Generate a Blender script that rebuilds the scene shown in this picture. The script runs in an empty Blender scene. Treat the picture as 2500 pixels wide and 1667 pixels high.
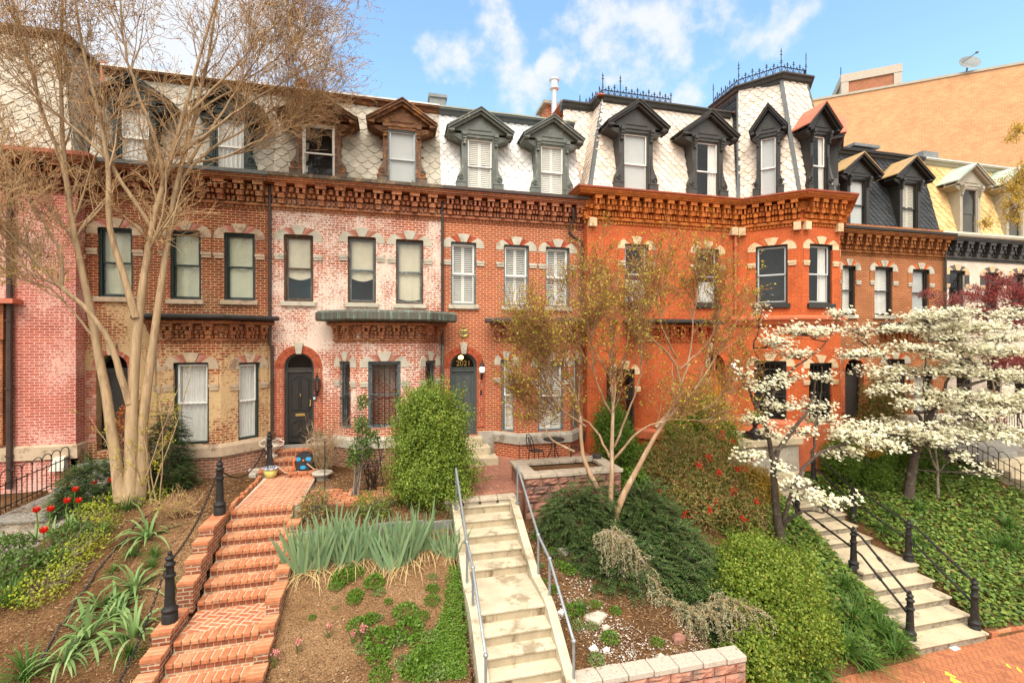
import bpy, math, random
import numpy as np
from mathutils import Vector, noise as mnoise

scene = bpy.context.scene
COL = scene.collection
rnd = random.Random(11)
NR = np.random.default_rng(11)

# ---------------------------------------------------------------- camera
CAM = Vector((0.0, -15.0, 6.7))
YAW = math.radians(14.0)
FPX = 1150.0                      # focal length in pixels of a 2500 px wide frame
cd = bpy.data.cameras.new("camera")
cd.lens = FPX / 2500.0 * 36.0
cd.sensor_width = 36.0
cd.clip_start = 0.1
cd.clip_end = 2000.0
cam = bpy.data.objects.new("camera", cd)
cam.location = CAM
cam.rotation_euler = (math.radians(90), 0, -YAW)
COL.objects.link(cam)
scene.camera = cam

# ---------------------------------------------------------------- light and exposure
SUN_EL, SUN_AZ = math.radians(58), math.radians(200)     # azimuth clockwise from +Y (sun behind the camera, a little left)
world = bpy.data.worlds.new("World")
scene.world = world
world.use_nodes = True
scene.view_settings.view_transform = 'Standard'
scene.view_settings.look = 'None'
scene.view_settings.gamma = 1.0
scene.view_settings.exposure = 1.85
scene.cycles.max_bounces = 6
scene.cycles.transparent_max_bounces = 12
scene.cycles.diffuse_bounces = 4
scene.cycles.glossy_bounces = 3
scene.cycles.caustics_reflective = False
scene.cycles.caustics_refractive = False
sl = bpy.data.lights.new("sun", 'SUN')
sl.energy = 1.5
sl.angle = math.radians(45)
sl.color = (1.0, 0.92, 0.81)
sun = bpy.data.objects.new("sun", sl)
COL.objects.link(sun)
sdir = Vector((math.sin(SUN_AZ) * math.cos(SUN_EL), math.cos(SUN_AZ) * math.cos(SUN_EL), math.sin(SUN_EL)))
sun.rotation_euler = (-sdir).to_track_quat('-Z', 'Y').to_euler()
sun.location = (0, -10, 40)


def ray(u, v):
    a = (u - 1250.0) / FPX
    return Vector((math.sin(YAW) + a * math.cos(YAW), math.cos(YAW) - a * math.sin(YAW), (833.0 - v) / FPX))


def at_y(u, v, y):
    d = ray(u, v)
    return CAM + d * ((y - CAM.y) / d.y)


def at_z(u, v, z):
    d = ray(u, v)
    return CAM + d * ((z - CAM.z) / d.z)


# ---------------------------------------------------------------- node helpers
def node(nt, kind, props=None, **inp):
    n = nt.nodes.new(kind)
    for k, v in (props or {}).items():
        setattr(n, k, v)
    for k, v in inp.items():
        key = k.replace('_', ' ')
        s = n.inputs[int(k[1:])] if (k[0] == 'i' and k[1:].isdigit()) else n.inputs[key]
        if hasattr(v, 'links') or isinstance(v, bpy.types.NodeSocket):
            nt.links.new(v, s)
        else:
            s.default_value = v
    return n


def c4(c):
    return (c[0], c[1], c[2], 1.0)


def ramp(nt, fac, stops):
    r = node(nt, 'ShaderNodeValToRGB', Fac=fac)
    e = r.color_ramp.elements
    while len(e) < len(stops):
        e.new(0.5)
    for el, (p, c) in zip(e, stops):
        el.position = p
        el.color = c4(c) if len(c) == 3 else c
    return r.outputs['Color']


def math_n(nt, op, a, b=None, clamp=False):
    n = node(nt, 'ShaderNodeMath', {'operation': op, 'use_clamp': clamp})
    for i, v in enumerate((a, b)):
        if v is None:
            continue
        if isinstance(v, bpy.types.NodeSocket):
            nt.links.new(v, n.inputs[i])
        else:
            n.inputs[i].default_value = v
    return n.outputs[0]


def mixc(nt, fac, a, b, mode='MIX'):
    n = node(nt, 'ShaderNodeMix', {'data_type': 'RGBA', 'blend_type': mode})
    for s, v in ((n.inputs[0], fac), (n.inputs[6], a), (n.inputs[7], b)):
        if isinstance(v, bpy.types.NodeSocket):
            nt.links.new(v, s)
        elif isinstance(v, (int, float)):
            s.default_value = v
        else:
            s.default_value = c4(v)
    return n.outputs[2]


def sstep(nt, x, lo, hi):
    n = node(nt, 'ShaderNodeMapRange', {'interpolation_type': 'SMOOTHSTEP'})
    nt.links.new(x, n.inputs[0])
    n.inputs[1].default_value = lo
    n.inputs[2].default_value = hi
    return n.outputs[0]


# ---------------------------------------------------------------- sky: Nishita with broken white cloud
wt = world.node_tree
wt.nodes.clear()
sky = node(wt, 'ShaderNodeTexSky', {'sky_type': 'NISHITA', 'sun_disc': False, 'sun_elevation': SUN_EL,
                                    'sun_rotation': SUN_AZ, 'air_density': 1.0, 'dust_density': 0.6, 'ozone_density': 2.0})
tc = node(wt, 'ShaderNodeTexCoord')
wdir = tc.outputs['Generated']
nz = node(wt, 'ShaderNodeTexNoise', {'noise_dimensions': '3D'}, Vector=wdir, Scale=10.5, Detail=10.0, Roughness=0.60)
dens = None
for (u, v, r, amp) in [(1120, 45, 110, .36), (1215, 80, 70, .30), (1450, 35, 120, .42), (1610, 30, 120, .30), (1660, 110, 120, .42), (1880, 30, 90, .25), (1440, 170, 55, .26),
                       (1540, 165, 60, .26), (1180, 235, 130, .34), (1060, 145, 50, .25), (1390, 235, 90, .30), (1640, 225, 90, .26),
                       (1345, 160, 30, .25), (1880, 40, 120, .2), (1230, 270, 110, .2), (2060, 15, 90, .12), (2500, 700, 500, .1)]:
    d = ray(u, v).normalized()
    dot = node(wt, 'ShaderNodeVectorMath', {'operation': 'DOT_PRODUCT'}, i0=wdir)
    dot.inputs[1].default_value = d
    ang = math.atan(r / FPX)
    b = sstep(wt, dot.outputs['Value'], math.cos(ang * 1.25), math.cos(ang * 0.15))
    b = math_n(wt, 'MULTIPLY', b, amp)
    dens = b if dens is None else math_n(wt, 'ADD', dens, b)
dens = math_n(wt, 'MINIMUM', math_n(wt, 'MULTIPLY', dens, 0.68), 0.31)
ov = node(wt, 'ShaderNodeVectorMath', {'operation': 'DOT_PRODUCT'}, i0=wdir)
ov.inputs[1].default_value = (-0.05, -0.80, 0.60)     # unseen bright cloud added behind the camera as soft fill light
fill_cloud = sstep(wt, ov.outputs['Value'], 0.0, 0.55)
lv = node(wt, 'ShaderNodeVectorMath', {'operation': 'DOT_PRODUCT'}, i0=wdir)
lv.inputs[1].default_value = ray(100, 60).normalized()
lvc = sstep(wt, lv.outputs['Value'], 0.86, 0.98)      # broad thin cloud at the left
cl = math_n(wt, 'ADD', math_n(wt, 'ADD', nz.outputs['Fac'], dens), math_n(wt, 'MULTIPLY', math_n(wt, 'MAXIMUM', fill_cloud, lvc), 0.5))
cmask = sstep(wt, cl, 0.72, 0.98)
skyc = mixc(wt, 1.0, sky.outputs['Color'], (0.98, 1.06, 0.98), "MULTIPLY")
SKY_S = 0.105
cloudc = mixc(wt, fill_cloud, tuple(c * 0.30 / SKY_S for c in (.92, .93, .95)), tuple(c * 0.56 / SKY_S for c in (1.0, .95, .88)))  # added fill cloud is brighter and warmer than the visible clouds
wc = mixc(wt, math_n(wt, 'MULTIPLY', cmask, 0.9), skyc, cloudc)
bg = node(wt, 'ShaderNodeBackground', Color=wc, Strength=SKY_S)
wo = node(wt, 'ShaderNodeOutputWorld', Surface=bg.outputs[0])


# ---------------------------------------------------------------- materials
MATS = {}


def new_mat(name):
    m = bpy.data.materials.new(name)
    m.use_nodes = True
    nt = m.node_tree
    nt.nodes.clear()
    out = node(nt, 'ShaderNodeOutputMaterial')
    b = node(nt, 'ShaderNodeBsdfPrincipled')
    nt.links.new(b.outputs[0], out.inputs[0])
    MATS[name] = m
    return m, nt, b


def bump(nt, b, h, strength=0.3, dist=0.02):
    bn = node(nt, 'ShaderNodeBump', Strength=strength, Distance=dist, Height=h)
    nt.links.new(bn.outputs[0], b.inputs['Normal'])


def plain(name, c, rough=0.6, vary=0.25, scale=6.0, metal=0.0, bmp=0.15, c2=None, amt=0.5, spec=0.4, stretch=None):
    """solid paint, stone or metal with a little worn variation"""
    m, nt, b = new_mat(name)
    tc = node(nt, 'ShaderNodeTexCoord')
    vec = tc.outputs['Object']
    if stretch:
        mp = node(nt, 'ShaderNodeMapping', Vector=vec)
        mp.inputs['Scale'].default_value = stretch
        vec = mp.outputs[0]
    n1 = node(nt, 'ShaderNodeTexNoise', Vector=vec, Scale=scale, Detail=6.0, Roughness=0.65)
    n2 = node(nt, 'ShaderNodeTexNoise', Vector=vec, Scale=scale * 9, Detail=3.0)
    lo = tuple(x * (1 - vary) for x in c)
    hi = tuple(min(1, x * (1 + vary)) for x in c)
    col = ramp(nt, n1.outputs['Fac'], [(0.3, lo), (0.7, hi)])
    if c2:
        n3 = node(nt, 'ShaderNodeTexNoise', Vector=vec, Scale=scale * 0.7, Detail=8.0, Roughness=0.7)
        k = sstep(nt, n3.outputs['Fac'], 0.62 - amt * 0.25, 0.70 - amt * 0.2)
        col = mixc(nt, k, col, c2)
    nt.links.new(col, b.inputs['Base Color'])
    b.inputs['Roughness'].default_value = rough
    b.inputs['Metallic'].default_value = metal
    b.inputs['Specular IOR Level'].default_value = spec
    if bmp:
        bump(nt, b, math_n(nt, 'ADD', n1.outputs['Fac'], n2.outputs['Fac']), bmp, 0.02)
    return m


def brick(name, c1, c2, mortar, bw=0.215, rh=0.072, ms=0.009, paint=None, pamt=0.5, pz=None, dark=0.35, stain=None, samt=0.4, rough=0.85, bmp=0.5, offset=0.5):
    m, nt, b = new_mat(name)
    uv = node(nt, 'ShaderNodeUVMap', {'uv_map': 'UVMap'})
    tc = node(nt, 'ShaderNodeTexCoord')
    ob = tc.outputs['Object']
    nb = node(nt, 'ShaderNodeTexNoise', Vector=uv.outputs[0], Scale=3.0, Detail=2.0)
    jit = node(nt, 'ShaderNodeVectorMath', {'operation': 'MULTIPLY_ADD'}, i0=nb.outputs['Color'], i2=uv.outputs[0])
    jit.inputs[1].default_value = (0.012, 0.012, 0)
    bt = node(nt, 'ShaderNodeTexBrick', {'offset': offset}, Vector=jit.outputs[0], Color1=c4(c1), Color2=c4(c2), Mortar=c4(mortar), Scale=1.0)
    bt.inputs['Mortar Size'].default_value = ms
    bt.inputs['Mortar Smooth'].default_value = 0.25
    bt.inputs['Bias'].default_value = -0.15
    bt.inputs['Brick Width'].default_value = bw
    bt.inputs['Row Height'].default_value = rh
    n1 = node(nt, 'ShaderNodeTexNoise', Vector=ob, Scale=1.1, Detail=7.0, Roughness=0.68)
    n2 = node(nt, 'ShaderNodeTexNoise', Vector=ob, Scale=22.0, Detail=4.0, Roughness=0.7)
    k = ramp(nt, n1.outputs['Fac'], [(0.3, (1 - dark,) * 3), (0.7, (1.12,) * 3)])
    col = mixc(nt, 1.0, bt.outputs['Color'], k, 'MULTIPLY')
    k2 = ramp(nt, n2.outputs['Fac'], [(0.3, (0.72,) * 3), (0.72, (1.2,) * 3)])
    col = mixc(nt, 1.0, col, k2, 'MULTIPLY')
    if stain:
        n4 = node(nt, 'ShaderNodeTexNoise', Vector=ob, Scale=2.3, Detail=9.0, Roughness=0.75)
        col = mixc(nt, math_n(nt, 'MULTIPLY', sstep(nt, n4.outputs['Fac'], 0.66 - samt * 0.3, 0.78 - samt * 0.3), 0.8), col, stain)
    if paint:
        n3 = node(nt, 'ShaderNodeTexNoise', Vector=ob, Scale=0.62, Detail=5.0, Roughness=0.6)
        n5 = node(nt, 'ShaderNodeTexNoise', Vector=ob, Scale=16.0, Detail=5.0, Roughness=0.75)
        s = math_n(nt, 'ADD', math_n(nt, 'MULTIPLY', n3.outputs['Fac'], 1.25), math_n(nt, 'MULTIPLY', n5.outputs['Fac'], 1.15))
        s = math_n(nt, 'ADD', s, math_n(nt, 'MULTIPLY', bt.outputs['Fac'], 0.28))
        if pz:
            sep = node(nt, 'ShaderNodeSeparateXYZ', Vector=ob)
            zf = math_n(nt, 'SUBTRACT', 1.0, math_n(nt, 'DIVIDE', math_n(nt, 'ABSOLUTE', math_n(nt, 'SUBTRACT', sep.outputs['Z'], pz[0])), pz[1]), True)
            s = math_n(nt, 'ADD', s, math_n(nt, 'MULTIPLY', zf, pz[2]))
        kk = sstep(nt, s, 1.46 - pamt * 0.5, 1.66 - pamt * 0.5)
        col = mixc(nt, math_n(nt, 'MULTIPLY', kk, 0.84), col, paint)
    nt.links.new(col, b.inputs['Base Color'])
    b.inputs['Roughness'].default_value = rough
    b.inputs['Specular IOR Level'].default_value = 0.25
    h = math_n(nt, 'SUBTRACT', math_n(nt, 'MULTIPLY', n2.outputs['Fac'], 0.5), bt.outputs['Fac'])
    bump(nt, b, h, bmp, 0.012)
    return m


def islands(name, stops, rough=0.8, extra=0.3, spec=0.25, scale=3.0, streak=None, bmp=0.25):
    """every loose piece (slate, brick, pebble) takes its own tone"""
    m, nt, b = new_mat(name)
    g = node(nt, 'ShaderNodeNewGeometry')
    col = ramp(nt, g.outputs['Random Per Island'], stops)
    tc = node(nt, 'ShaderNodeTexCoord')
    n1 = node(nt, 'ShaderNodeTexNoise', Vector=tc.outputs['Object'], Scale=scale, Detail=7.0, Roughness=0.7)
    col = mixc(nt, 1.0, col, ramp(nt, n1.outputs['Fac'], [(0.3, (1 - extra,) * 3), (0.7, (1 + extra * .5,) * 3)]), 'MULTIPLY')
    if streak:
        mp = node(nt, 'ShaderNodeMapping', Vector=tc.outputs['Object'])
        mp.inputs['Scale'].default_value = (1.6, 1.6, 0.5)
        n2 = node(nt, 'ShaderNodeTexNoise', Vector=mp.outputs[0], Scale=2.2, Detail=8.0, Roughness=0.75)
        col = mixc(nt, math_n(nt, 'MULTIPLY', sstep(nt, n2.outputs['Fac'], 0.56, 0.72), 0.75), col, streak)
    nt.links.new(col, b.inputs['Base Color'])
    b.inputs['Roughness'].default_value = rough
    b.inputs['Specular IOR Level'].default_value = spec
    n3 = node(nt, 'ShaderNodeTexNoise', Vector=tc.outputs['Object'], Scale=40.0, Detail=3.0)
    bump(nt, b, n3.outputs['Fac'], bmp, 0.01)
    return m


def leaf(name, stops, trans=0.35, rough=0.5, spec=0.3):
    m = bpy.data.materials.new(name)
    m.use_nodes = True
    nt = m.node_tree
    nt.nodes.clear()
    out = node(nt, 'ShaderNodeOutputMaterial')
    g = node(nt, 'ShaderNodeNewGeometry')
    col = ramp(nt, g.outputs['Random Per Island'], stops)
    b = node(nt, 'ShaderNodeBsdfPrincipled', Roughness=rough)
    b.inputs['Specular IOR Level'].default_value = spec
    nt.links.new(col, b.inputs['Base Color'])
    t = node(nt, 'ShaderNodeBsdfTranslucent', Color=col)
    mx = node(nt, 'ShaderNodeMixShader', i0=trans, i1=b.outputs[0], i2=t.outputs[0])
    nt.links.new(mx.outputs[0], out.inputs[0])
    MATS[name] = m
    return m


def glass(name, tint=(0.02, 0.025, 0.03), see=0.75):
    m = bpy.data.materials.new(name)
    m.use_nodes = True
    nt = m.node_tree
    nt.nodes.clear()
    out = node(nt, 'ShaderNodeOutputMaterial')
    tr = node(nt, 'ShaderNodeBsdfTransparent', Color=(0.9, 0.9, 0.88, 1))
    gl = node(nt, 'ShaderNodeBsdfGlossy', Roughness=0.03, Color=(0.9, 0.93, 0.95, 1))
    lw = node(nt, 'ShaderNodeLayerWeight', Blend=0.5)
    fr = math_n(nt, 'ADD', 0.035, math_n(nt, 'MULTIPLY', 0.9, math_n(nt, 'POWER', lw.outputs['Facing'], 5.0)))
    tc = node(nt, 'ShaderNodeTexCoord')
    n1 = node(nt, 'ShaderNodeTexNoise', Vector=tc.outputs['Object'], Scale=2.5, Detail=2.0)
    bn = node(nt, 'ShaderNodeBump', Strength=0.06, Distance=0.05, Height=n1.outputs['Fac'])
    nt.links.new(bn.outputs[0], gl.inputs['Normal'])
    mx = node(nt, 'ShaderNodeMixShader', i0=fr, i1=tr.outputs[0], i2=gl.outputs[0])
    nt.links.new(mx.outputs[0], out.inputs[0])
    MATS[name] = m
    return m


def lamp_mat(name, c, s):
    m, nt, b = new_mat(name)
    b.inputs['Base Color'].default_value = c4(c)
    b.inputs['Emission Color'].default_value = c4(c)
    b.inputs['Emission Strength'].default_value = s
    b.inputs['Roughness'].default_value = 0.3
    return m

# ---------------------------------------------------------------- geometry helpers
class Fr:
    """vertical facade plane: s runs along it, d outward, z up"""
    def __init__(self, x, y, tx=1.0, ty=0.0):
        l = math.hypot(tx, ty)
        self.x, self.y, self.tx, self.ty = x, y, tx / l, ty / l
        self.nx, self.ny = self.ty, -self.tx

    def w(self, s, d, z):
        return (self.x + s * self.tx + d * self.nx, self.y + s * self.ty + d * self.ny, z)

    def hit(self, u, v, d=0.0):
        """s, z where the sight line of photo pixel (u, v) meets this plane"""
        r = ray(u, v)
        px, py = self.x + d * self.nx, self.y + d * self.ny
        t = ((px - CAM.x) * self.nx + (py - CAM.y) * self.ny) / (r.x * self.nx + r.y * self.ny)
        p = CAM + r * t
        return (p.x - self.x) * self.tx + (p.y - self.y) * self.ty, p.z

    def rect(self, u0, u1, vt, vb, d=0.0):
        s0 = self.hit(u0, 800, d)[0]
        s1 = self.hit(u1, 800, d)[0]
        um = (u0 + u1) / 2
        return s0, s1, self.hit(um, vb, d)[1], self.hit(um, vt, d)[1]


W0 = Fr(0, 0)


def finish(o, parent=None, label=None, cat=None, group=None, kind=None):
    if parent is not None:
        o.parent = parent
        o.matrix_parent_inverse = parent.matrix_world.inverted() if False else o.matrix_parent_inverse
    if label:
        o['label'] = label
    if cat:
        o['category'] = cat
    if group:
        o['group'] = group
    if kind:
        o['kind'] = kind
    return o


def box_uv(me):
    n = len(me.loops)
    if n == 0:
        return
    uvl = me.uv_layers.new(name='UVMap')
    lv = np.empty(n, np.int32)
    me.loops.foreach_get('vertex_index', lv)
    co = np.empty(len(me.vertices) * 3)
    me.vertices.foreach_get('co', co)
    co = co.reshape(-1, 3)
    npol = len(me.polygons)
    no = np.empty(npol * 3)
    me.polygons.foreach_get('normal', no)
    no = no.reshape(-1, 3)
    tot = np.empty(npol, np.int32)
    me.polygons.foreach_get('loop_total', tot)
    pn = np.repeat(no, tot, axis=0)
    p = co[lv]
    flat = np.abs(pn[:, 2]) > 0.75
    hl = np.maximum(np.hypot(pn[:, 0], pn[:, 1]), 1e-6)
    tx, ty = -pn[:, 1] / hl, pn[:, 0] / hl
    u = np.where(flat, p[:, 0], p[:, 0] * tx + p[:, 1] * ty)
    v = np.where(flat, p[:, 1], p[:, 2])
    uv = np.stack([u, v], 1).astype(np.float32).ravel()
    uvl.data.foreach_set('uv', uv)


class MB:
    def __init__(self, fr=W0):
        self.v, self.f, self.fr = [], [], fr
        self.cuts = []

    def cut(self):
        """what follows becomes a separate object of the same name"""
        if self.f:
            self.cuts.append((len(self.v), len(self.f)))
        return self

    def add(self, pts, faces, world=False):
        o = len(self.v)
        self.v += [tuple(p) for p in pts] if world else [self.fr.w(*p) for p in pts]
        self.f += [tuple(i + o for i in f) for f in faces]
        return self

    def box(self, s0, s1, d0, d1, z0, z1):
        p = [(s, d, z) for s in (s0, s1) for d in (d0, d1) for z in (z0, z1)]
        # index = s*4 + d*2 + z ; d outward, frame is (s, d) with s x d pointing down -> order faces accordingly
        f = [(2, 6, 7, 3), (0, 1, 5, 4), (0, 2, 3, 1), (4, 5, 7, 6), (1, 3, 7, 5), (0, 4, 6, 2)]
        return self.add(p, f)

    def wbox(self, x0, x1, y0, y1, z0, z1):
        p = [(x, y, z) for x in (x0, x1) for y in (y0, y1) for z in (z0, z1)]
        f = [(0, 4, 5, 1), (2, 3, 7, 6), (0, 1, 3, 2), (4, 6, 7, 5), (1, 5, 7, 3), (0, 2, 6, 4)]
        return self.add(p, f, True)

    def prism(self, poly, d0, d1):
        """poly: (s, z) outline counter-clockwise seen from outside; extruded from d0 (back) to d1 (front)"""
        n = len(poly)
        p = [(s, d1, z) for s, z in poly] + [(s, d0, z) for s, z in poly]
        f = [tuple(range(n)), tuple(range(2 * n - 1, n - 1, -1))]
        f += [(i, n + i, n + (i + 1) % n, (i + 1) % n) for i in range(n)]
        return self.add(p, f)

    def vprism(self, poly, z0, z1):
        """world xy outline, extruded upward"""
        n = len(poly)
        a = sum(poly[i][0] * poly[(i + 1) % n][1] - poly[(i + 1) % n][0] * poly[i][1] for i in range(n))
        if a < 0:
            poly = poly[::-1]
        p = [(x, y, z1) for x, y in poly] + [(x, y, z0) for x, y in poly]
        f = [tuple(range(n)), tuple(range(2 * n - 1, n - 1, -1))]
        f += [(i, n + i, n + (i + 1) % n, (i + 1) % n) for i in range(n)]
        return self.add(p, f, True)

    def quad(self, a, b, c, d, world=True):
        return self.add([a, b, c, d], [(0, 1, 2, 3)], world)

    def tube(self, pts, rad, n=8, cap=True, closed=False):
        pts = [Vector(p) for p in pts]
        if not isinstance(rad, (list, tuple)):
            rad = [rad] * len(pts)
        m = len(pts)
        o = len(self.v)
        up = Vector((0, 0, 1))
        prev = None
        for i, p in enumerate(pts):
            a = pts[(i - 1) % m] if closed else pts[max(i - 1, 0)]
            b = pts[(i + 1) % m] if closed else pts[min(i + 1, m - 1)]
            t = (b - a)
            t = t.normalized() if t.length > 1e-9 else Vector((0, 0, 1))
            if prev is None:
                x = t.cross(up if abs(t.z) < 0.95 else Vector((1, 0, 0))).normalized()
            else:
                x = (prev - t * prev.dot(t))
                x = x.normalized() if x.length > 1e-6 else t.orthogonal().normalized()
            prev = x
            y = t.cross(x)
            for k in range(n):
                g = 2 * math.pi * k / n
                self.v.append(tuple(p + (x * math.cos(g) + y * math.sin(g)) * rad[i]))
        for i in range(m if closed else m - 1):
            j = (i + 1) % m
            for k in range(n):
                k2 = (k + 1) % n
                self.f.append((o + i * n + k, o + i * n + k2, o + j * n + k2, o + j * n + k))
        if cap and not closed:
            self.f.append(tuple(o + k for k in range(n - 1, -1, -1)))
            self.f.append(tuple(o + (m - 1) * n + k for k in range(n)))
        return self

    def lathe(self, c, prof, n=16):
        """prof: (r, z) from bottom to top, around a vertical axis at c"""
        o = len(self.v)
        for r, z in prof:
            for k in range(n):
                g = 2 * math.pi * k / n
                self.v.append((c[0] + r * math.cos(g), c[1] + r * math.sin(g), c[2] + z))
        m = len(prof)
        for i in range(m - 1):
            for k in range(n):
                k2 = (k + 1) % n
                self.f.append((o + i * n + k, o + i * n + k2, o + (i + 1) * n + k2, o + (i + 1) * n + k))
        self.f.append(tuple(o + k for k in range(n - 1, -1, -1)))
        self.f.append(tuple(o + (m - 1) * n + k for k in range(n)))
        return self

    def sphere(self, c, r, n=10, m=7, sc=(1, 1, 1)):
        prof = [(max(0.001, r * math.sin(math.pi * i / (m - 1))), -r * math.cos(math.pi * i / (m - 1))) for i in range(m)]
        o = len(self.v)
        self.lathe((0, 0, 0), prof, n)
        for i in range(o, len(self.v)):
            x, y, z = self.v[i]
            self.v[i] = (c[0] + x * sc[0], c[1] + y * sc[1], c[2] + z * sc[2])
        return self

    def sweep(self, path, prof, cap=True):
        """moulding along a horizontal polyline (x, y) walked left to right seen from outside; prof: (d, z) outline, counter-clockwise from bottom back"""
        m, n = len(path), len(prof)
        rows = []
        for i, (x, y) in enumerate(path):
            ns = []
            if i > 0:
                dx, dy = x - path[i - 1][0], y - path[i - 1][1]
                l = math.hypot(dx, dy)
                ns.append((dy / l, -dx / l))
            if i < m - 1:
                dx, dy = path[i + 1][0] - x, path[i + 1][1] - y
                l = math.hypot(dx, dy)
                ns.append((dy / l, -dx / l))
            if len(ns) == 1:
                ux, uy = ns[0]
            else:
                ux, uy = ns[0][0] + ns[1][0], ns[0][1] + ns[1][1]
                l2 = ux * ux + uy * uy
                ux, uy = 2 * ux / l2, 2 * uy / l2
            rows.append([(x + ux * d, y + uy * d, z) for d, z in prof])
        o = len(self.v)
        for r in rows:
            self.v += r
        for i in range(m - 1):
            for k in range(n):
                k2 = (k + 1) % n
                self.f.append((o + i * n + k, o + (i + 1) * n + k, o + (i + 1) * n + k2, o + i * n + k2))
        if cap:
            self.f.append(tuple(o + k for k in range(n)))
            self.f.append(tuple(o + (m - 1) * n + k for k in range(n - 1, -1, -1)))
        return self

    def build(self, name, mat, parent=None, label=None, cat=None, group=None, kind=None, smooth=False, bevel=0.0):
        if self.cuts:
            c = [(0, 0)] + [q for q in self.cuts if q[1] < len(self.f)] + [(len(self.v), len(self.f))]
            first = None
            for (v0, f0), (v1, f1) in zip(c[:-1], c[1:]):
                m = MB(self.fr)
                m.v = self.v[v0:v1]
                m.f = [tuple(i - v0 for i in f) for f in self.f[f0:f1]]
                o = m.build(name, mat, parent, label, cat, group, kind, smooth, bevel)
                first = first or o
            return first
        me = bpy.data.meshes.new(name)
        me.from_pydata(self.v, [], self.f)
        me.validate()
        me.update()
        box_uv(me)
        if mat:
            me.materials.append(MATS[mat] if isinstance(mat, str) else mat)
        if smooth:
            me.polygons.foreach_set('use_smooth', [True] * len(me.polygons))
        o = bpy.data.objects.new(name, me)
        COL.objects.link(o)
        if bevel:
            bm = o.modifiers.new('bevel', 'BEVEL')
            bm.width = bevel
            bm.segments = 2
            bm.limit_method = 'ANGLE'
            bm.angle_limit = math.radians(40)
        if smooth:
            try:
                me.set_sharp_from_angle(angle=math.radians(45))
            except Exception:
                pass
        return finish(o, parent, label, cat, group, kind)


def empty(name, loc, label, cat, group=None):
    """root of a thing, at its base; parts keep world coordinates"""
    o = bpy.data.objects.new(name, None)
    o.empty_display_size = 0.2
    COL.objects.link(o)
    return finish(o, None, label, cat, group)


def set_base(root, loc):
    """move a finished root to the thing's base without moving its parts"""
    root.location = loc
    for ch in root.children:
        ch.location = Vector(ch.location) - Vector(loc)


def np_mesh(name, V, F, mat, parent=None, smooth=False, uv=False, **tags):
    """V (n,3) and quads F (m,4) as one mesh object"""
    me = bpy.data.meshes.new(name)
    V = np.ascontiguousarray(V, dtype=np.float32)
    F = np.ascontiguousarray(F, dtype=np.int32)
    me.vertices.add(len(V))
    me.vertices.foreach_set('co', V.ravel())
    k = F.shape[1]
    me.loops.add(F.size)
    me.loops.foreach_set('vertex_index', F.ravel())
    me.polygons.add(len(F))
    me.polygons.foreach_set('loop_start', np.arange(0, F.size, k, dtype=np.int32))
    if smooth:
        me.polygons.foreach_set('use_smooth', np.ones(len(F), dtype=bool))
    me.update(calc_edges=True)
    if uv:
        box_uv(me)
    me.materials.append(MATS[mat] if isinstance(mat, str) else mat)
    o = bpy.data.objects.new(name, me)
    COL.objects.link(o)
    return finish(o, parent, **tags)


def unit(a):
    return a / np.maximum(np.linalg.norm(a, axis=-1, keepdims=True), 1e-9)


def rand_dirs(n, zmin=-1.0, zmax=1.0):
    z = NR.uniform(zmin, zmax, n)
    a = NR.uniform(0, 2 * math.pi, n)
    r = np.sqrt(np.maximum(0, 1 - z * z))
    return np.stack([r * np.cos(a), r * np.sin(a), z], 1)


def leaf_quads(P, D, N, L, Wd, fold=0.15):
    """diamond leaves: base P, long axis D, face normal N, length L, width Wd"""
    D = unit(D)
    S = unit(np.cross(D, N))
    N2 = np.cross(S, D)
    L = np.broadcast_to(np.asarray(L, float), (len(P),))[:, None]
    Wd = np.broadcast_to(np.asarray(Wd, float), (len(P),))[:, None]
    mid = P + D * L * 0.45 + N2 * L * fold
    V = np.stack([P, mid + S * Wd * .5, P + D * L, mid - S * Wd * .5], 1).reshape(-1, 3)
    F = np.arange(len(V)).reshape(-1, 4)
    return V, F


def strap_quads(P, D, L, Wd, bend, seg=5, up=(0, 0, 1.0), tip=0.1):
    """long strap leaves that start along D and bend over under their weight"""
    n = len(P)
    D = unit(D)
    L = np.broadcast_to(np.asarray(L, float), (n,))
    Wd = np.broadcast_to(np.asarray(Wd, float), (n,))
    bend = np.broadcast_to(np.asarray(bend, float), (n,))
    S = np.cross(D, np.array(up))
    bad = np.linalg.norm(S, axis=1) < 1e-3
    S[bad] = [1, 0, 0]
    S = unit(S)
    p = P.copy()
    d = D.copy()
    rows = []
    for i in range(seg + 1):
        t = i / seg
        w = Wd * (0.55 + 0.9 * t - 1.35 * t * t) if tip < .5 else Wd * (1 - t * .9)
        w = np.maximum(w, 0.003)
        rows.append(np.stack([p - S * w[:, None] * .5, p + S * w[:, None] * .5], 1))
        d = unit(d + np.array([0, 0, -1.0]) * (bend * (0.25 + t))[:, None])
        p = p + d * (L / seg)[:, None]
    V = np.stack(rows, 1).reshape(n, -1, 3)
    m = V.shape[1]
    base = np.array([[2 * i, 2 * i + 1, 2 * i + 3, 2 * i + 2] for i in range(seg)])
    F = (np.arange(n)[:, None, None] * m + base[None]).reshape(-1, 4)
    return V.reshape(-1, 3), F


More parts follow.
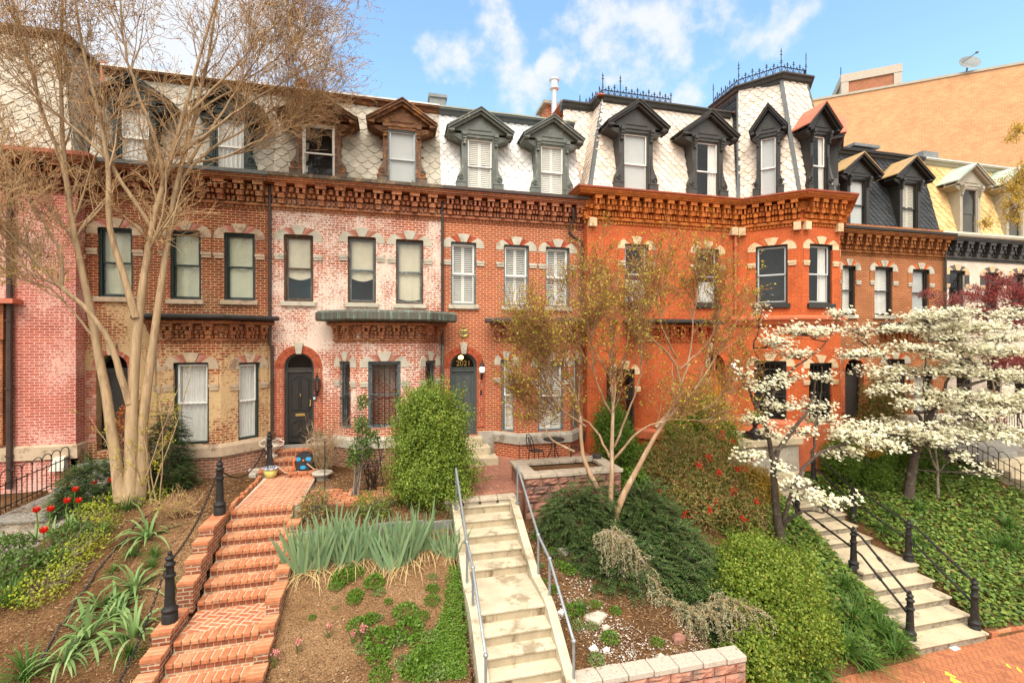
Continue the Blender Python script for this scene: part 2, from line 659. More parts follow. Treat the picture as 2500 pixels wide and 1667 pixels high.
def tubes(polys, rad, k=3):
    """many branches at once: polys (n,p,3), rad (n,p)"""
    n, p, _ = polys.shape
    T = np.empty_like(polys)
    T[:, 1:-1] = polys[:, 2:] - polys[:, :-2]
    T[:, 0] = polys[:, 1] - polys[:, 0]
    T[:, -1] = polys[:, -1] - polys[:, -2]
    T = unit(T)
    ref = np.zeros_like(T)
    ref[..., 0] = 1
    sw = np.abs(T[..., 0]) > 0.8
    ref[sw] = [0, 1, 0]
    # one reference per branch keeps rings aligned
    ref[:] = ref[:, :1]
    X = unit(np.cross(T, ref))
    Y = np.cross(T, X)
    ang = 2 * np.pi * np.arange(k) / k
    ring = X[:, :, None] * np.cos(ang)[None, None, :, None] + Y[:, :, None] * np.sin(ang)[None, None, :, None]
    V = (polys[:, :, None] + ring * rad[:, :, None, None]).reshape(-1, 3)
    idx = np.arange(n * p * k).reshape(n, p, k)
    a = idx[:, :-1]
    b = idx[:, 1:]
    F = np.stack([a, np.roll(a, -1, 2), np.roll(b, -1, 2), b], -1).reshape(-1, 4)
    return V, F


def join_np(parts):
    V, F, o = [], [], 0
    for v, f in parts:
        V.append(v)
        F.append(f + o)
        o += len(v)
    return np.concatenate(V), np.concatenate(F)


def resample(pts, n, jit=0.0):
    pts = np.array([tuple(p) for p in pts], float)
    # smooth Catmull-like interpolation by arc length
    seg = np.linalg.norm(np.diff(pts, axis=0), axis=1)
    s = np.concatenate([[0], np.cumsum(seg)])
    t = np.linspace(0, s[-1], n)
    out = np.stack([np.interp(t, s, pts[:, i]) for i in range(3)], 1)
    for _ in range(2):
        out[1:-1] = out[1:-1] * 0.5 + (out[:-2] + out[2:]) * 0.25
    if jit:
        out[1:-1] += NR.normal(0, jit, (n - 2, 3))
    return out


def spawn(polys, rad, per, length, ang=(0.5, 1.1), up=0.2, t0=0.15, p=5, wob=0.12, rf=0.55, rmin=0.003, flat=0.0, out=None, outk=0.0, taper=0.3):
    """children of every branch in polys; returns (polys, rad)"""
    n, m, _ = polys.shape
    idx = np.repeat(np.arange(n), per)
    k = len(idx)
    t = NR.uniform(t0, 1.0, k) * (m - 1)
    i0 = np.minimum(t.astype(int), m - 2)
    f = (t - i0)[:, None]
    A, B = polys[idx, i0], polys[idx, i0 + 1]
    base = A * (1 - f) + B * f
    T = unit(B - A)
    r0 = (rad[idx, i0] * (1 - f[:, 0]) + rad[idx, i0 + 1] * f[:, 0]) * rf
    perp = unit(np.cross(T, rand_dirs(k)))
    a = NR.uniform(ang[0], ang[1], k)[:, None]
    d = unit(T * np.cos(a) + perp * np.sin(a) + np.array([0, 0, up]))
    if out is not None:
        o = base - np.asarray(out)
        d = unit(d + unit(o) * outk)
    if flat:
        d[:, 2] *= (1 - flat)
        d = unit(d)
    L = NR.uniform(length[0], length[1], k)
    pts = [base]
    cur = base.copy()
    for i in range(p - 1):
        d = unit(d + NR.normal(0, wob, (k, 3)) + np.array([0, 0, up * 0.25]))
        if flat:
            d[:, 2] *= (1 - flat * .5)
            d = unit(d)
        cur = cur + d * (L / (p - 1))[:, None]
        pts.append(cur)
    P = np.stack(pts, 1)
    rr = np.maximum(r0[:, None] * np.linspace(1, taper, p)[None], rmin)
    return P, rr


def limb(points, r0, r1, n=12, jit=0.012):
    P = resample(points, n, jit)
    return P, r1 + (r0 - r1) * np.linspace(1, 0, n) ** 1.35

# ---------------------------------------------------------------- material palette
brick('brick_a', (.32, .058, .020), (.20, .036, .016), (.38, .27, .15), paint=(.58, .41, .21), pamt=0.34, pz=(5.4, 2.6, .36), dark=.5, stain=(.05, .035, .025), samt=.15)
brick('brick_b', (.44, .085, .025), (.33, .055, .017), (.58, .42, .28), paint=(.78, .66, .55), pamt=0.40, pz=(8.4, 4.4, .20), dark=.3)
brick('brick_c', (.44, .080, .022), (.35, .058, .017), (.58, .42, .26), dark=.22, ms=.010)
brick('brick_d', (.54, .105, .028), (.46, .080, .020), (.58, .18, .065), dark=.3, ms=.008, bmp=.35)
brick('brick_d_cornice', (.68, .21, .042), (.54, .13, .026), (.30, .09, .02), dark=.4, stain=(.10, .035, .012), samt=.22)
brick('brick_b_cornice', (.46, .14, .055), (.32, .08, .04), (.30, .17, .10), dark=.5, paint=(.55, .33, .16), pamt=.34, stain=(.06, .03, .02), samt=.2)
brick('brick_a_cornice', (.40, .12, .045), (.25, .065, .03), (.26, .15, .08), dark=.5, paint=(.42, .28, .13), pamt=.30, stain=(.05, .03, .02), samt=.25)
brick('brick_c_cornice', (.46, .125, .045), (.34, .08, .035), (.40, .26, .17), dark=.35)
brick('brick_e', (.36, .10, .030), (.30, .07, .024), (.52, .33, .16), dark=.3)
brick('brick_e_cornice', (.44, .17, .045), (.30, .09, .03), (.24, .10, .04), dark=.35)
brick('brick_f', (.72, .63, .51), (.68, .59, .47), (.60, .52, .41), dark=.12, ms=.006)
brick('brick_pink', (.52, .13, .085), (.42, .09, .060), (.55, .27, .20), paint=(.72, .45, .37), pamt=.46, pz=(8.5, 3.4, .18), dark=.3)
brick('brick_back', (.62, .32, .15), (.52, .245, .11), (.64, .42, .25), bw=.30, rh=.085, ms=.008, dark=.16, bmp=.2)
brick('brick_back_red', (.40, .15, .075), (.32, .11, .055), (.44, .24, .14), bw=.30, rh=.085, ms=.008, dark=.16, bmp=.2)
brick('brick_stair', (.34, .10, .045), (.25, .07, .035), (.50, .38, .25), bw=.2, rh=.07, ms=.012, dark=.4, stain=(.12, .09, .05), samt=.2)
brick('brick_old', (.36, .12, .06), (.27, .09, .05), (.42, .33, .24), bw=.21, rh=.08, ms=.014, dark=.45, stain=(.30, .25, .17), samt=.3)
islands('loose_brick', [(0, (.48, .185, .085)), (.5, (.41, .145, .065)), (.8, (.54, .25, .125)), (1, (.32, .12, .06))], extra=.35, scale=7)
islands('arch_brick', [(0, (.45, .105, .04)), (.5, (.34, .06, .028)), (1, (.47, .11, .045))], extra=.3, scale=8)
islands('arch_brick_worn', [(0, (.48, .15, .085)), (.4, (.36, .07, .035)), (.7, (.62, .36, .27)), (1, (.34, .08, .04))], extra=.3, scale=8)
islands('arch_brick_orange', [(0, (.55, .13, .035)), (.5, (.47, .09, .025)), (1, (.58, .16, .05))], extra=.2, scale=8)
plain('mortar', (.52, .44, .33), .9, .15, 10)
plain('mortar_dark', (.25, .13, .08), .9, .2, 10)
plain('limestone', (.46, .42, .33), .85, .18, 3, c2=(.30, .26, .19), amt=.35)
plain('sandstone', (.44, .33, .22), .85, .22, 3, c2=(.24, .16, .10), amt=.4)
plain('buff_stone', (.62, .46, .28), .85, .15, 3, c2=(.5, .3, .15), amt=.35)
plain('grey_stone', (.36, .33, .27), .85, .2, 2.5, c2=(.22, .18, .13), amt=.4)
plain('bluestone', (.24, .23, .20), .8, .22, 2.0, c2=(.15, .13, .10), amt=.35)
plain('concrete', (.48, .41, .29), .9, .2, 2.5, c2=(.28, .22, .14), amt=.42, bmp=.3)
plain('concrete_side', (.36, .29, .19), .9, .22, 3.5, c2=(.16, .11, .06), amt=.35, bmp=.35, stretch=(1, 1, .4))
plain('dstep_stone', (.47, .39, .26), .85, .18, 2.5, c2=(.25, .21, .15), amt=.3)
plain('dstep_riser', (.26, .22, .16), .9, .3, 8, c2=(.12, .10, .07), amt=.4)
islands('slate_tan', [(0, (.42, .38, .30)), (.5, (.50, .45, .36)), (1, (.35, .31, .24))], extra=.3, streak=(.28, .19, .09))
islands('slate_olive', [(0, (.36, .33, .27)), (.5, (.44, .40, .33)), (1, (.30, .27, .21))], extra=.3, streak=(.22, .17, .10))
islands('slate_white', [(0, (.74, .72, .68)), (.5, (.82, .80, .76)), (1, (.64, .62, .58))], extra=.15, streak=(.48, .45, .40))
islands('slate_pink', [(0, (.68, .57, .47)), (.5, (.76, .66, .56)), (1, (.62, .50, .39))], extra=.15, streak=(.62, .40, .22))
islands('slate_black', [(0, (.030, .033, .036)), (.5, (.045, .048, .05)), (1, (.025, .027, .03))], rough=.5, extra=.3)
islands('slate_yellow', [(0, (.66, .44, .19)), (.5, (.72, .50, .23)), (1, (.58, .37, .15))], extra=.15)
plain('slate_gap', (.10, .085, .06), .95, .2, 8)
plain('slate_gap_light', (.30, .25, .18), .95, .2, 8)
plain('black_paint', (.026, .023, .019), .45, .3, 8, bmp=.25)
plain('charcoal_paint', (.048, .045, .039), .5, .25, 6, bmp=.25)
plain('grey_metal', (.085, .095, .095), .5, .2, 4, bmp=.1)
plain('green_grey_paint', (.125, .138, .118), .55, .25, 4, c2=(.34, .32, .24), amt=.18)
plain('sage_paint', (.30, .31, .23), .6, .2, 4)
plain('rust_wood', (.13, .055, .022), .75, .4, 4, c2=(.34, .15, .045), amt=.45, stretch=(1, 1, 2.5), bmp=.4)
plain('rust_wood_grey', (.12, .085, .06), .75, .4, 4, c2=(.30, .12, .04), amt=.5, bmp=.4)
plain('brown_wood', (.085, .045, .022), .7, .35, 6, c2=(.22, .16, .10), amt=.3, stretch=(3, 3, .6))
plain('dark_green_paint', (.018, .030, .024), .45, .25, 5)
plain('white_paint', (.78, .76, .70), .5, .06, 5, bmp=.08)
plain('cream_paint', (.62, .58, .47), .5, .08, 5)
plain('taupe_paint', (.36, .32, .24), .55, .1, 4)
plain('slate_blue_paint', (.115, .140, .145), .55, .25, 6, c2=(.34, .35, .33), amt=.2)
plain('door_grey', (.075, .088, .085), .45, .1, 4, bmp=.05)
plain('door_black', (.022, .019, .016), .42, .35, 9, stretch=(8, 8, .5), bmp=.15)
plain('door_oak', (.60, .22, .020), .4, .3, 6, stretch=(6, 6, .5), bmp=.1)
plain('red_roof', (.50, .15, .085), .7, .18, 3, c2=(.36, .12, .07), amt=.3)
plain('tan_roof', (.42, .27, .12), .7, .2, 3)
plain('verdigris', (.085, .080, .062), .6, .35, 3, c2=(.14, .26, .20), amt=.38, stretch=(6, 6, .35))
plain('pale_verdigris', (.38, .48, .38), .6, .2, 2, c2=(.50, .50, .42), amt=.4)
plain('brown_gutter', (.085, .060, .052), .55, .2, 4)
plain('tar_gutter', (.14, .11, .08), .8, .5, 5, c2=(.32, .22, .12), amt=.5)
plain('lead_gutter', (.17, .185, .18), .6, .25, 3)
plain('black_gutter', (.030, .028, .026), .5, .3, 4)
plain('terracotta_paint', (.48, .125, .05), .6, .2, 4)
plain('orange_pipe', (.45, .12, .04), .55, .15, 4)
plain('brown_pipe', (.050, .030, .022), .5, .3, 5)
plain('white_flashing', (.62, .60, .56), .55, .12, 3)
plain('galvanised', (.30, .32, .33), .45, .15, 6, metal=.5)
plain('steel_flue', (.55, .56, .56), .35, .15, 6, metal=.6)
plain('cast_iron', (.020, .018, .016), .55, .3, 10, bmp=.1, spec=.25)
plain('iron_brown', (.040, .030, .024), .55, .3, 10)
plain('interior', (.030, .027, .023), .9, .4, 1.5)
plain('linen', (.62, .57, .42), .9, .10, 2, bmp=.05)
plain('green_linen', (.56, .58, .42), .9, .10, 2, bmp=.05)
plain('white_cloth', (.74, .73, .70), .9, .06, 2, bmp=.05)
plain('grey_blind', (.52, .54, .54), .8, .06, 2, bmp=.03)
plain('ac_white', (.70, .69, .65), .6, .08, 3)
plain('brass', (.50, .33, .10), .35, .2, 6, metal=.8)
plain('terracotta_urn', (.60, .52, .42), .75, .2, 7, c2=(.40, .30, .20), amt=.35)
plain('yellow_glaze', (.62, .55, .16), .35, .2, 9, c2=(.25, .35, .25), amt=.2)
plain('blue_white_glaze', (.62, .63, .66), .35, .2, 26, c2=(.08, .09, .16), amt=.7)
plain('blue_plastic', (.02, .30, .55), .4, .1, 5, bmp=0)
plain('orange_plastic', (.65, .14, .03), .4, .1, 5, bmp=0)
plain('black_plastic', (.025, .027, .03), .4, .2, 5, bmp=0)
plain('hose', (.42, .27, .17), .5, .2, 6)
plain('medallion', (.22, .17, .08), .55, .4, 18, c2=(.10, .08, .045), amt=.5)
plain('split_block', (.27, .125, .085), .95, .4, 5, c2=(.13, .075, .06), amt=.5, bmp=.9)
plain('block_cap', (.43, .36, .27), .95, .2, 5, c2=(.28, .21, .15), amt=.35, bmp=.5)
plain('wall_cap', (.48, .41, .33), .95, .15, 30, c2=(.36, .28, .21), amt=.35, bmp=.4)
plain('retaining_block', (.40, .185, .125), .95, .35, 5, c2=(.26, .16, .12), amt=.45, bmp=.9)
plain('slate_edging', (.16, .155, .14), .85, .25, 3, c2=(.26, .24, .20), amt=.3)
plain('yellow_mark', (.75, .52, .06), .8, .1, 5)
plain('litter_white', (.75, .74, .72), .7, .05, 5)
glass('window_glass')
lamp_mat('lit_glass', (1.0, .62, .18), 2.2)
lamp_mat('lamp_globe', (1.0, .95, .86), 0.5)
m, nt, b = new_mat('sidewalk_brick')
uv = node(nt, 'ShaderNodeUVMap', {'uv_map': 'UVMap'})
mp = node(nt, 'ShaderNodeMapping', Vector=uv.outputs[0])
mp.inputs['Rotation'].default_value = (0, 0, math.radians(45))
# herringbone: two perpendicular running bonds swapped on a stepped checker
sx = node(nt, 'ShaderNodeSeparateXYZ', Vector=mp.outputs[0])


def herring(nt, X, Y, b=0.11, gap=0.055):
    """procedural herringbone from two coordinates: returns joint mask and a per-brick random colour"""
    x = math_n(nt, 'DIVIDE', X, b)
    y = math_n(nt, 'DIVIDE', Y, b)
    i = math_n(nt, 'FLOOR', x)
    j = math_n(nt, 'FLOOR', y)
    fx = math_n(nt, 'FRACT', x)
    fy = math_n(nt, 'FRACT', y)
    k = math_n(nt, 'FLOORED_MODULO', math_n(nt, 'SUBTRACT', i, j), 4.0)
    # k=0: left half of a horizontal brick, k=1: right half, k=2: top half of a vertical brick, k=3: bottom half
    ks = []
    for n in range(4):
        c = node(nt, 'ShaderNodeMath', {'operation': 'COMPARE'}, i0=k)
        c.inputs[1].default_value = float(n)
        c.inputs[2].default_value = 0.1
        ks.append(c.outputs[0])
    inv = lambda s: math_n(nt, 'SUBTRACT', 1.0, s)
    L, R, B, T = fx, inv(fx), fy, inv(fy)
    def edge(*e):
        m = e[0]
        for q in e[1:]:
            m = math_n(nt, 'MINIMUM', m, q)
        return m
    e0 = edge(L, B, T)
    e1 = edge(R, B, T)
    e2 = edge(L, R, T)
    e3 = edge(L, R, B)
    d = None
    for kk, e in zip(ks, (e0, e1, e2, e3)):
        q = math_n(nt, 'MULTIPLY', kk, e)
        d = q if d is None else math_n(nt, 'ADD', d, q)
    bi = math_n(nt, 'SUBTRACT', i, ks[1])
    bj = math_n(nt, 'ADD', j, ks[3])
    cx = node(nt, 'ShaderNodeCombineXYZ', X=bi, Y=bj)
    wn = node(nt, 'ShaderNodeTexWhiteNoise', {'noise_dimensions': '3D'}, Vector=cx.outputs[0])
    joint = inv(sstep(nt, d, gap * .4, gap))
    return joint, wn.outputs['Value']


def herring_mat(nt, b, X, Y, stops, mortar, size, gap, var=.3):
    j, r = herring(nt, X, Y, size, gap)
    tc = node(nt, 'ShaderNodeTexCoord')
    n1 = node(nt, 'ShaderNodeTexNoise', Vector=tc.outputs['Object'], Scale=1.6, Detail=8.0, Roughness=.7)
    n2 = node(nt, 'ShaderNodeTexNoise', Vector=tc.outputs['Object'], Scale=25, Detail=4.0, Roughness=.7)
    col = ramp(nt, r, stops)
    col = mixc(nt, j, col, mortar)
    col = mixc(nt, 1.0, col, ramp(nt, n1.outputs['Fac'], [(.3, (1 - var,) * 3), (.7, (1.1,) * 3)]), 'MULTIPLY')
    col = mixc(nt, 1.0, col, ramp(nt, n2.outputs['Fac'], [(.3, (.8,) * 3), (.7, (1.12,) * 3)]), 'MULTIPLY')
    nt.links.new(col, b.inputs['Base Color'])
    b.inputs['Roughness'].default_value = .85
    bump(nt, b, math_n(nt, 'SUBTRACT', n2.outputs['Fac'], j), .5, .01)


herring_mat(nt, b, sx.outputs['X'], sx.outputs['Y'], [(0, (.40, .135, .05)), (.5, (.47, .165, .065)), (1, (.34, .11, .045))], (.26, .10, .045), .105, .10)
for nm, rot, stops, mort, size, gap in [('path_herring', 20, [(0, (.50, .16, .06)), (.5, (.42, .12, .05)), (1, (.56, .21, .09))], (.58, .44, .30), .105, .17),
                                        ('patio_herring', 0, [(0, (.38, .16, .10)), (.5, (.30, .12, .08)), (1, (.44, .21, .13))], (.20, .10, .06), .105, .09),
                                        ('tread_brick', 0, [(0, (.52, .17, .065)), (.5, (.44, .13, .05)), (1, (.58, .22, .09))], (.58, .46, .32), .105, .14)]:
    m, nt, b = new_mat(nm)
    uv = node(nt, 'ShaderNodeUVMap', {'uv_map': 'UVMap'})
    mp = node(nt, 'ShaderNodeMapping', Vector=uv.outputs[0])
    mp.inputs['Rotation'].default_value = (0, 0, math.radians(rot))
    sx = node(nt, 'ShaderNodeSeparateXYZ', Vector=mp.outputs[0])
    herring_mat(nt, b, sx.outputs['X'], sx.outputs['Y'], stops, mort, size, gap)

# ground: mulch and soil
for nm, c1, c2, c3 in [('mulch', (.16, .080, .034), (.26, .14, .064), (.085, .044, .020)), ('soil', (.27, .150, .070), (.37, .22, .115), (.16, .085, .040))]:
    m, nt, b = new_mat(nm)
    tc = node(nt, 'ShaderNodeTexCoord')
    o = tc.outputs['Object']
    n1 = node(nt, 'ShaderNodeTexNoise', Vector=o, Scale=.8, Detail=8.0, Roughness=.7)
    n2 = node(nt, 'ShaderNodeTexNoise', Vector=o, Scale=28.0, Detail=6.0, Roughness=.75)
    v = node(nt, 'ShaderNodeTexVoronoi', Vector=o, Scale=34.0)
    col = ramp(nt, n1.outputs['Fac'], [(.30, c3), (.48, c1), (.68, c2)])
    col = mixc(nt, 1.0, col, ramp(nt, n2.outputs['Fac'], [(.25, (.5,) * 3), (.75, (1.45,) * 3)]), 'MULTIPLY')
    col = mixc(nt, 1.0, col, ramp(nt, v.outputs['Distance'], [(.1, (1.25,) * 3), (.7, (.72,) * 3)]), 'MULTIPLY')
    nt.links.new(col, b.inputs['Base Color'])
    b.inputs['Roughness'].default_value = .95
    b.inputs['Specular IOR Level'].default_value = .1
    bump(nt, b, math_n(nt, 'ADD', n2.outputs['Fac'], v.outputs['Distance']), .9, .04)

# foliage
leaf('boxwood_leaf', [(0, (.08, .15, .016)), (.45, (.16, .24, .026)), (.8, (.26, .33, .045)), (1, (.36, .40, .07))], .3)
leaf('spruce_leaf', [(0, (.035, .08, .022)), (.6, (.07, .13, .032)), (.93, (.13, .19, .05)), (1, (.18, .11, .05))], .15)
leaf('holly_leaf', [(0, (.10, .17, .016)), (.5, (.17, .25, .025)), (.85, (.27, .33, .045)), (1, (.36, .36, .06))], .35)
leaf('nandina_leaf', [(0, (.13, .17, .03)), (.35, (.22, .24, .055)), (.65, (.34, .27, .09)), (.85, (.44, .25, .10)), (1, (.42, .15, .06))], .35)
leaf('hedge_leaf', [(0, (.06, .13, .012)), (.6, (.115, .20, .022)), (1, (.18, .27, .035))], .3)
leaf('gold_leaf', [(0, (.36, .22, .025)), (.6, (.48, .30, .04)), (1, (.40, .34, .06))], .4)
leaf('ivy_leaf', [(0, (.05, .10, .018)), (.45, (.11, .19, .03)), (.8, (.21, .29, .045)), (.94, (.19, .24, .05)), (1, (.26, .14, .05))], .25)
leaf('strap_leaf', [(0, (.05, .12, .018)), (.6, (.09, .19, .03)), (1, (.12, .20, .05))], .3)
leaf('amaryllis_leaf', [(0, (.14, .24, .07)), (.6, (.20, .32, .10)), (1, (.30, .40, .16))], .3)
leaf('iris_leaf', [(0, (.15, .25, .13)), (.6, (.21, .32, .17)), (1, (.28, .38, .18))], .3)
leaf('dry_leaf', [(0, (.48, .34, .15)), (.6, (.58, .44, .22)), (1, (.34, .20, .08))], .25)
leaf('weed_leaf', [(0, (.075, .16, .014)), (.6, (.14, .25, .025)), (1, (.17, .27, .045))], .35)
leaf('pale_weed_leaf', [(0, (.14, .21, .06)), (.6, (.20, .28, .08)), (1, (.28, .34, .11))], .35)
leaf('euonymus_leaf', [(0, (.34, .38, .035)), (.5, (.45, .46, .05)), (1, (.24, .32, .04))], .4)
leaf('rose_leaf', [(0, (.07, .14, .022)), (.6, (.12, .20, .036)), (1, (.15, .20, .06))], .3)
leaf('cedar_leaf', [(0, (.27, .28, .17)), (.5, (.36, .35, .21)), (.85, (.44, .39, .22)), (1, (.32, .19, .09))], .2)
leaf('blue_cedar_leaf', [(0, (.17, .21, .16)), (.7, (.24, .28, .20)), (1, (.30, .28, .18))], .2)
leaf('bud_leaf', [(0, (.44, .40, .030)), (.5, (.58, .50, .04)), (1, (.38, .42, .045))], .4)
leaf('seed_capsule', [(0, (.10, .045, .020)), (.6, (.17, .080, .038)), (1, (.24, .13, .06))], .1)
leaf('petal_white', [(0, (.76, .72, .50)), (.5, (.85, .83, .66)), (.9, (.80, .76, .50)), (1, (.50, .52, .22))], .35)
leaf('flower_centre', [(0, (.45, .42, .08)), (1, (.55, .48, .12))], .1)
leaf('maple_red_leaf', [(0, (.20, .030, .035)), (.6, (.32, .055, .055)), (1, (.42, .11, .085))], .4)
leaf('rust_leaf', [(0, (.36, .09, .02)), (.6, (.48, .15, .03)), (1, (.30, .07, .02))], .4)
leaf('yellow_leaf', [(0, (.55, .36, .045)), (.6, (.68, .47, .07)), (1, (.46, .34, .05))], .45)
leaf('red_petal', [(0, (.60, .015, .010)), (1, (.70, .04, .015))], .3)
leaf('pink_petal', [(0, (.62, .20, .20)), (1, (.70, .30, .26))], .3)
leaf('berry', [(0, (.48, .015, .012)), (1, (.60, .03, .02))], .05)
leaf('chip', [(0, (.11, .055, .025)), (.4, (.20, .11, .05)), (.75, (.32, .20, .10)), (1, (.46, .33, .19))], .05, rough=.9)
leaf('white_gravel', [(0, (.30, .22, .16)), (.5, (.62, .57, .50)), (.8, (.70, .66, .60)), (1, (.40, .33, .27))], .02, rough=.8)
leaf('rosemary_leaf', [(0, (.12, .15, .08)), (1, (.20, .22, .12))], .2)
plain('bark_tan', (.37, .255, .14), .8, .28, 5, c2=(.26, .165, .09), amt=.35, stretch=(2.5, 2.5, .35), bmp=.3)
plain('twig_rust', (.30, .135, .055), .85, .3, 5, bmp=.1)
plain('bark_twig', (.44, .275, .13), .85, .3, 5, bmp=.1)
plain('bark_mid', (.33, .205, .115), .85, .3, 4, c2=(.44, .33, .22), amt=.4, stretch=(2.5, 2.5, .4), bmp=.3)
plain('bark_dark', (.075, .055, .040), .9, .4, 9, c2=(.18, .15, .11), amt=.3, bmp=.8)
plain('bark_grey', (.22, .17, .13), .9, .3, 6, bmp=.4)

# ---------------------------------------------------------------- facade kit
NICHE = 0.55


def wall_panel(mb, s0, s1, z0, z1, ops, d=0.0, rev=0.22):
    """wall face with rectangular openings (a, b, zb, zt) and their reveals"""
    S = sorted(set([s0, s1] + [x for o in ops for x in o[:2]]))
    Z = sorted(set([z0, z1] + [x for o in ops for x in o[2:4]]))
    S = [x for x in S if s0 - 1e-6 <= x <= s1 + 1e-6]
    Z = [x for x in Z if z0 - 1e-6 <= x <= z1 + 1e-6]
    for i in range(len(S) - 1):
        for j in range(len(Z) - 1):
            cs, cz = (S[i] + S[i + 1]) / 2, (Z[j] + Z[j + 1]) / 2
            if any(a < cs < b and zb < cz < zt for a, b, zb, zt in [o[:4] for o in ops]):
                continue
            mb.add([(S[i], d, Z[j]), (S[i + 1], d, Z[j]), (S[i + 1], d, Z[j + 1]), (S[i], d, Z[j + 1])], [(0, 1, 2, 3)])
    for o in ops:
        a, b, zb, zt = o[:4]
        e = d - rev
        mb.add([(a, d, zb), (a, d, zt), (a, e, zt), (a, e, zb)], [(0, 1, 2, 3)])
        mb.add([(b, d, zb), (b, e, zb), (b, e, zt), (b, d, zt)], [(0, 1, 2, 3)])
        mb.add([(a, d, zt), (b, d, zt), (b, e, zt), (a, e, zt)], [(0, 1, 2, 3)])
        mb.add([(a, d, zb), (a, e, zb), (b, e, zb), (b, d, zb)], [(0, 1, 2, 3)])


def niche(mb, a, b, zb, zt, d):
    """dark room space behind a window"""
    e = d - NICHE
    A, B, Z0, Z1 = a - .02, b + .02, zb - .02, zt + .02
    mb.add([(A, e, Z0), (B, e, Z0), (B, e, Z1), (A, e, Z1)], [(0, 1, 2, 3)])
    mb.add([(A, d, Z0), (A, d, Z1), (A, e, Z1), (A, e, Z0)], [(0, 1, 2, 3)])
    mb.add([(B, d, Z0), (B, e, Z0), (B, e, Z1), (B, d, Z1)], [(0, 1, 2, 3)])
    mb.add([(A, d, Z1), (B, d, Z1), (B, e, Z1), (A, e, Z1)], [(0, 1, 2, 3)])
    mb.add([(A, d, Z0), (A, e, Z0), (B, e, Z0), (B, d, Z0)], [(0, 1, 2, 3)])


def sash(fr, a, b, zb, zt, d, mat, parent, name='window', casing=None, cw=.055, st=.045, rail=.5, host=None):
    """double-hung sash in an opening; returns the frame object"""
    mb = MB(fr)
    mb.box(a, a + cw, d - .08, d + .03, zb, zt)
    mb.box(b - cw, b, d - .08, d + .03, zb, zt)
    mb.box(a + cw, b - cw, d - .08, d + .028, zt - cw, zt)
    mb.box(a + cw, b - cw, d - .08, d + .05, zb, zb + cw)
    o = mb.build(name, casing or mat, parent)
    host = host or o
    m2 = MB(fr)
    A, B, Z0, Z1 = a + cw, b - cw, zb + cw, zt - cw
    zm = Z0 + (Z1 - Z0) * rail
    for (p, q, dd) in ((Z0, zm + .02, -.055), (zm - .02, Z1, -.02)):
        m2.box(A, A + st, d + dd - .03, d + dd, p, q)
        m2.box(B - st, B, d + dd - .03, d + dd, p, q)
        m2.box(A + st, B - st, d + dd - .03, d + dd - .001, q - st, q)
        m2.box(A + st, B - st, d + dd - .03, d + dd - .001, p, p + st)
    m2.build('sash_bars', mat, host)
    g = MB(fr)
    g.add([(A, d - .04, Z0), (B, d - .04, Z0), (B, d - .04, Z1), (A, d - .04, Z1)], [(0, 1, 2, 3)])
    g.build('pane', 'window_glass', host)
    return o, (A, B, Z0, Z1)


def wavy(mb, a, b, z0, z1, d, n=14, amp=.02, waves=5, scallop=0.0, tilt=0.0):
    """hanging cloth with soft folds; scallop lets the lower edge sag"""
    rows = 5
    pts, fs = [], []
    ph = rnd.random() * 6
    for j in range(rows + 1):
        for i in range(n + 1):
            t = i / n
            k = j / rows
            zb = z0 - scallop * math.sin(math.pi * t) + tilt * t
            z = z1 + (zb - z1) * k
            pts.append((a + (b - a) * t, d + amp * math.sin(t * waves * math.pi * 2 + ph + .6 * k) * (0.5 + .5 * k), z))
    for j in range(rows):
        for i in range(n):
            p = j * (n + 1) + i
            fs.append((p, p + n + 1, p + n + 2, p + 1))
    mb.add(pts, fs)


def shutters(fr, A, B, Z0, Z1, d, parent, mat='white_paint', tilt=.5, split=True):
    mb = MB(fr)
    c = (A + B) / 2
    w = .045
    for x0, x1 in (((A, c), (c, B)) if split else ((A, B),)):
        mb.box(x0 + .002, x0 + w, d - .03, d, Z0, Z1)
        mb.box(x1 - w, x1 - .002, d - .03, d, Z0, Z1)
        for z in (Z0, (Z0 + Z1) / 2 - .03, Z1 - .06):
            mb.box(x0 + w, x1 - w, d - .028, d - .001, z, z + .06)
        z = Z0 + .075
        while z < Z1 - .08:
            if abs(z - (Z0 + Z1) / 2) > .05:
                dz = .06 * tilt
                mb.add([(x0 + w, d - .002, z), (x1 - w, d - .002, z), (x1 - w, d - .036, z + dz), (x0 + w, d - .036, z + dz),
                        (x0 + w, d - .002, z - .008), (x1 - w, d - .002, z - .008), (x1 - w, d - .036, z + dz - .008), (x0 + w, d - .036, z + dz - .008)],
                       [(0, 1, 2, 3), (4, 7, 6, 5), (4, 5, 1, 0), (7, 3, 2, 6)])
            z += .062
    return mb.build('shutter', mat, parent)


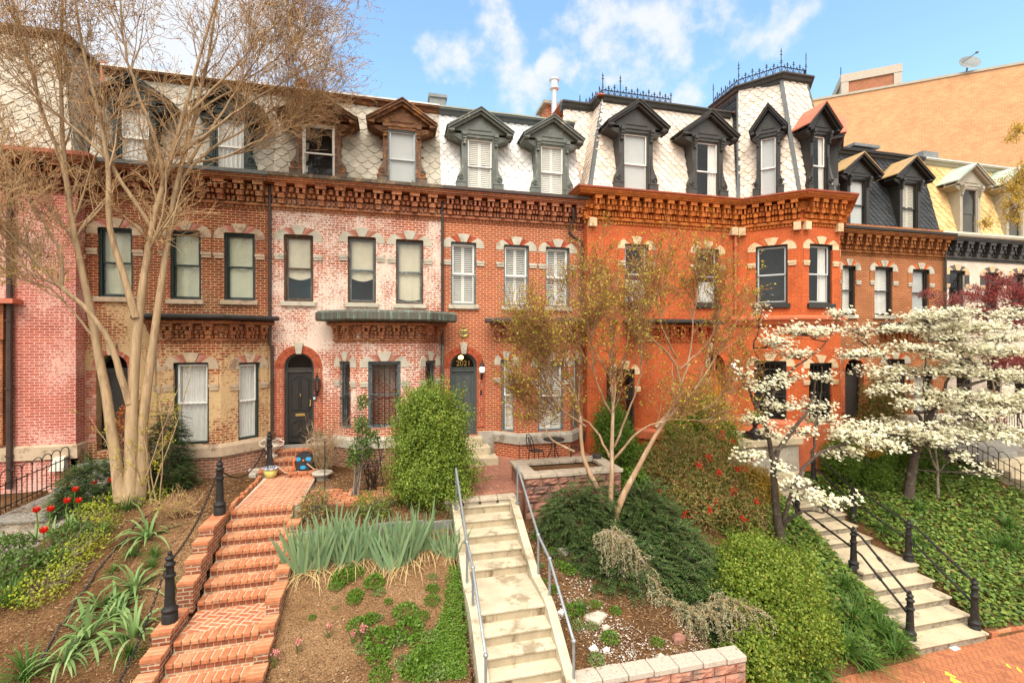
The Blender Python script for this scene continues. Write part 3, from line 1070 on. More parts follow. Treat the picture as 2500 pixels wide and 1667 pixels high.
def cover(fr, kind, A, B, Z0, Z1, d, parent):
    """what hangs behind a pane"""
    h = Z1 - Z0
    if kind == 'blind':
        mb = MB(fr)
        wavy(mb, A, B, Z0, Z1, d, amp=.006, waves=2)
        mb.build('blind', 'linen', parent)
    elif kind == 'roman':
        mb = MB(fr)
        wavy(mb, A, B, Z0 + h * .38, Z1, d, amp=.012, waves=2, scallop=.10)
        mb.build('blind', 'linen', parent)
    elif kind == 'roman_low':
        mb = MB(fr)
        wavy(mb, A, B, Z0 + h * .06, Z1, d, amp=.012, waves=3, scallop=.05)
        mb.build('blind', 'linen', parent)
    elif kind == 'cloth':
        mb = MB(fr)
        wavy(mb, A, B, Z0, Z1, d, amp=.03, waves=1.6)
        mb.build('curtain', 'green_linen', parent)
    elif kind == 'sheer':
        mb = MB(fr)
        wavy(mb, A, B, Z0, Z1, d, n=40, amp=.03, waves=6)
        mb.build('curtain', 'white_cloth', parent)
    elif kind == 'side':
        mb = MB(fr)
        wavy(mb, A + (B - A) * .62, B, Z0, Z1, d, n=30, amp=.035, waves=3)
        mb.build('curtain', 'white_cloth', parent)
    elif kind == 'grey':
        mb = MB(fr)
        wavy(mb, A, B, Z0, Z1, d, amp=.004, waves=1)
        mb.build('blind', 'grey_blind', parent)
    elif kind == 'half_grey':
        mb = MB(fr)
        wavy(mb, A, B, Z0 + h * .08, Z1, d, amp=.004, waves=1)
        mb.build('blind', 'grey_blind', parent)
    elif kind == 'shutter':
        shutters(fr, A, B, Z0, Z1, d, parent)
    elif kind == 'cream_shutter':
        shutters(fr, A, B, Z0, Z1, d, parent, 'cream_paint', tilt=1.0)
    elif kind == 'closed_shutter':
        shutters(fr, A, B, Z0, Z1, d, parent, 'white_paint', tilt=1.05)
    elif kind == 'ac':
        mb = MB(fr)
        mb.box(A, B, d - .3, d, Z0, Z0 + h * .40)
        for i in range(9):
            z = Z0 + h * .04 + i * h * .037
            mb.box(A + .05, B - .05, d, d + .012, z, z + .012)
        mb.build('window_unit', 'ac_white', parent)


def eyebrow(fr, a, b, zt, parent, stone='limestone', arch='arch_brick', wall='brick_c', w=.26, low=.18, rise=.21, key=.06, drop=.58, block=True, swap=False, stone2=None):
    """shouldered brick and stone head: kneelers, key, brick between, short pilaster strips and impost blocks"""
    c, h = (a + b) / 2, (b - a) / 2
    zc = zt - low
    R, H = h + w, low + rise

    def outer(th, ex=0.0):
        co, si = math.cos(th), math.sin(th)
        e = 2 / 2.7
        return (c - math.copysign(abs(co) ** e, co) * R, zc + (abs(si) ** e) * H + ex)

    def inner(p):
        dx, dz = p[0] - c, p[1] - zc
        k = 1.0
        if abs(dx) > 1e-9:
            k = min(k, h / abs(dx))
        if dz > 1e-9:
            k2 = low / dz
            k = min(max(k, 0), max(k2, 0)) if (abs(dx) * k2 <= h + 1e-9) else h / abs(dx)
        return (c + dx * k, zc + dz * k)

    def seg(t0, t1, d, n=5, ex=0.0):
        mb = MB(fr)
        O, I = [], []
        for i in range(n + 1):
            th = math.radians(t0 + (t1 - t0) * i / n)
            p = outer(th)
            I.append(inner(p))
            mid = 1 - abs(2 * i / n - 1)
            O.append((p[0], p[1] + ex * (.55 + .45 * mid)))
        # explicit corner so kneelers wrap the opening
        for i in range(n):
            mb.prism([I[i], O[i], O[i + 1], I[i + 1]][::-1], -.06, d)
        return mb
    ab = MB(fr)
    st = MB(fr)
    for t0, t1, d, ex in ((0, 54, .035, 0), (126, 180, .035, 0), (79, 101, .05, key)):
        g = seg(t0, t1, d, 7 if ex == 0 else 4, ex)
        st.cut()
        o = len(st.v)
        st.v += g.v
        st.f += [tuple(i + o for i in f) for f in g.f]
    for t0, t1 in ((54, 79), (101, 126)):
        n = 4
        ab.cut()
        for i in range(n):
            g = seg(t0 + (t1 - t0) * (i + .06) / n, t0 + (t1 - t0) * (i + .94) / n, .026, 1)
            o = len(ab.v)
            ab.v += g.v
            ab.f += [tuple(q + o for q in f) for f in g.f]
    lo = st.build('lintel', stone, parent)
    ab.build('brick_arch', arch, parent)
    if block:
        bb = MB(fr)
        zb = zt - drop - .16
        for x0, x1 in ((a - w, a), (b, b + w)):
            bb.cut()
            bb.box(x0, x1 - 0, -.02, .055, zb + .08, zb + .16)
            bb.box(x0 + .02, x1 - .0, -.02, .04, zb, zb + .08)
        bb.build('impost_block', stone, parent)
        sb = MB(fr)
        for x0, x1 in ((a - w + .012, a - .001), (b + .001, b + w - .012)):
            sb.cut()
            sb.box(x0, x1, -.02, .024, zb + .16, zc)
        sb.build('pilaster_strip', wall if stone2 is None else stone2, parent)
    return lo


def sill(fr, a, b, zb, parent, mat='limestone', h=.13, ex=.08, d=.09):
    mb = MB(fr)
    mb.box(a - ex, b + ex, -.1, d, zb - h, zb)
    return mb.build('sill', mat, parent, bevel=.01)


def cornice(mb, fr, s0, s1, z0, H, step=.5, deep=1.0, ends=True):
    """corbelled brick cornice: sawtooth, string, dentils, three-step brackets and pierced frieze"""
    k = H / .87
    # sawtooth course
    n = int((s1 - s0) / .115)
    for i in range(n):
        s = s0 + (i + .5) * (s1 - s0) / n
        mb.prism([(s - .045, z0), (s + .045, z0), (s + .045, z0 + .085 * k), (s - .045, z0 + .085 * k)], 0, .045 * deep)
    nb = max(2, int(round((s1 - s0) / step)))
    sp = (s1 - s0) / nb
    q1 = k * 1.13
    # dentils
    n = nb * 4
    for i in range(n):
        s = s0 + (i + .5) * (s1 - s0) / n
        mb.box(s - .035, s + .035, 0, .115 * deep, z0 + .18 * q1, z0 + .29 * q1)
        mb.box(s - .035, s + .035, 0, .19 * deep, z0 + .335 * q1, z0 + .43 * q1)
    for i in range(nb):
        s = s0 + (i + .5) * sp
        w = sp * .17
        mb.box(s - w * .75, s + w * .75, 0, .20 * deep, z0 + .16 * q1, z0 + .30 * q1)
        mb.box(s - w, s + w, 0, .27 * deep, z0 + .30 * q1, z0 + .42 * q1)
        # upper bracket is open: two cheeks and a lintel
        mb.box(s - w * 1.35, s - w * .55, 0, .33 * deep, z0 + .42 * q1, z0 + .56 * q1)
        mb.box(s + w * .55, s + w * 1.35, 0, .33 * deep, z0 + .42 * q1, z0 + .56 * q1)
        mb.box(s - w * 1.6, s + w * 1.6, 0, .37 * deep, z0 + .56 * q1, z0 + .655 * q1)
        # projecting header between brackets
        q = s + sp * .5
        if i < nb - 1:
            mb.box(q - .06, q + .06, 0, .22 * deep, z0 + .46 * q1, z0 + .60 * q1)


def cornice_run(path, z0, H, mat, parent, step=.5, deep=1.0, gutter='brown_gutter', gh=.12, gd=.52, dent=True):
    """full entablature along an outline (x, y) walked left to right"""
    k = H / .87
    mb = MB()
    for i in range(len(path) - 1):
        (x0, y0), (x1, y1) = path[i], path[i + 1]
        L = math.hypot(x1 - x0, y1 - y0)
        if L < .3:
            continue
        fr = Fr(x0, y0, x1 - x0, y1 - y0)
        mb.fr = fr
        cornice(mb, fr, .03, L - .03, z0, H, step, deep)
    mb.sweep(path, [(0, z0 + .09 * k), (.10 * deep, z0 + .09 * k), (.10 * deep, z0 + .165 * k), (0, z0 + .165 * k)])
    mb.sweep(path, [(-.02, z0 + .43 * k), (.09 * deep, z0 + .43 * k), (.09 * deep, z0 + .70 * k), (-.02, z0 + .70 * k)])
    mb.sweep(path, [(0, z0 + .743 * k), (.40 * deep, z0 + .743 * k), (.40 * deep, z0 + .79 * k), (.44 * deep, z0 + .79 * k), (.44 * deep, z0 + .83 * k), (.47 * deep, z0 + .835 * k), (.47 * deep, z0 + H), (0, z0 + H)])
    o = mb.build('cornice', mat, parent)
    g = MB()
    zg = z0 + H
    g.sweep(path, [(-.1, zg + .003), (gd * deep - .05, zg + .003), (gd * deep, zg + .03), (gd * deep + .015, zg + gh), (-.1, zg + gh)])
    g.build('gutter', gutter, parent)
    return o


def slates(P0, T, U, N, outline, mat, parent, holes=(), w=.38, e=.2, name='slates', hexa=True, backing='slate_gap'):
    """hexagonal slates on a plane; P0 origin, T along, U up the slope, N outward; outline(y) -> (xl, xr), height"""
    P0, T, U, N = Vector(P0), Vector(T).normalized(), Vector(U).normalized(), Vector(N).normalized()
    fn, Ht = outline
    mb = MB()
    rows = int(Ht / e) + 1
    for r in range(rows):
        y0 = r * e
        xl, xr = fn(min(y0 + e * .5, Ht))
        n = int((xr - xl) / w) + 3
        off = (r % 2) * .5 * w + rnd.uniform(-.006, .006)
        for i in range(-1, n):
            x = math.floor(xl / w) * w + i * w + off
            g = .006
            yb = y0 + rnd.uniform(-.006, .006)
            yt = min(yb + e * 1.7, Ht)
            if yt - yb < .04:
                continue
            if hexa:
                poly = [(x + g, yt), (x + g, yb + e * .62), (x + w * .5 - w * .13, yb + .005), (x + w * .5 + w * .13, yb), (x + w - g, yb + e * .62), (x + w - g, yt)]
            else:
                poly = [(x + g, yt), (x + g, yb), (x + w - g, yb), (x + w - g, yt)]
            cx, cy = x + w / 2, yb + e * .8
            if any(a - .05 < cx < b + .05 and c < cy < d for a, b, c, d in holes):
                continue
            pts = []
            for (px, py) in poly:
                l, q = fn(min(max(py, 0), Ht))
                px = min(max(px, l), q)
                pts.append((px, py))
            if max(p[0] for p in pts) - min(p[0] for p in pts) < .05:
                continue
            tilt = rnd.uniform(.022, .034)
            V, F = [], []
            for (px, py) in pts:
                k = tilt * (1 - (py - yb) / (e * 1.7)) + .004
                V.append(P0 + T * px + U * py + N * k)
            nP = len(V)
            for (px, py) in pts:
                k = max(tilt * (1 - (py - yb) / (e * 1.7)) - .012, 0.0)
                V.append(P0 + T * px + U * py + N * k)
            F.append(tuple(range(nP)))
            for i2 in range(nP):
                j2 = (i2 + 1) % nP
                if i2 == nP - 1:
                    continue
                F.append((i2, nP + i2, nP + j2, j2))
            mb.add(V, F, True)
    o = mb.build(name, mat, parent)
    bk = MB()
    ys = sorted(set([0, Ht] + [min(max(y, 0), Ht) for h in holes for y in h[2:4]]))
    def K(x, y):
        return P0 + T * x + U * y
    for y0, y1 in zip(ys[:-1], ys[1:]):
        ym = (y0 + y1) / 2
        l0, r0 = fn(y0)
        l1, r1 = fn(y1)
        xs = [(l0, l1)]
        for h in sorted(holes):
            if h[2] < ym < h[3]:
                xs += [(h[0], h[0]), (h[1], h[1])]
        xs.append((r0, r1))
        for i in range(0, len(xs), 2):
            (a0, a1), (b0, b1) = xs[i], xs[i + 1]
            bk.add([K(a0, y0), K(b0, y0), K(b1, y1), K(a1, y1)], [(0, 1, 2, 3)], True)
    bk.build('sheathing', backing, o)
    return o


def curl(mb, fr, s, d, z, r, sgn, n=26, turns=1.6, tr=.022):
    pts = []
    for i in range(n):
        t = i / (n - 1)
        a = math.pi * .5 + sgn * 0 + t * turns * 2 * math.pi
        q = r * (1 - .82 * t)
        pts.append(fr.w(s + sgn * q * math.sin(a), d, z + q * math.cos(a) * -1))
    mb.tube(pts, [tr * (1 - .4 * i / n) for i in range(n)], 6)


def dormer(parent, fr, c, hw, zb, zt, paint, roof_paint, kind, sash_mat='white_paint', d=-.05, back=1.25, scroll=True, scroll_mat=None, apex=None, ew=None, casing=None):
    """gabled dormer with pediment, brackets and scroll consoles; returns the body part"""
    h = zt - zb
    ew = ew or hw * 2.45
    za = apex or zt + h * .44
    ze = zt + h * .05
    pw = hw * .36
    body = MB(fr)
    a, b = c - hw, c + hw
    # cheeks and pilasters
    for x0, x1 in ((a - pw, a), (b, b + pw)):
        body.box(x0, x1, d - back, d, zb, ze)
    body.box(a, b, d - back, d - .0, zt, ze)
    body.box(a - pw - .015, b + pw + .015, d - back, d + .03, ze, ze + .07)
    # tympanum with a raised triangle
    body.prism([(c - ew * .80, ze + .07), (c + ew * .80, ze + .07), (c, za - .10)], d - .5, d + .02)
    body.prism([(c - ew * .36, ze + .13), (c + ew * .36, ze + .13), (c, ze + .13 + (za - ze) * .40)], d, d + .045)
    o = body.build('dormer', paint, parent)
    # raking cornice
    rk = MB(fr)
    al = math.atan2(za - ze - .02, ew)
    for sg in (-1, 1):
        def P(t, off):
            s = c + sg * ew * (1 - t)
            z = ze + .03 + (za - ze - .03) * t
            return (s, z + off)
        for (lo, hi, dd) in ((-.09, .0, .16), (0, .07, .24)):
            poly = [P(-.0, lo), P(1, lo), P(1, hi), P(-.0, hi)]
            rk.prism(poly if sg < 0 else poly[::-1], d - .3, d + dd)
        # eave return
        rk.box(c + sg * ew - (.0 if sg < 0 else hw * .5), c + sg * ew + (hw * .5 if sg < 0 else .0), d - .25, d + .20, ze - .01, ze + .05)
        xa, xb = c + sg * ew * .96, c + sg * (hw + pw)
        so = [(xa, ze - .01), (xb, ze - .22), (xb, ze - .01)]
        rk.prism(so if sg < 0 else so[::-1], d - .6, d + .0)
    rk.build('pediment', paint, o)
    rf = MB(fr)
    for sg in (-1, 1):
        pts = []
        for dd in (d + .27, d - back - .1):
            pts += [(c + sg * (ew + .03), dd, ze + .085), (c, dd, za + .085)]
        pts2 = [(p[0], p[1], p[2] + .035) for p in pts]
        f = [(0, 1, 3, 2), (4, 6, 7, 5), (0, 4, 5, 1), (2, 3, 7, 6), (0, 2, 6, 4), (1, 5, 7, 3)]
        if sg > 0:
            f = [q[::-1] for q in f]
        rf.add(pts + pts2, f)
    rf.build('roof', roof_paint, o)
    # brackets
    br = MB(fr)
    for sg in (-1, 1):
        x = c + sg * (hw + pw * .52)
        q = pw * .42
        br.cut()
        for i, (z1, z0, dd) in enumerate(((.0, .09, .17), (.09, .17, .13), (.17, .24, .10), (.24, .34, .07))):
            br.box(x - q * (1 - .08 * i), x + q * (1 - .08 * i), d, d + dd, ze - z0 * h / 1.75, ze - z1 * h / 1.75)
        br.box(x - q * .35, x + q * .35, d, d + .085, ze - .34 * h / 1.75, ze - .1)
    br.build('bracket', paint, o)
    if scroll:
        sc = MB(fr)
        hp = h * .19
        for sg in (-1, 1):
            x = c + sg * (hw + pw)
            z0 = zb + hp
            sc.cut()
            prof = [(0, 0), (.165, 0), (.20, .05), (.205, .13), (.17, .22), (.115, .32), (.075, .44), (.05, .60), (.035, .8), (0, .8)]
            poly = [(x + sg * p * hw / .37 - sg * .09, z0 + q * h / 1.75) for p, q in prof]
            sc.prism(poly if sg > 0 else poly[::-1], d - .12, d + .03)
            curl(sc, fr, x + sg * .03, d + .045, z0 + .13, .088, sg)
            xa, xb = sorted((x - sg * pw * .9, x + sg * .15 * hw / .37))
            sc.box(xa, xb, d - .15, d + .055, zb, zb + hp - .03)
            sc.box(xa - .012, xb + .012, d - .16, d + .07, zb + hp - .03, zb + hp)
        sc.build('scroll_console', scroll_mat or paint, o)
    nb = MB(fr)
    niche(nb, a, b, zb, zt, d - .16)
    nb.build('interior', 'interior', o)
    w, (A, B, Z0, Z1) = sash(fr, a, b, zb, zt, d - .06, sash_mat, o, casing=casing or paint, cw=.04, st=.04, host=o)
    cover(fr, kind, A, B, Z0, Z1, d - .15, o)
    return o


def arch_door(parent, fr, a, b, z0, zs, zt, wall_mat, frame_mat, door_mat, arch_mat, key='limestone', rings=2, d=-.22):
    """round-headed doorway: spandrels, voussoirs, keystone, frame, transom glass and panelled leaf"""
    c, h = (a + b) / 2, (b - a) / 2
    R = zt - zs
    n = 14
    arc = [(c - h * math.cos(math.pi * i / n), zs + R * math.sin(math.pi * i / n)) for i in range(n + 1)]
    sp = MB(fr)
    for i in range(n):
        p, q = arc[i], arc[i + 1]
        sp.add([(p[0], 0, p[1]), (q[0], 0, q[1]), (q[0], 0, zt), (p[0], 0, zt)], [(0, 1, 2, 3)])
        sp.add([(p[0], 0, p[1]), (p[0], -.24, p[1]), (q[0], -.24, q[1]), (q[0], 0, q[1])], [(0, 1, 2, 3)])
    door = sp.build('doorway', wall_mat, parent)
    vo = MB(fr)
    m = 30
    for hs, ring in [(q, g) for q in (0, 1) for g in range(rings)]:
        r0, r1 = h + .005 + ring * .115, h + .11 + ring * .115
        if hs and not ring:
            vo.cut()
        for i in range(hs * m // 2, (hs + 1) * m // 2):
            t0 = math.pi * (i + .07) / m
            t1 = math.pi * (i + .93) / m
            if abs((t0 + t1) / 2 - math.pi / 2) < .13:
                continue
            k = R / h
            pts = [(c - r * math.cos(t), zs + (r * math.sin(t)) * k) for r, t in ((r0, t0), (r1, t0), (r1, t1), (r0, t1))]
            vo.prism(pts[::-1], -.05, .03)
    vo.build('voussoirs', arch_mat, door)
    vo = MB(fr)
    for x0, x1 in ((a - .23, a - .005), (b + .005, b + .23)):
        vo.cut()
        z = z0 + .25
        while z < zs - .06:
            xm = x0 + (x1 - x0) * (.33 if int(z * 100) % 2 else .66)
            vo.box(x0, xm - .008, -.02, .024, z, z + .058)
            vo.box(xm + .008, x1, -.02, .024, z, z + .058)
            z += .075
    vo.build('brick_quoin', arch_mat, door)
    jn = MB(fr)
    for x0, x1 in ((a - .225, a - .01), (b + .01, b + .225)):
        jn.cut()
        jn.box(x0, x1, -.02, .012, z0 + .26, zs - .06)
    jn.build('quoin_joint', 'mortar', door)
    ks = MB(fr)
    ks.prism([(c - .075, zt - .03), (c + .075, zt - .03), (c + .12, zt + .28), (c + .06, zt + .33), (c - .06, zt + .33), (c - .12, zt + .28)], -.05, .075)
    ks.build('keystone', key, door, bevel=.01)
    fm = MB(fr)
    fw = .07
    fm.box(a, a + fw, d - .1, d + .04, z0, zs)
    fm.box(b - fw, b, d - .1, d + .04, z0, zs)
    for i in range(n):
        p, q = arc[i], arc[i + 1]
        pi = (c + (p[0] - c) * (1 - fw / h), zs + (p[1] - zs) * (1 - fw / R))
        qi = (c + (q[0] - c) * (1 - fw / h), zs + (q[1] - zs) * (1 - fw / R))
        fm.prism([pi, p, q, qi][::-1], d - .1, d + .04)
    zb = zs - .03
    fm.box(a + fw, b - fw, d - .1, d + .05, zb - .13, zb)
    fm.box(a + fw, b - fw, d - .1, d + .08, zb - .03, zb)
    fm.build('door_frame', frame_mat, door)
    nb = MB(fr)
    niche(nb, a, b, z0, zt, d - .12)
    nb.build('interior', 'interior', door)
    leafm = MB(fr)
    L, Rr, Z0, Z1 = a + fw, b - fw, z0 + .01, zb - .13
    leafm.box(L, Rr, d - .06, d - .01, Z0, Z1)
    return door, (L, Rr, Z0, Z1, zb, fw, c, h, R, zs, d), leafm


def panels(mb, L, R, Z0, Z1, d, rows, curved=True):
    """raised stiles around panels"""
    w = R - L
    st = w * .13
    def bar(s0, s1, z0, z1, dd=.022):
        mb.box(s0, s1, d, d + dd, z0, z1)
    for z0, z1, arch in rows:
        for i in range(2):
            s0 = L + st + i * (w - st * 2 + st * .35) / 2
            s1 = s0 + (w - st * 2.35) / 2
            mb.box(s0 + .03, s1 - .03, d, d + .016, z0 + .03, z1 - .05 - (.08 if arch else 0))
            for (p, q, r, s) in ((s0, s0 + .018, z0, z1 - (.12 if arch and i == 0 else 0)), (s1 - .018, s1, z0, z1 - (.12 if arch and i == 1 else 0))):
                bar(p, q, r, s)
            bar(s0, s1, z0, z0 + .018)
            if arch:
                pts = []
                for k in range(9):
                    t = k / 8
                    q = t if i == 0 else 1 - t
                    zz = z1 - .12 + .12 * (q * q * (3 - 2 * q))
                    pts.append((s0 + (s1 - s0) * t, zz))
                for k in range(8):
                    (p0, q0), (p1, q1) = pts[k], pts[k + 1]
                    mb.prism([(p0, q0 - .018), (p1, q1 - .018), (p1, q1 + .006), (p0, q0 + .006)], d, d + .03)
            else:
                bar(s0, s1, z1 - .018, z1)


def text_mesh(body, size, fr, s, d, z, mat, parent, name='house_number', width=None):
    cu = bpy.data.curves.new('lettering', 'FONT')
    cu.body = body
    cu.size = size
    cu.extrude = .004
    cu.align_x = 'CENTER'
    to = bpy.data.objects.new('lettering', cu)
    COL.objects.link(to)
    dg = bpy.context.evaluated_depsgraph_get()
    me = bpy.data.meshes.new_from_object(to.evaluated_get(dg))
    bpy.data.objects.remove(to)
    for v in me.vertices:
        x, y, zz = v.co
        v.co = fr.w(s + x, d + zz, z + y)
    me.materials.clear()
    me.materials.append(MATS[mat])
    me.name = name
    o = bpy.data.objects.new(name, me)
    COL.objects.link(o)
    return finish(o, parent)


def pipe(parent, x, y, z0, z1, mat, r=.045, name='downpipe', hopper=True):
    mb = MB()
    mb.tube([(x, y, z0), (x, y, z1)], r, 8)
    z = z0 + .8
    while z < z1:
        mb.tube([(x, y, z), (x, y, z + .05)], r * 1.3, 8)
        z += 1.7
    return mb.build(name, mat, parent)

# ================================================================ the row of houses
GZ = 2.3          # foundations start below the ground everywhere


def shell(root, x0, x1, y0, y1, zt, mat):
    """party walls, back wall and flat roof deck behind the street front"""
    mb = MB()
    mb.wbox(x0 + .01, x0 + .12, y0, y1, GZ, zt - .01)
    mb.wbox(x1 - .12, x1 - .01, y0, y1, GZ, zt - .01)
    mb.wbox(x0 + .12, x1 - .12, y1 - .2, y1, GZ, zt - .01)
    mb.build('party_wall', mat, root)


def mansard(root, x0, x1, y, zg, zt, mat, dorm, cor_mat, flash='white_flashing', set_back=.85, w=.38, e=.2, backing='slate_gap', depth=9.0, ch=.30):
    """sloping slate front with its upper moulding and roof deck; dorm = list of (c, hw, zt) to leave open"""
    H = zt - zg
    SL = math.hypot(H, set_back)
    k = SL / H
    P0 = (x0, y + .10, zg)
    holes = [(c - hw - x0, c + hw - x0, -.1, (z - zg) * k) for c, hw, z in dorm]
    ho = [(a - .08, b + .08, c, d) for a, b, c, d in holes]
    W = x1 - x0
    slates(P0, (1, 0, 0), (0, set_back, H), (0, -H, set_back), (lambda q: (0.0, W), SL), mat, root, [(a + .08, b - .08, c, d) for a, b, c, d in ho], w, e, backing=backing)
    yt = y + .10 + set_back
    c = MB()
    path = [(x0, yt), (x1, yt)]
    c.sweep(path, [(-.1, zt - ch), (.05, zt - ch), (.08, zt - ch * .62), (.14, zt - ch * .55), (.17, zt - ch * .22), (.26, zt - ch * .16), (.26, zt), (-.1, zt)])
    c.build('roof_moulding', cor_mat, root)
    d = MB()
    d.wbox(x0, x1, yt - .28, yt + depth, zt + .003, zt + .05)
    d.build('roof', flash, root)


def add_window(root, fr, px, style, stone='limestone', arch='arch_brick', wall='brick_c', frame='slate_blue_paint', bars='white_paint', kind='blind', d=-.09, sill_mat='limestone', eyeb=True, rect=None, sill_h=.13, w=.26, sill_on=True, rail=.5, strip=None):
    a, b, zb, zt = rect or fr.rect(*px)
    o, (A, B, Z0, Z1) = sash(fr, a, b, zb, zt, d, bars, root, casing=frame, rail=rail)
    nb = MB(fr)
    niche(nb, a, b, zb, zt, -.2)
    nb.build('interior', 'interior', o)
    if kind == 'ac':
        cover(fr, 'ac', A, B, Z0, Z1, d - .10, o)
    else:
        cover(fr, kind, A, B, Z0, Z1, d - .12, o)
    if eyeb:
        eyebrow(fr, a, b, zt, o, stone, arch, wall, w=w, stone2=strip)
    if sill_on:
        sill(fr, a, b, zb, o, sill_mat, h=sill_h)
    return (a, b, zb, zt)


def bay(root, x0, x1, y, p0, p1, depth, zw, zbase, mats, wins, roofm, zc=6.66, zr=7.25, roof_h=.34, roof_d=.62, base_mat='limestone', wall_low='brick_old', step=.42, cor='brick_c_cornice', base_h=.33):
    """three-sided ground-floor bay; wins: list of (facet, pixel rect, kwargs)"""
    pts = [(x0, y), (x0 + p0, y - depth), (x1 - p1, y - depth), (x1, y)]
    frs = [Fr(*pts[i], pts[i + 1][0] - pts[i][0], pts[i + 1][1] - pts[i][1]) for i in range(3)]
    Ls = [math.hypot(pts[i + 1][0] - pts[i][0], pts[i + 1][1] - pts[i][1]) for i in range(3)]
    ops = {0: [], 1: [], 2: []}
    for fi, px, kw in wins:
        a, b, zb, zt = kw.pop('rect', None) or frs[fi].rect(*px)
        zb = max(zb, zbase + .003)
        ops[fi].append((a, b, zb, zt))
        add_window(root, frs[fi], px, None, rect=(a, b, zb, zt), sill_on=False, **kw)
    mb = MB()
    for i in range(3):
        mb.fr = frs[i]
        wall_panel(mb, 0, Ls[i], zbase, zr, ops[i])
    bo = mb.build('bay_wall', mats, root)
    lo = MB()
    for i in range(3):
        lo.fr = frs[i]
        lo.add([(0, .03, GZ), (Ls[i], .03, GZ), (Ls[i], .03, zbase - base_h), (0, .03, zbase - base_h)], [(0, 1, 2, 3)])
    lo.build('bay_foundation', wall_low, root)
    st = MB()
    st.sweep(pts, [(-.2, zbase - base_h), (.09, zbase - base_h), (.09, zbase - .09), (.05, zbase), (-.2, zbase)])
    st.build('water_table', base_mat, root)
    cornice_run(pts, zc, zr - zc, cor, root, step, .62, roofm, gh=.03, gd=.50)
    r = MB()
    r.sweep(pts, [(-.1, zr + .035), (roof_d - .05, zr + .035), (roof_d, zr + .08), (roof_d, zr + roof_h * .8), (roof_d - .1, zr + roof_h), (-.1, zr + roof_h)])
    # top sheet
    q = [(x, yy - (.0 if i in (0, 3) else .0)) for i, (x, yy) in enumerate(pts)]
    r.add([(x, yy, zr + roof_h - .003) for x, yy in pts], [(0, 1, 2, 3)], True)
    r.build('bay_roof', roofm, root)
    return frs, pts


ZG = 11.36        # top of the brick cornice
CB = 10.52        # underside of the cornice

# ---------------------------------------------------------------- house with whitewash left on its brick
def simple_front(root, x0, x1, y, ops, zt, mat, bays=(), base=None):
    mb = MB(Fr(0, y))
    wall_panel(mb, x0, x1, GZ, zt, ops)
    mb.build('wall', mat, root)


def house_a():
    r = empty('brick_house', (0, 0, 0), 'dark red brick row house with olive slate roof behind the big bare tree', 'house', 'brick row houses')
    x0, x1 = -8.04, -3.47
    kw = dict(stone='sandstone', arch='arch_brick_worn', wall='brick_a', frame='dark_green_paint', bars='dark_green_paint', kind='cloth', sill_mat='sandstone')
    ops = []
    for px, k in (((239, 324, 556, 725), 'cloth'), ((415, 491, 562, 731), 'cloth'), ((547, 623, 569, 733), 'cloth')):
        kk = dict(kw)
        kk['kind'] = k
        o = add_window(r, W0, px, None, **kk)
        ops.append(o)
    # round headed entrance
    a, b, _, zt = W0.rect(236, 312, 864, 1060)
    z0, zs = 3.75, zt - (b - a) / 2
    door, (L, R, Z0, Z1, zb, fw, c, h, RR, zs, d), lf = arch_door(r, W0, a, b, z0, zs, zt, 'brick_a', 'black_paint', 'black_paint', 'arch_brick_worn', 'sandstone', rings=1, d=-.3)
    lo = lf.build('door', 'black_paint', door)
    ops.append((a, b, z0, zt))
    simple_front(r, x0, x1, 0, ops, CB + .8, 'brick_a')
    bw = dict(stone='sandstone', arch='arch_brick_worn', wall='brick_a', frame='dark_green_paint', bars='white_paint', kind='sheer', w=.24)
    bay(r, -6.40, -3.55, 0, .46, .95, .90, 0, 3.97, 'brick_a',
        [(1, (424, 510, 884, 1084), dict(bw)), (2, (582, 634, 884, 1072), dict(bw)), (0, None, dict(bw, rect=(.2, .8, 4.0, 6.1), kind='sheer'))],
        'black_gutter', cor='brick_a_cornice', base_mat='sandstone', roof_h=.16, roof_d=.55)
    cornice_run([(x0, 0), (x1, 0)], CB, ZG - CB, 'brick_a_cornice', r, .5, 1.0, 'lead_gutter')
    dz = []
    for px in ((295, 360, 266, 418), (531, 592, 292, 430)):
        s0, s1, zb, zt = W0.rect(*px, d=-.05)
        dz.append(((s0 + s1) / 2, (s1 - s0) / 2 + .06, zt + .06))
    mansard(r, x0, x1, 0, ZG + .1, 14.48, 'slate_olive', dz, 'rust_wood', 'white_flashing')
    for c, hw, zt in dz:
        dormer(r, W0, c, hw, ZG + .13, zt, 'dark_green_paint', 'dark_green_paint', 'sheer')
    shell(r, x0, x1, 1.0, 9.5, 14.44, 'brick_a')
    pipe(r, -3.50, -.10, 6.6, 11.2, 'brown_pipe')
    pipe(r, -3.44, -.10, 3.0, 6.6, 'brown_pipe')
    return r


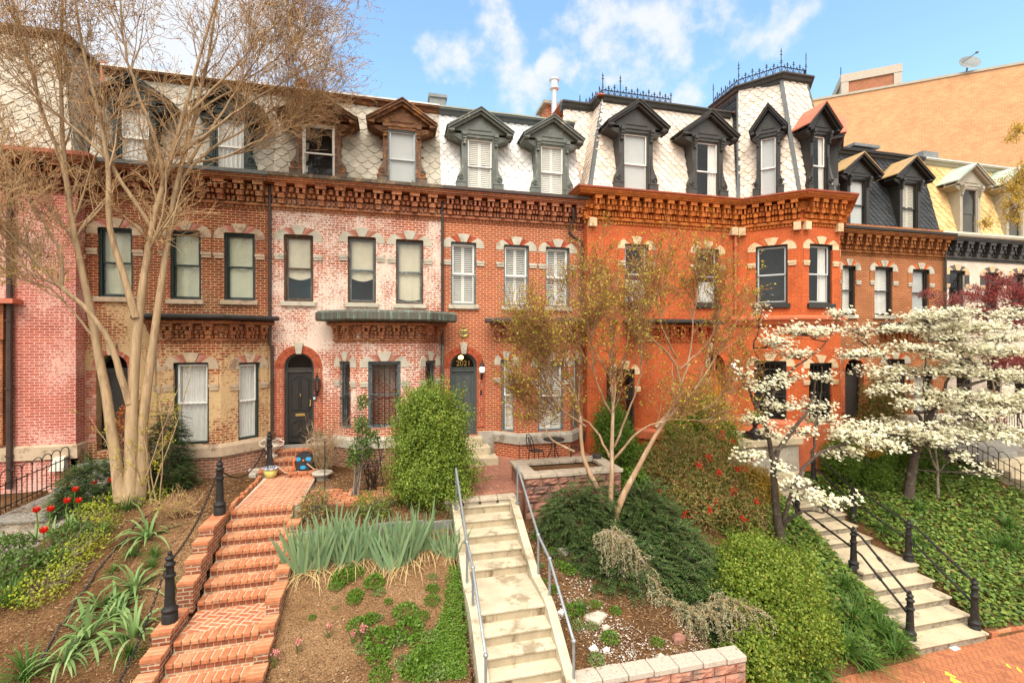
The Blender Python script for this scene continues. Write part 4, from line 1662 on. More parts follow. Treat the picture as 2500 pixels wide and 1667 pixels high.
def house_b():
    r = empty('brick_house', (0, 0, 0), 'brick row house with flaking white paint, brown wooden dormers and copper bay roof', 'house', 'brick row houses')
    x0, x1 = -3.47, 1.44
    kw = dict(stone='limestone', arch='arch_brick_worn', wall='brick_b', frame='brown_wood', bars='grey_blind', sill_mat='limestone')
    ops = []
    for px, k, fm in (((693, 765, 573, 736), 'roman', 'brown_wood'), ((849, 918, 578, 739), 'roman', 'slate_blue_paint'), ((966.6, 1033.6, 585, 742), 'roman_low', 'slate_blue_paint')):
        o = add_window(r, W0, px, None, **dict(kw, kind=k, bars=fm if fm != 'brown_wood' else 'brown_wood'))
        ops.append(o)
    a, b, _, zt = W0.rect(693, 766.5, 861, 1084)
    z0, zs = 3.68, zt - (b - a) * .50
    door, (L, R, Z0, Z1, zb, fw, c, h, RR, zs, d), lf = arch_door(r, W0, a, b, z0, zs, zt, 'brick_b', 'charcoal_paint', 'door_black', 'arch_brick', 'limestone', d=-.20)
    dh = Z1 - Z0
    panels(lf, L, R, Z0, Z1, d - .01, [(Z0 + dh * .08, Z0 + dh * .33, True), (Z0 + dh * .45, Z0 + dh * .95, True)])
    lo = lf.build('door', 'door_black', door)
    m = MB(W0)
    cc = (L + R) / 2
    m.box(cc - .13, cc + .13, d - .01, d + .02, Z0 + dh * .375, Z0 + dh * .41)
    m.build('mail_slot', 'brass', door)
    m = MB(W0)
    m.tube([W0.w(cc, d + .03, Z0 + dh * .64), W0.w(cc + .02, d + .05, Z0 + dh * .66), W0.w(cc, d + .03, Z0 + dh * .69)], .014, 6)
    m.build('door_knocker', 'brass', door)
    m = MB(W0)
    m.sphere(W0.w(R - .06, d + .04, Z0 + dh * .52), .03)
    m.box(R - .075, R - .045, d - .01, d + .012, Z0 + dh * .53, Z0 + dh * .60)
    m.build('door_knob', 'brass', door)
    g = MB(W0)
    g.add([(L, d - .05, zb), (R, d - .05, zb), (R, d - .05, zt), (L, d - .05, zt)], [(0, 1, 2, 3)])
    g.build('transom', 'window_glass', door)
    th = MB(W0)
    th.box(a - .02, b + .02, -.3, .10, z0 - .12, z0)
    th.build('threshold', 'bluestone', door)
    ops.append((a, b, z0, zt))
    simple_front(r, x0, x1, 0, ops, CB + .8, 'brick_b')
    bw = dict(stone='limestone', arch='arch_brick_worn', wall='brick_b', frame='slate_blue_paint', bars='slate_blue_paint', kind='dark', w=.24)
    frs, pts = bay(r, -1.756, 1.40, 0, .72, .68, .70, 0, 3.92, 'brick_b',
                   [(0, (828, 845, 880, 1040), dict(bw, rect=(.26, .72, 4.15, 6.12))), (1, (899, 978, 881, 1044), dict(bw)), (2, (1033.6, 1051.6, 879, 1040), dict(bw, rect=(.24, .72, 4.15, 6.12)))],
                   'verdigris', cor='brick_b_cornice', roof_h=.34, roof_d=.66)
    # iron window guards
    gb = MB()
    for fi, rc in ((0, (.26, .72, 4.15, 6.12)), (1, frs[1].rect(899, 978, 881, 1044)), (2, (.24, .72, 4.15, 6.12))):
        fr = frs[fi]
        a2, b2, zb2, zt2 = rc
        n = 5 if fi == 1 else 3
        gb.cut()
        for i in range(n):
            s = a2 + (b2 - a2) * (i + 1) / (n + 1)
            gb.tube([fr.w(s, .0, zb2 + .05), fr.w(s, .0, zt2 - .12)], .012, 5)
        for z in (zb2 + (zt2 - zb2) * .45, zt2 - .2, zb2 + .12):
            gb.tube([fr.w(a2 - .02, .0, z), fr.w(b2 + .02, .0, z)], .014, 5)
    gb.build('window_guard', 'cast_iron', r)
    cornice_run([(x0, 0), (x1, 0)], CB, ZG - CB, 'brick_b_cornice', r, .53, 1.0, 'tar_gutter')
    dz = []
    for px in ((743, 812, 308, 443), (952.5, 1011.5, 322, 458)):
        s0, s1, zb, zt = W0.rect(*px, d=-.05)
        dz.append(((s0 + s1) / 2, (s1 - s0) / 2 + .06, zt + .06))
    mansard(r, x0, x1, 0, ZG + .1, 14.48, 'slate_tan', dz, 'rust_wood', 'white_flashing')
    for i, (c, hw, zt) in enumerate(dz):
        dormer(r, W0, c, hw, ZG + .13, zt, 'rust_wood', 'rust_wood', 'dark' if i == 0 else 'half_grey', 'grey_blind' if i else 'white_paint', scroll_mat='rust_wood_grey', casing='slate_blue_paint' if i else 'white_paint')
    shell(r, x0, x1, 1.0, 9.5, 14.44, 'brick_b')
    pipe(r, 1.46, -.09, 6.6, 11.1, 'brown_pipe')
    pipe(r, 1.46, -.07, 3.0, 6.7, 'verdigris', r=.04)
    lan = MB(W0)
    lx, lz = W0.hit(776, 940)
    p = W0.w(lx, .16, lz)
    lan.lathe((p[0], p[1], p[2] - .32), [(.005, 0), (.02, .03), (.045, .07), (.03, .10), (.065, .14), (.07, .16)], 8)
    lan.lathe((p[0], p[1], p[2] + .12), [(.12, 0), (.10, .04), (.05, .11), (.03, .14), (.04, .17), (.012, .21), (.02, .24), (.004, .29)], 8)
    for i in range(6):
        g = i * math.pi / 3
        lan.tube([(p[0] + .066 * math.cos(g), p[1] + .066 * math.sin(g), p[2] - .17), (p[0] + .098 * math.cos(g), p[1] + .098 * math.sin(g), p[2] + .13)], .008, 4)
    lan.tube([(p[0], p[1], p[2] - .2), (p[0], p[1] + .05, p[2] - .3), (p[0], -.0, p[2] - .24)], .014, 6)
    lo = lan.build('wall_lantern', 'cast_iron', r, smooth=False)
    lg = MB()
    lg.lathe((p[0], p[1], p[2] - .15), [(.05, 0), (.085, .27)], 6)
    lg.build('lamp_glass', 'window_glass', lo)
    kp = MB(W0)
    kx, kz = W0.hit(768, 970)
    kp.box(kx - .05, kx + .05, -.01, .05, kz - .09, kz + .09)
    kp.build('keypad', 'black_plastic', r)
    kp = MB(W0)
    kp.box(kx - .03, kx + .03, .05, .056, kz - .05, kz + .03)
    kp.build('keypad_face', 'grey_blind', r)
    return r


def house_c():
    r = empty('brick_house', (0, 0, 0), 'clean red brick row house with white slate roof and grey arched door', 'house', 'brick row houses')
    x0, x1 = 1.44, 6.23
    kw = dict(frame='slate_blue_paint', bars='white_paint', kind='shutter', sill_mat='limestone')
    ops = []
    for px in ((1100.6, 1162.6, 591, 744), (1229.8, 1291, 598, 747), (1332, 1390, 603.6, 749)):
        o = add_window(r, W0, px, None, **kw)
        ops.append(o)
    a, b, _, zt = W0.rect(1098.7, 1164.5, 861, 1084)
    z0, zs = 3.68, zt - (b - a) * .50
    door, (L, R, Z0, Z1, zb, fw, c, h, RR, zs, d), lf = arch_door(r, W0, a, b, z0, zs, zt, 'brick_c', 'door_grey', 'door_grey', 'arch_brick', 'limestone', d=-.20)
    dh = Z1 - Z0
    panels(lf, L, R, Z0, Z1, d - .01, [(Z0 + dh * .08, Z0 + dh * .35, False), (Z0 + dh * .42, Z0 + dh * .96, False)])
    lo = lf.build('door', 'door_grey', door)
    cc = (L + R) / 2
    m = MB(W0)
    m.tube([W0.w(cc + .01, d + .03, Z0 + dh * .60), W0.w(cc + .035, d + .06, Z0 + dh * .66), W0.w(cc, d + .03, Z0 + dh * .72)], .016, 6)
    m.build('door_knocker', 'brass', door)
    g = MB(W0)
    g.add([(L, d - .05, zb), (R, d - .05, zb), (R, d - .05, zt), (L, d - .05, zt)], [(0, 1, 2, 3)])
    tg = g.build('transom', 'window_glass', door)
    text_mesh('2021', .24, W0, cc + .03, d - .045, zb + .045, 'brass', door)
    gl = MB(W0)
    gl.lathe(W0.w(cc - .02, d - .30, zb + .24), [(.05, 0), (.09, .04), (.08, .10), (.03, .14)], 10)
    gl.build('hall_lamp', 'lit_glass', door)
    ops.append((a, b, z0, zt))
    simple_front(r, x0, x1, 0, ops, CB + .8, 'brick_c')
    bw = dict(frame='slate_blue_paint', bars='white_paint', kind='shutter', w=.24)
    bay(r, 3.16, 6.17, 0, .65, .65, .66, 0, 3.80, 'brick_c',
        [(0, (1222, 1258, 877, 1044), dict(bw, rect=(.24, .72, 3.82, 6.12))), (1, (1313, 1376, 881, 1051), dict(bw)), (2, None, dict(bw, rect=(.24, .70, 3.82, 6.12)))],
        'brown_gutter', cor='brick_c_cornice', base_mat='grey_stone', wall_low='brick_c', roof_h=.2, roof_d=.58)
    m = MB(W0)
    m.box(b + .03, 3.14, 0, .05, GZ, 3.80)
    m.cut()
    m.box(x0, a - .05, 0, .05, GZ, 3.80)
    m.build('foundation_stone', 'grey_stone', r)
    cornice_run([(x0, 0), (x1, 0)], CB, ZG - CB, 'brick_c_cornice', r, .42, 1.0, 'brown_gutter')
    dz = []
    for px in ((1144, 1200, 341, 470), (1323, 1374, 357, 486)):
        s0, s1, zb, zt = W0.rect(*px, d=-.05)
        dz.append(((s0 + s1) / 2, (s1 - s0) / 2 + .06, zt + .06))
    mansard(r, x0, x1, 0, ZG + .1, 14.46, 'slate_white', dz, 'grey_metal', 'sage_paint', backing='slate_gap_light', w=.25, e=.15)
    for i, (c, hw, zt) in enumerate(dz):
        dormer(r, W0, c, hw, ZG + .13, zt, 'green_grey_paint', 'green_grey_paint', 'closed_shutter')
    shell(r, x0, x1, 1.0, 9.5, 14.42, 'brick_c')
    # offset gutter pipe at the right hand end
    p = MB()
    q = [at_y(u, v, -.16) for u, v in ((1394, 512), (1397, 535), (1391, 555), (1391, 570), (1406, 582), (1420, 590), (1421, 610), (1421, 680), (1421, 740))]
    q[0].y = -.35
    q[1].y = -.30
    p.tube(q, .05, 8)
    p.build('downpipe', 'brown_pipe', r, smooth=True)
    # medallion over the door
    mx, mz = W0.hit(1132, 812)
    md = MB(W0)
    n = 20
    md.prism([(mx + .16 * math.cos(2 * math.pi * i / n), mz + .165 * math.sin(2 * math.pi * i / n)) for i in range(n)], 0, .02)
    mo = md.build('medallion', 'medallion', r)
    rr = MB(W0)
    rr.tube([W0.w(mx + .145 * math.cos(2 * math.pi * i / n), .025, mz + .15 * math.sin(2 * math.pi * i / n)) for i in range(n)], .014, 5, closed=True)
    for sx in (-.06, .06):
        rr.tube([W0.w(mx + sx + .045 * math.cos(2 * math.pi * i / 10), .028, mz + .02 + .045 * math.sin(2 * math.pi * i / 10)) for i in range(10)], .013, 5, closed=True)
    rr.tube([W0.w(mx - .11, .028, mz - .07), W0.w(mx, .03, mz - .10), W0.w(mx + .11, .028, mz - .07)], .014, 5)
    rr.tube([W0.w(mx - .11, .028, mz + .09), W0.w(mx, .03, mz + .07), W0.w(mx + .11, .028, mz + .09)], .016, 5)
    rr.tube([W0.w(mx - .04, .028, mz + .165), W0.w(mx, .03, mz + .20), W0.w(mx + .04, .028, mz + .165)], .014, 5)
    rr.build('raised_ring', 'brass', mo)
    # coach light and bell push
    lx, lz = W0.hit(1175, 900)
    b1 = MB(W0)
    p = W0.w(lx, .15, lz)
    b1.lathe((p[0], p[1], p[2] + .08), [(.105, 0), (.09, .03), (.03, .12), (.012, .20), (.003, .26)], 8)
    b1.lathe((p[0], p[1], p[2] - .17), [(.02, 0), (.06, .04), (.065, .07)], 8)
    b1.tube([(p[0], p[1], p[2] - .15), (p[0], p[1] + .02, p[2] - .24), (p[0], 0, p[2] - .26)], .016, 6)
    b1.tube([(p[0], -.03, p[2] - .34), (p[0], -.03, p[2] - .18)], .03, 8)
    lo2 = b1.build('coach_light', 'cast_iron', r)
    b1 = MB()
    b1.lathe((p[0], p[1], p[2] - .10), [(.06, 0), (.085, .09), (.075, .18)], 8)
    b1.build('lamp_glass', 'lamp_globe', lo2)
    kx, kz = W0.hit(1174, 958)
    b1 = MB(W0)
    b1.box(kx - .03, kx + .03, -.01, .03, kz - .08, kz + .08)
    b1.build('doorbell', 'black_plastic', r)
    # stone entrance steps
    st = MB()
    for k, (zt, y1, xe) in enumerate(((3.68, -.36, .12), (3.45, -.78, .30), (3.22, -1.18, .46))):
        o = MB()
        o.wbox(a - .2, b + xe, y1, .0 if k == 0 else y1 + .55, zt - .26, zt)
        o.build('entrance_step', 'dstep_stone', r, bevel=.02)
    return r


house_a()
HB = house_b()
HC = house_c()

# ---------------------------------------------------------------- orange corner-towered house
def plane_slates(root, B0, B1, T0, T1, mat, holes=(), **kw):
    """slates on a sloping facet between a base edge and a top edge"""
    B0, B1, T0, T1 = map(Vector, (B0, B1, T0, T1))
    T = (B1 - B0).normalized()
    up = (T0 + T1) / 2 - (B0 + B1) / 2
    U = up - T * up.dot(T)
    Ht = U.length
    U.normalize()
    N = T.cross(U)
    W = (B1 - B0).length
    l1, r1 = (T0 - B0).dot(T), (T1 - B0).dot(T)
    return slates(B0, T, U, N, (lambda q: (l1 * q / Ht, W + (r1 - W) * q / Ht), Ht), mat, root, holes, **kw), (T, U, N, Ht)


def cresting(root, path, h, tall=()):
    mb = MB()
    for i in range(len(path) - 1):
        A, B = Vector(path[i]), Vector(path[i + 1])
        L = (B - A).length
        n = max(2, int(L / .22))
        D = (B - A) / L
        for z in (.05, h * .48):
            mb.tube([A + Vector((0, 0, z)), B + Vector((0, 0, z))], .02, 4)
        for j in range(n + 1):
            p = A + D * (L * j / n)
            hh = h * (1.75 if (i, j) in tall or (j == 0 and i > 0) else (1.0 if j % 2 == 0 else .86))
            mb.tube([p, p + Vector((0, 0, hh * .9)), p + Vector((0, 0, hh))], [.021, .017, .004], 4)
            for zz, w in ((.72, .045), (.84, .03)):
                q = p + Vector((0, 0, hh * zz))
                mb.tube([q - D * w + Vector((0, 0, .02)), q - Vector((0, 0, .01)), q + D * w + Vector((0, 0, .02))], .015, 4)
            if j < n:
                m = p + D * (L / n * .5)
                w = L / n * .30
                mb.tube([m - D * w + Vector((0, 0, .05)), m - D * w * 1.1 + Vector((0, 0, h * .28)), m + Vector((0, 0, h * .62)), m + D * w * 1.1 + Vector((0, 0, h * .28)), m + D * w + Vector((0, 0, .05))], .014, 4)
                mb.tube([m + Vector((0, 0, .05)), m + Vector((0, 0, h * .70))], .008, 4)
    return mb.build('cresting', 'cast_iron', root)


def house_d():
    r = empty('brick_house', (0, 0, 0), 'bright orange brick house with polygonal corner tower and iron roof cresting', 'house', 'brick row houses')
    YD = -.39
    P = [(12.06, YD), (13.48, -1.81), (15.11, -1.81), (16.53, YD)]
    F0 = Fr(0, YD)
    FT = [Fr(*P[i], P[i + 1][0] - P[i][0], P[i + 1][1] - P[i][1]) for i in range(3)]
    LT = [math.hypot(P[i + 1][0] - P[i][0], P[i + 1][1] - P[i][1]) for i in range(3)]
    kw = dict(stone='buff_stone', arch='arch_brick_orange', wall='brick_d', frame='black_paint', bars='black_paint', sill_mat='black_paint', sill_h=.16)
    ops = []
    for px in ((1524.5, 1582.7, 596, 741), (1700.6, 1753.8, 607, 741)):
        o = add_window(r, F0, px, None, **dict(kw, kind='ac', bars='grey_blind'))
        ops.append(o)
    tops = {0: [], 1: [], 2: []}
    for fi, px, k in ((0, (1845, 1923, 599, 741), 'dark'), (1, (1975, 2031.5, 596, 741), 'side'), (2, None, 'dark')):
        rc = FT[fi].rect(*px) if px else (.6, 1.4, 7.9, 9.9)
        o = add_window(r, FT[fi], px, None, **dict(kw, kind=k, rect=rc, rail=.5, bars='grey_blind'))
        tops[fi].append(o)
    # ground floor: tower windows with iron guards
    gb = MB()
    for fi, px in ((0, (1841, 1920, 880, 1035)), (1, (1975, 2030, 885, 1035)), (2, None)):
        rc = FT[fi].rect(*px) if px else (.6, 1.4, 4.3, 6.1)
        o = add_window(r, FT[fi], px, None, **dict(kw, kind='dark', rect=rc, sill_mat='terracotta_paint'))
        tops[fi].append(o)
        fr = FT[fi]
        gb.cut()
        for i in range(5):
            s = rc[0] + (rc[1] - rc[0]) * (i + 1) / 6
            gb.tube([fr.w(s, .03, rc[2] + .05), fr.w(s, .03, rc[3] - .1)], .013, 5)
        for z in (rc[2] + .15, rc[2] + 1.0, rc[3] - .3):
            gb.tube([fr.w(rc[0], .03, z), fr.w(rc[1], .03, z)], .014, 5)
    gb.build('window_guard', 'cast_iron', r)
    # entrance
    a, b, _, zt = F0.rect(1693, 1770, 858, 1060)
    z0, zs = 3.55, zt - (b - a) * .5
    door, (L, R, Z0, Z1, zb, fw, c, h, RR, zs, d), lf = arch_door(r, F0, a, b, z0, zs, zt, 'brick_d', 'door_oak', 'door_oak', 'arch_brick_orange', 'buff_stone', rings=1, d=-.25)
    for i in range(2):
        s = L + (R - L) * (.25 + .5 * i)
        lf.box(s - .20, s + .20, d - .01, d + .02, Z0 + .25, Z1 - .55)
        n = 10
        lf.prism([(s + .20 * math.cos(math.pi * k / n), Z1 - .55 + .20 * math.sin(math.pi * k / n)) for k in range(n + 1)], d - .01, d + .02)
    lf.build('door', 'door_oak', door)
    g = MB(F0)
    g.add([(L, d - .05, zb), (R, d - .05, zb), (R, d - .05, zt), (L, d - .05, zt)], [(0, 1, 2, 3)])
    g.build('transom', 'window_glass', door)
    mm = MB(F0)
    mm.box(c - .07, c + .07, d - .06, d + .03, zb, zt - .06)
    mm.build('mullion', 'door_oak', door)
    text_mesh('20', .17, F0, c - .30, d - .045, zb + .05, 'brass', door)
    text_mesh('19', .17, F0, c + .30, d - .045, zb + .05, 'brass', door)
    ops.append((a, b, z0, zt))
    for u, v in ((1691, 893), (1791, 891)):
        s, z = F0.hit(u, v, .22)
        m = MB(F0)
        p = F0.w(s, .22, z)
        m.tube([F0.w(s, 0, z - .16), F0.w(s, .12, z - .2), F0.w(s, .22, z - .12)], .018, 6)
        m.lathe((p[0], p[1], p[2] - .13), [(.03, 0), (.05, .03)], 8)
        lo = m.build('globe_lamp', 'cast_iron', r)
        m = MB()
        m.sphere(p, .105, 14, 9)
        m.build('lamp_globe', 'lamp_globe', lo, smooth=True)
    # walls
    mb = MB(F0)
    wall_panel(mb, 6.23, 12.06, GZ, CB + 1.05, ops)
    mb.fr = Fr(6.23, .05, 0, -1)
    wall_panel(mb, 0, .44, GZ, CB + 1.05, [])
    for i in range(3):
        mb.fr = FT[i]
        wall_panel(mb, 0, LT[i], GZ, CB + 1.05, tops[i])
    mb.build('wall', 'brick_d', r)
    # flat-front bay behind the bare tree
    bay(r, 7.7, 10.9, YD, .62, .62, .62, 0, 3.8, 'brick_d',
        [(1, (1503, 1549, 900, 1050), dict(stone='buff_stone', arch='arch_brick_orange', wall='brick_d', frame='black_paint', bars='black_paint', kind='dark', w=.2)),
         (2, None, dict(rect=(.22, .66, 4.2, 6.0), stone='buff_stone', arch='arch_brick_orange', wall='brick_d', frame='black_paint', bars='black_paint', kind='dark', w=.16))],
        'black_gutter', cor='brick_d', base_mat='terracotta_paint', wall_low='brick_d', roof_h=.18, roof_d=.5)
    # belt course and base round the tower
    tp = [(11.7, YD)] + P + [(16.7, YD)]
    t = MB()
    t.sweep(tp, [(0, 7.28), (.08, 7.28), (.14, 7.40), (.20, 7.46), (.20, 7.53), (.05, 7.60), (0, 7.60)])
    t.build('belt_course', 'terracotta_paint', r)
    t = MB()
    t.sweep([(10.95, YD)] + P + [(16.7, YD)], [(-.1, GZ), (.10, GZ), (.10, 3.85), (.04, 3.98), (-.1, 3.98)])
    t.build('water_table', 'terracotta_paint', r)
    # entablature
    zc, H = 10.66, 1.0
    path = [(6.23, .1), (6.23, YD)] + P + [(16.53, .1)]
    cornice_run(path, zc, H, 'brick_d_cornice', r, .43, 1.0, 'red_roof', gh=.07)
    ends = MB(F0)
    for s in (6.38, 11.85):
        ends.cut()
        ends.box(s - .13, s + .13, 0, .16, zc - .14, zc + .14)
    for i, s in ((0, .18), (0, LT[0] - .14), (1, .14), (1, LT[1] - .14)):
        ends.cut()
        ends.fr = FT[i]
        ends.box(s - .11, s + .11, 0, .15, zc - .16, zc + .12)
    ends.build('corbel_stone', 'buff_stone', r)
    zg = zc + H + .05
    # roof fronts
    dorm = []
    for px in ((1527, 1579.5, 328, 459), (1704, 1752, 349, 473)):
        s0, s1, zb, zt = F0.rect(*px, d=-.05)
        dorm.append(((s0 + s1) / 2, (s1 - s0) / 2 + .06, zt + .06))
    ZD = 15.42
    k = 1.03
    plane_slates(r, (6.33, YD + .1, zg), (12.1, YD + .1, zg), (7.21, YD + .98, ZD), (12.9, YD + .98, ZD), 'slate_pink',
                 [(c - hw - 6.33, c + hw - 6.33, -.1, (z - zg) * k) for c, hw, z in dorm], w=.30, e=.165, backing='slate_gap_light')
    plane_slates(r, (6.33, 3.0, zg), (6.33, YD + .1, zg), (7.21, 3.0, ZD), (7.21, YD + .98, ZD), 'slate_pink', w=.30, e=.165, backing='slate_gap_light')
    plane_slates(r, (5.70, .62, zg - .2), (6.9, .62, zg - .2), (6.0, 1.3, ZD - .05), (7.2, 1.3, ZD - .05), 'slate_pink', w=.30, e=.165, backing='slate_gap_light')
    hips = MB()
    hips.tube([(6.33, YD + .1, zg - .05), (7.21, YD + .98, ZD - .2)], .085, 4)
    hips.cut()
    cor = [(-.1, ZD - .30), (.04, ZD - .30), (.08, ZD - .17), (.15, ZD - .15), (.18, ZD - .05), (.25, ZD - .03), (.25, ZD + .02), (-.1, ZD + .02)]
    rc = MB()
    rc.sweep([(5.95, 1.30), (7.21, 1.30), (7.21, YD + .98), (12.5, YD + .98)][2:], cor)
    rc.sweep([(7.21, 1.34), (7.21, YD + .98)], cor)
    rc.sweep([(5.9, 1.30), (7.05, 1.30)], cor)
    dk = MB()
    dk.vprism([(7.0, YD + .8), (13.2, YD + .8), (13.2, 9), (7.0, 9)], ZD + .025, ZD + .06)
    dk.vprism([(5.9, 1.2), (7.2, 1.2), (7.2, 9), (5.9, 9)], ZD + .022, ZD + .055)
    dk.build('roof', 'red_roof', r)
    for c, hw, zt in dorm:
        dormer(r, F0, c, hw, zg + .02, zt, 'charcoal_paint', 'charcoal_paint', 'half_grey' if c < 9 else 'side', 'white_paint')
    # tower roof
    ZT = 16.36
    base = [(12.16, 1.2), (12.16, YD + .04), (13.52, -1.71), (15.07, -1.71), (16.43, YD + .04), (16.43, 1.2)]
    top = [(12.80, 1.9), (12.76, .37), (13.64, -.75), (14.74, -.75), (15.62, .37), (15.62, 1.9)]
    tdorm = []
    for fi, px in ((0, (1859, 1892.5, 336, 467)), (1, (1986.6, 2009, 331, 452))):
        s0, s1, zb, zt = FT[fi].rect(*px, d=-.05)
        tdorm.append([(s0 + s1) / 2, (s1 - s0) / 2 + .06, zt + .05])
    tdorm[1][0] = LT[1] * .5
    tdorm[1][1] = .30
    tdorm.append([LT[2] * .5, .33, tdorm[1][2]])
    for i in range(5):
        ho = []
        if 1 <= i <= 3:
            c, hw, z = tdorm[i - 1]
            fr = FT[i - 1]
            w = Vector(fr.w(c, 0, 0))
            b0 = Vector((base[i][0], base[i][1], 0))
            b1 = Vector((base[i + 1][0], base[i + 1][1], 0))
            t = (b1 - b0).normalized()
            cc = (Vector((w.x, w.y, 0)) - b0).dot(t)
            ho = [(cc - hw, cc + hw, -.1, (z - zg) * 1.03)]
        plane_slates(r, (*base[i], zg), (*base[i + 1], zg), (*top[i], ZT), (*top[i + 1], ZT), 'slate_black' if i == 0 else 'slate_pink', ho, w=.30, e=.165, hexa=i != 0, backing='slate_gap_light')
        hips.tube([(*base[i + 1], zg - .05), (*top[i + 1], ZT - .15)], .085, 4) if i < 4 else None
    hips.build("hip_flashing", 'grey_metal', r)
    tc2 = [(-.1, ZT - .30), (.04, ZT - .30), (.08, ZT - .17), (.15, ZT - .15), (.18, ZT - .05), (.26, ZT - .03), (.26, ZT + .02), (-.1, ZT + .02)]
    rc.sweep(top, tc2)
    rc.build('roof_moulding', 'charcoal_paint', r)
    tk = MB()
    tk.vprism(top + [(15.62, 3.0), (12.8, 3.0)], ZT + .022, ZT + .06)
    tk.build('tower_roof', 'red_roof', r)
    for i in range(3):
        c, hw, zt = tdorm[i]
        dormer(r, FT[i], c, hw, zg + .02, zt, 'black_paint', 'charcoal_paint' if i == 0 else 'red_roof', ('grey', 'side', 'grey')[i], 'white_paint', back=1.7, ew=hw * (2.3 if i else 2.1))
    cresting(r, [(7.02, 2.2, ZD + .06), (7.25, YD + 1.0, ZD + .06), (10.0, YD + 1.0, ZD + .06)], .50, {(0, 0), (1, 3)})
    cresting(r, [(x, y, ZT + .06) for x, y in top], .55, {(1, 0), (0, 0), (3, 0)})
    shell(r, 6.23, 16.53, 1.4, 9.5, 15.35, 'brick_d')
    pipe(r, 11.93, YD - .07, 7.6, 11.1, 'orange_pipe')
    pipe(r, 11.05, YD - .07, 3.9, 7.3, 'orange_pipe')
    # porch slab and its step
    s = MB()
    s.wbox(9.9, 13.2, -2.15, YD + .03, 3.28, 3.50)
    s.build('porch_slab', 'dstep_stone', r, bevel=.02)
    s = MB()
    s.wbox(10.0, 13.1, -2.05, YD, GZ, 3.28)
    s.build('porch_base', 'grey_stone', r)
    return r


def house_e():
    r = empty('brick_house', (0, 0, 0), 'brown brick row house with black slate roof and black dormers right of the tower', 'house', 'brick row houses')
    x0, x1 = 16.55, 22.65
    ops = []
    kw = dict(stone='limestone', arch='arch_brick_orange', wall='brick_e', frame='black_paint', bars='black_paint', sill_mat='limestone')
    for px, k in (((2056, 2088, 648, 769), 'closed_shutter'), ((2135, 2179, 651, 770), 'closed_shutter'), ((2227, 2268, 657, 772), 'grey')):
        o = add_window(r, W0, px, None, **dict(kw, kind=k))
        ops.append(o)
    ops.append((17.4, 18.35, 3.6, 6.02))
    simple_front(r, x0, x1, 0, ops, CB + .9, 'brick_e')
    bay(r, 19.2, 22.5, 0, .7, .7, .7, 0, 3.8, 'brick_e',
        [(0, None, dict(rect=(.22, .78, 4.1, 6.0), stone='limestone', arch='arch_brick_orange', wall='brick_e', frame='black_paint', bars='black_paint', kind='dark', w=.2)),
         (1, (2230, 2275, 915, 1045), dict(stone='limestone', arch='arch_brick_orange', wall='brick_e', frame='black_paint', bars='black_paint', kind='sheer', w=.2))],
        'black_gutter', cor='brick_e_cornice', roof_h=.2, roof_d=.5)
    door, q, lf = arch_door(r, W0, 17.4, 18.35, 3.6, 5.55, 6.02, 'brick_e', 'black_paint', 'black_paint', 'arch_brick_orange', 'limestone', rings=1)
    lf.build('door', 'black_paint', door)
    cornice_run([(x0, 0), (x1, 0)], CB - .35, ZG - CB + .05, 'brick_e_cornice', r, .48, 1.0, 'black_gutter')
    zg = ZG - .35 + .15
    dz = []
    for px in ((2079, 2112.5, 440, 546), (2206.6, 2238.5, 449, 556)):
        s0, s1, zb, zt = W0.rect(*px, d=-.05)
        dz.append(((s0 + s1) / 2, (s1 - s0) / 2 + .06, zt + .05))
    mansard(r, x0, x1, 0, zg, 14.75, 'slate_black', dz, 'black_paint', 'black_gutter', backing='slate_black', w=.28, e=.17)
    for c, hw, zt in dz:
        dormer(r, W0, c, hw, zg + .02, zt, 'black_paint', 'tan_roof', 'cream_shutter' if c > 19.5 else 'grey', 'black_paint', scroll=False, back=1.5)
    shell(r, x0, x1, 1.0, 9.5, 14.7, 'brick_e')
    pipe(r, 22.62, -.10, 3.0, 10.8, 'brown_pipe')
    v = MB()
    p = at_y(2095, 366, 2.5)
    v.wbox(p.x - .6, p.x + .5, 2.2, 3.2, 14.8, p.z - .05)
    v.wbox(p.x - .8, p.x + .7, 2.0, 3.4, p.z - .05, p.z + .08)
    v.build('roof_hatch', 'lead_gutter', r)
    v = MB()
    p = at_y(2252, 378, 1.8)
    v.wbox(p.x - .5, p.x + .4, 1.4, 2.2, 14.8, p.z)
    v.build('roof_vent', 'lead_gutter', r)
    return r


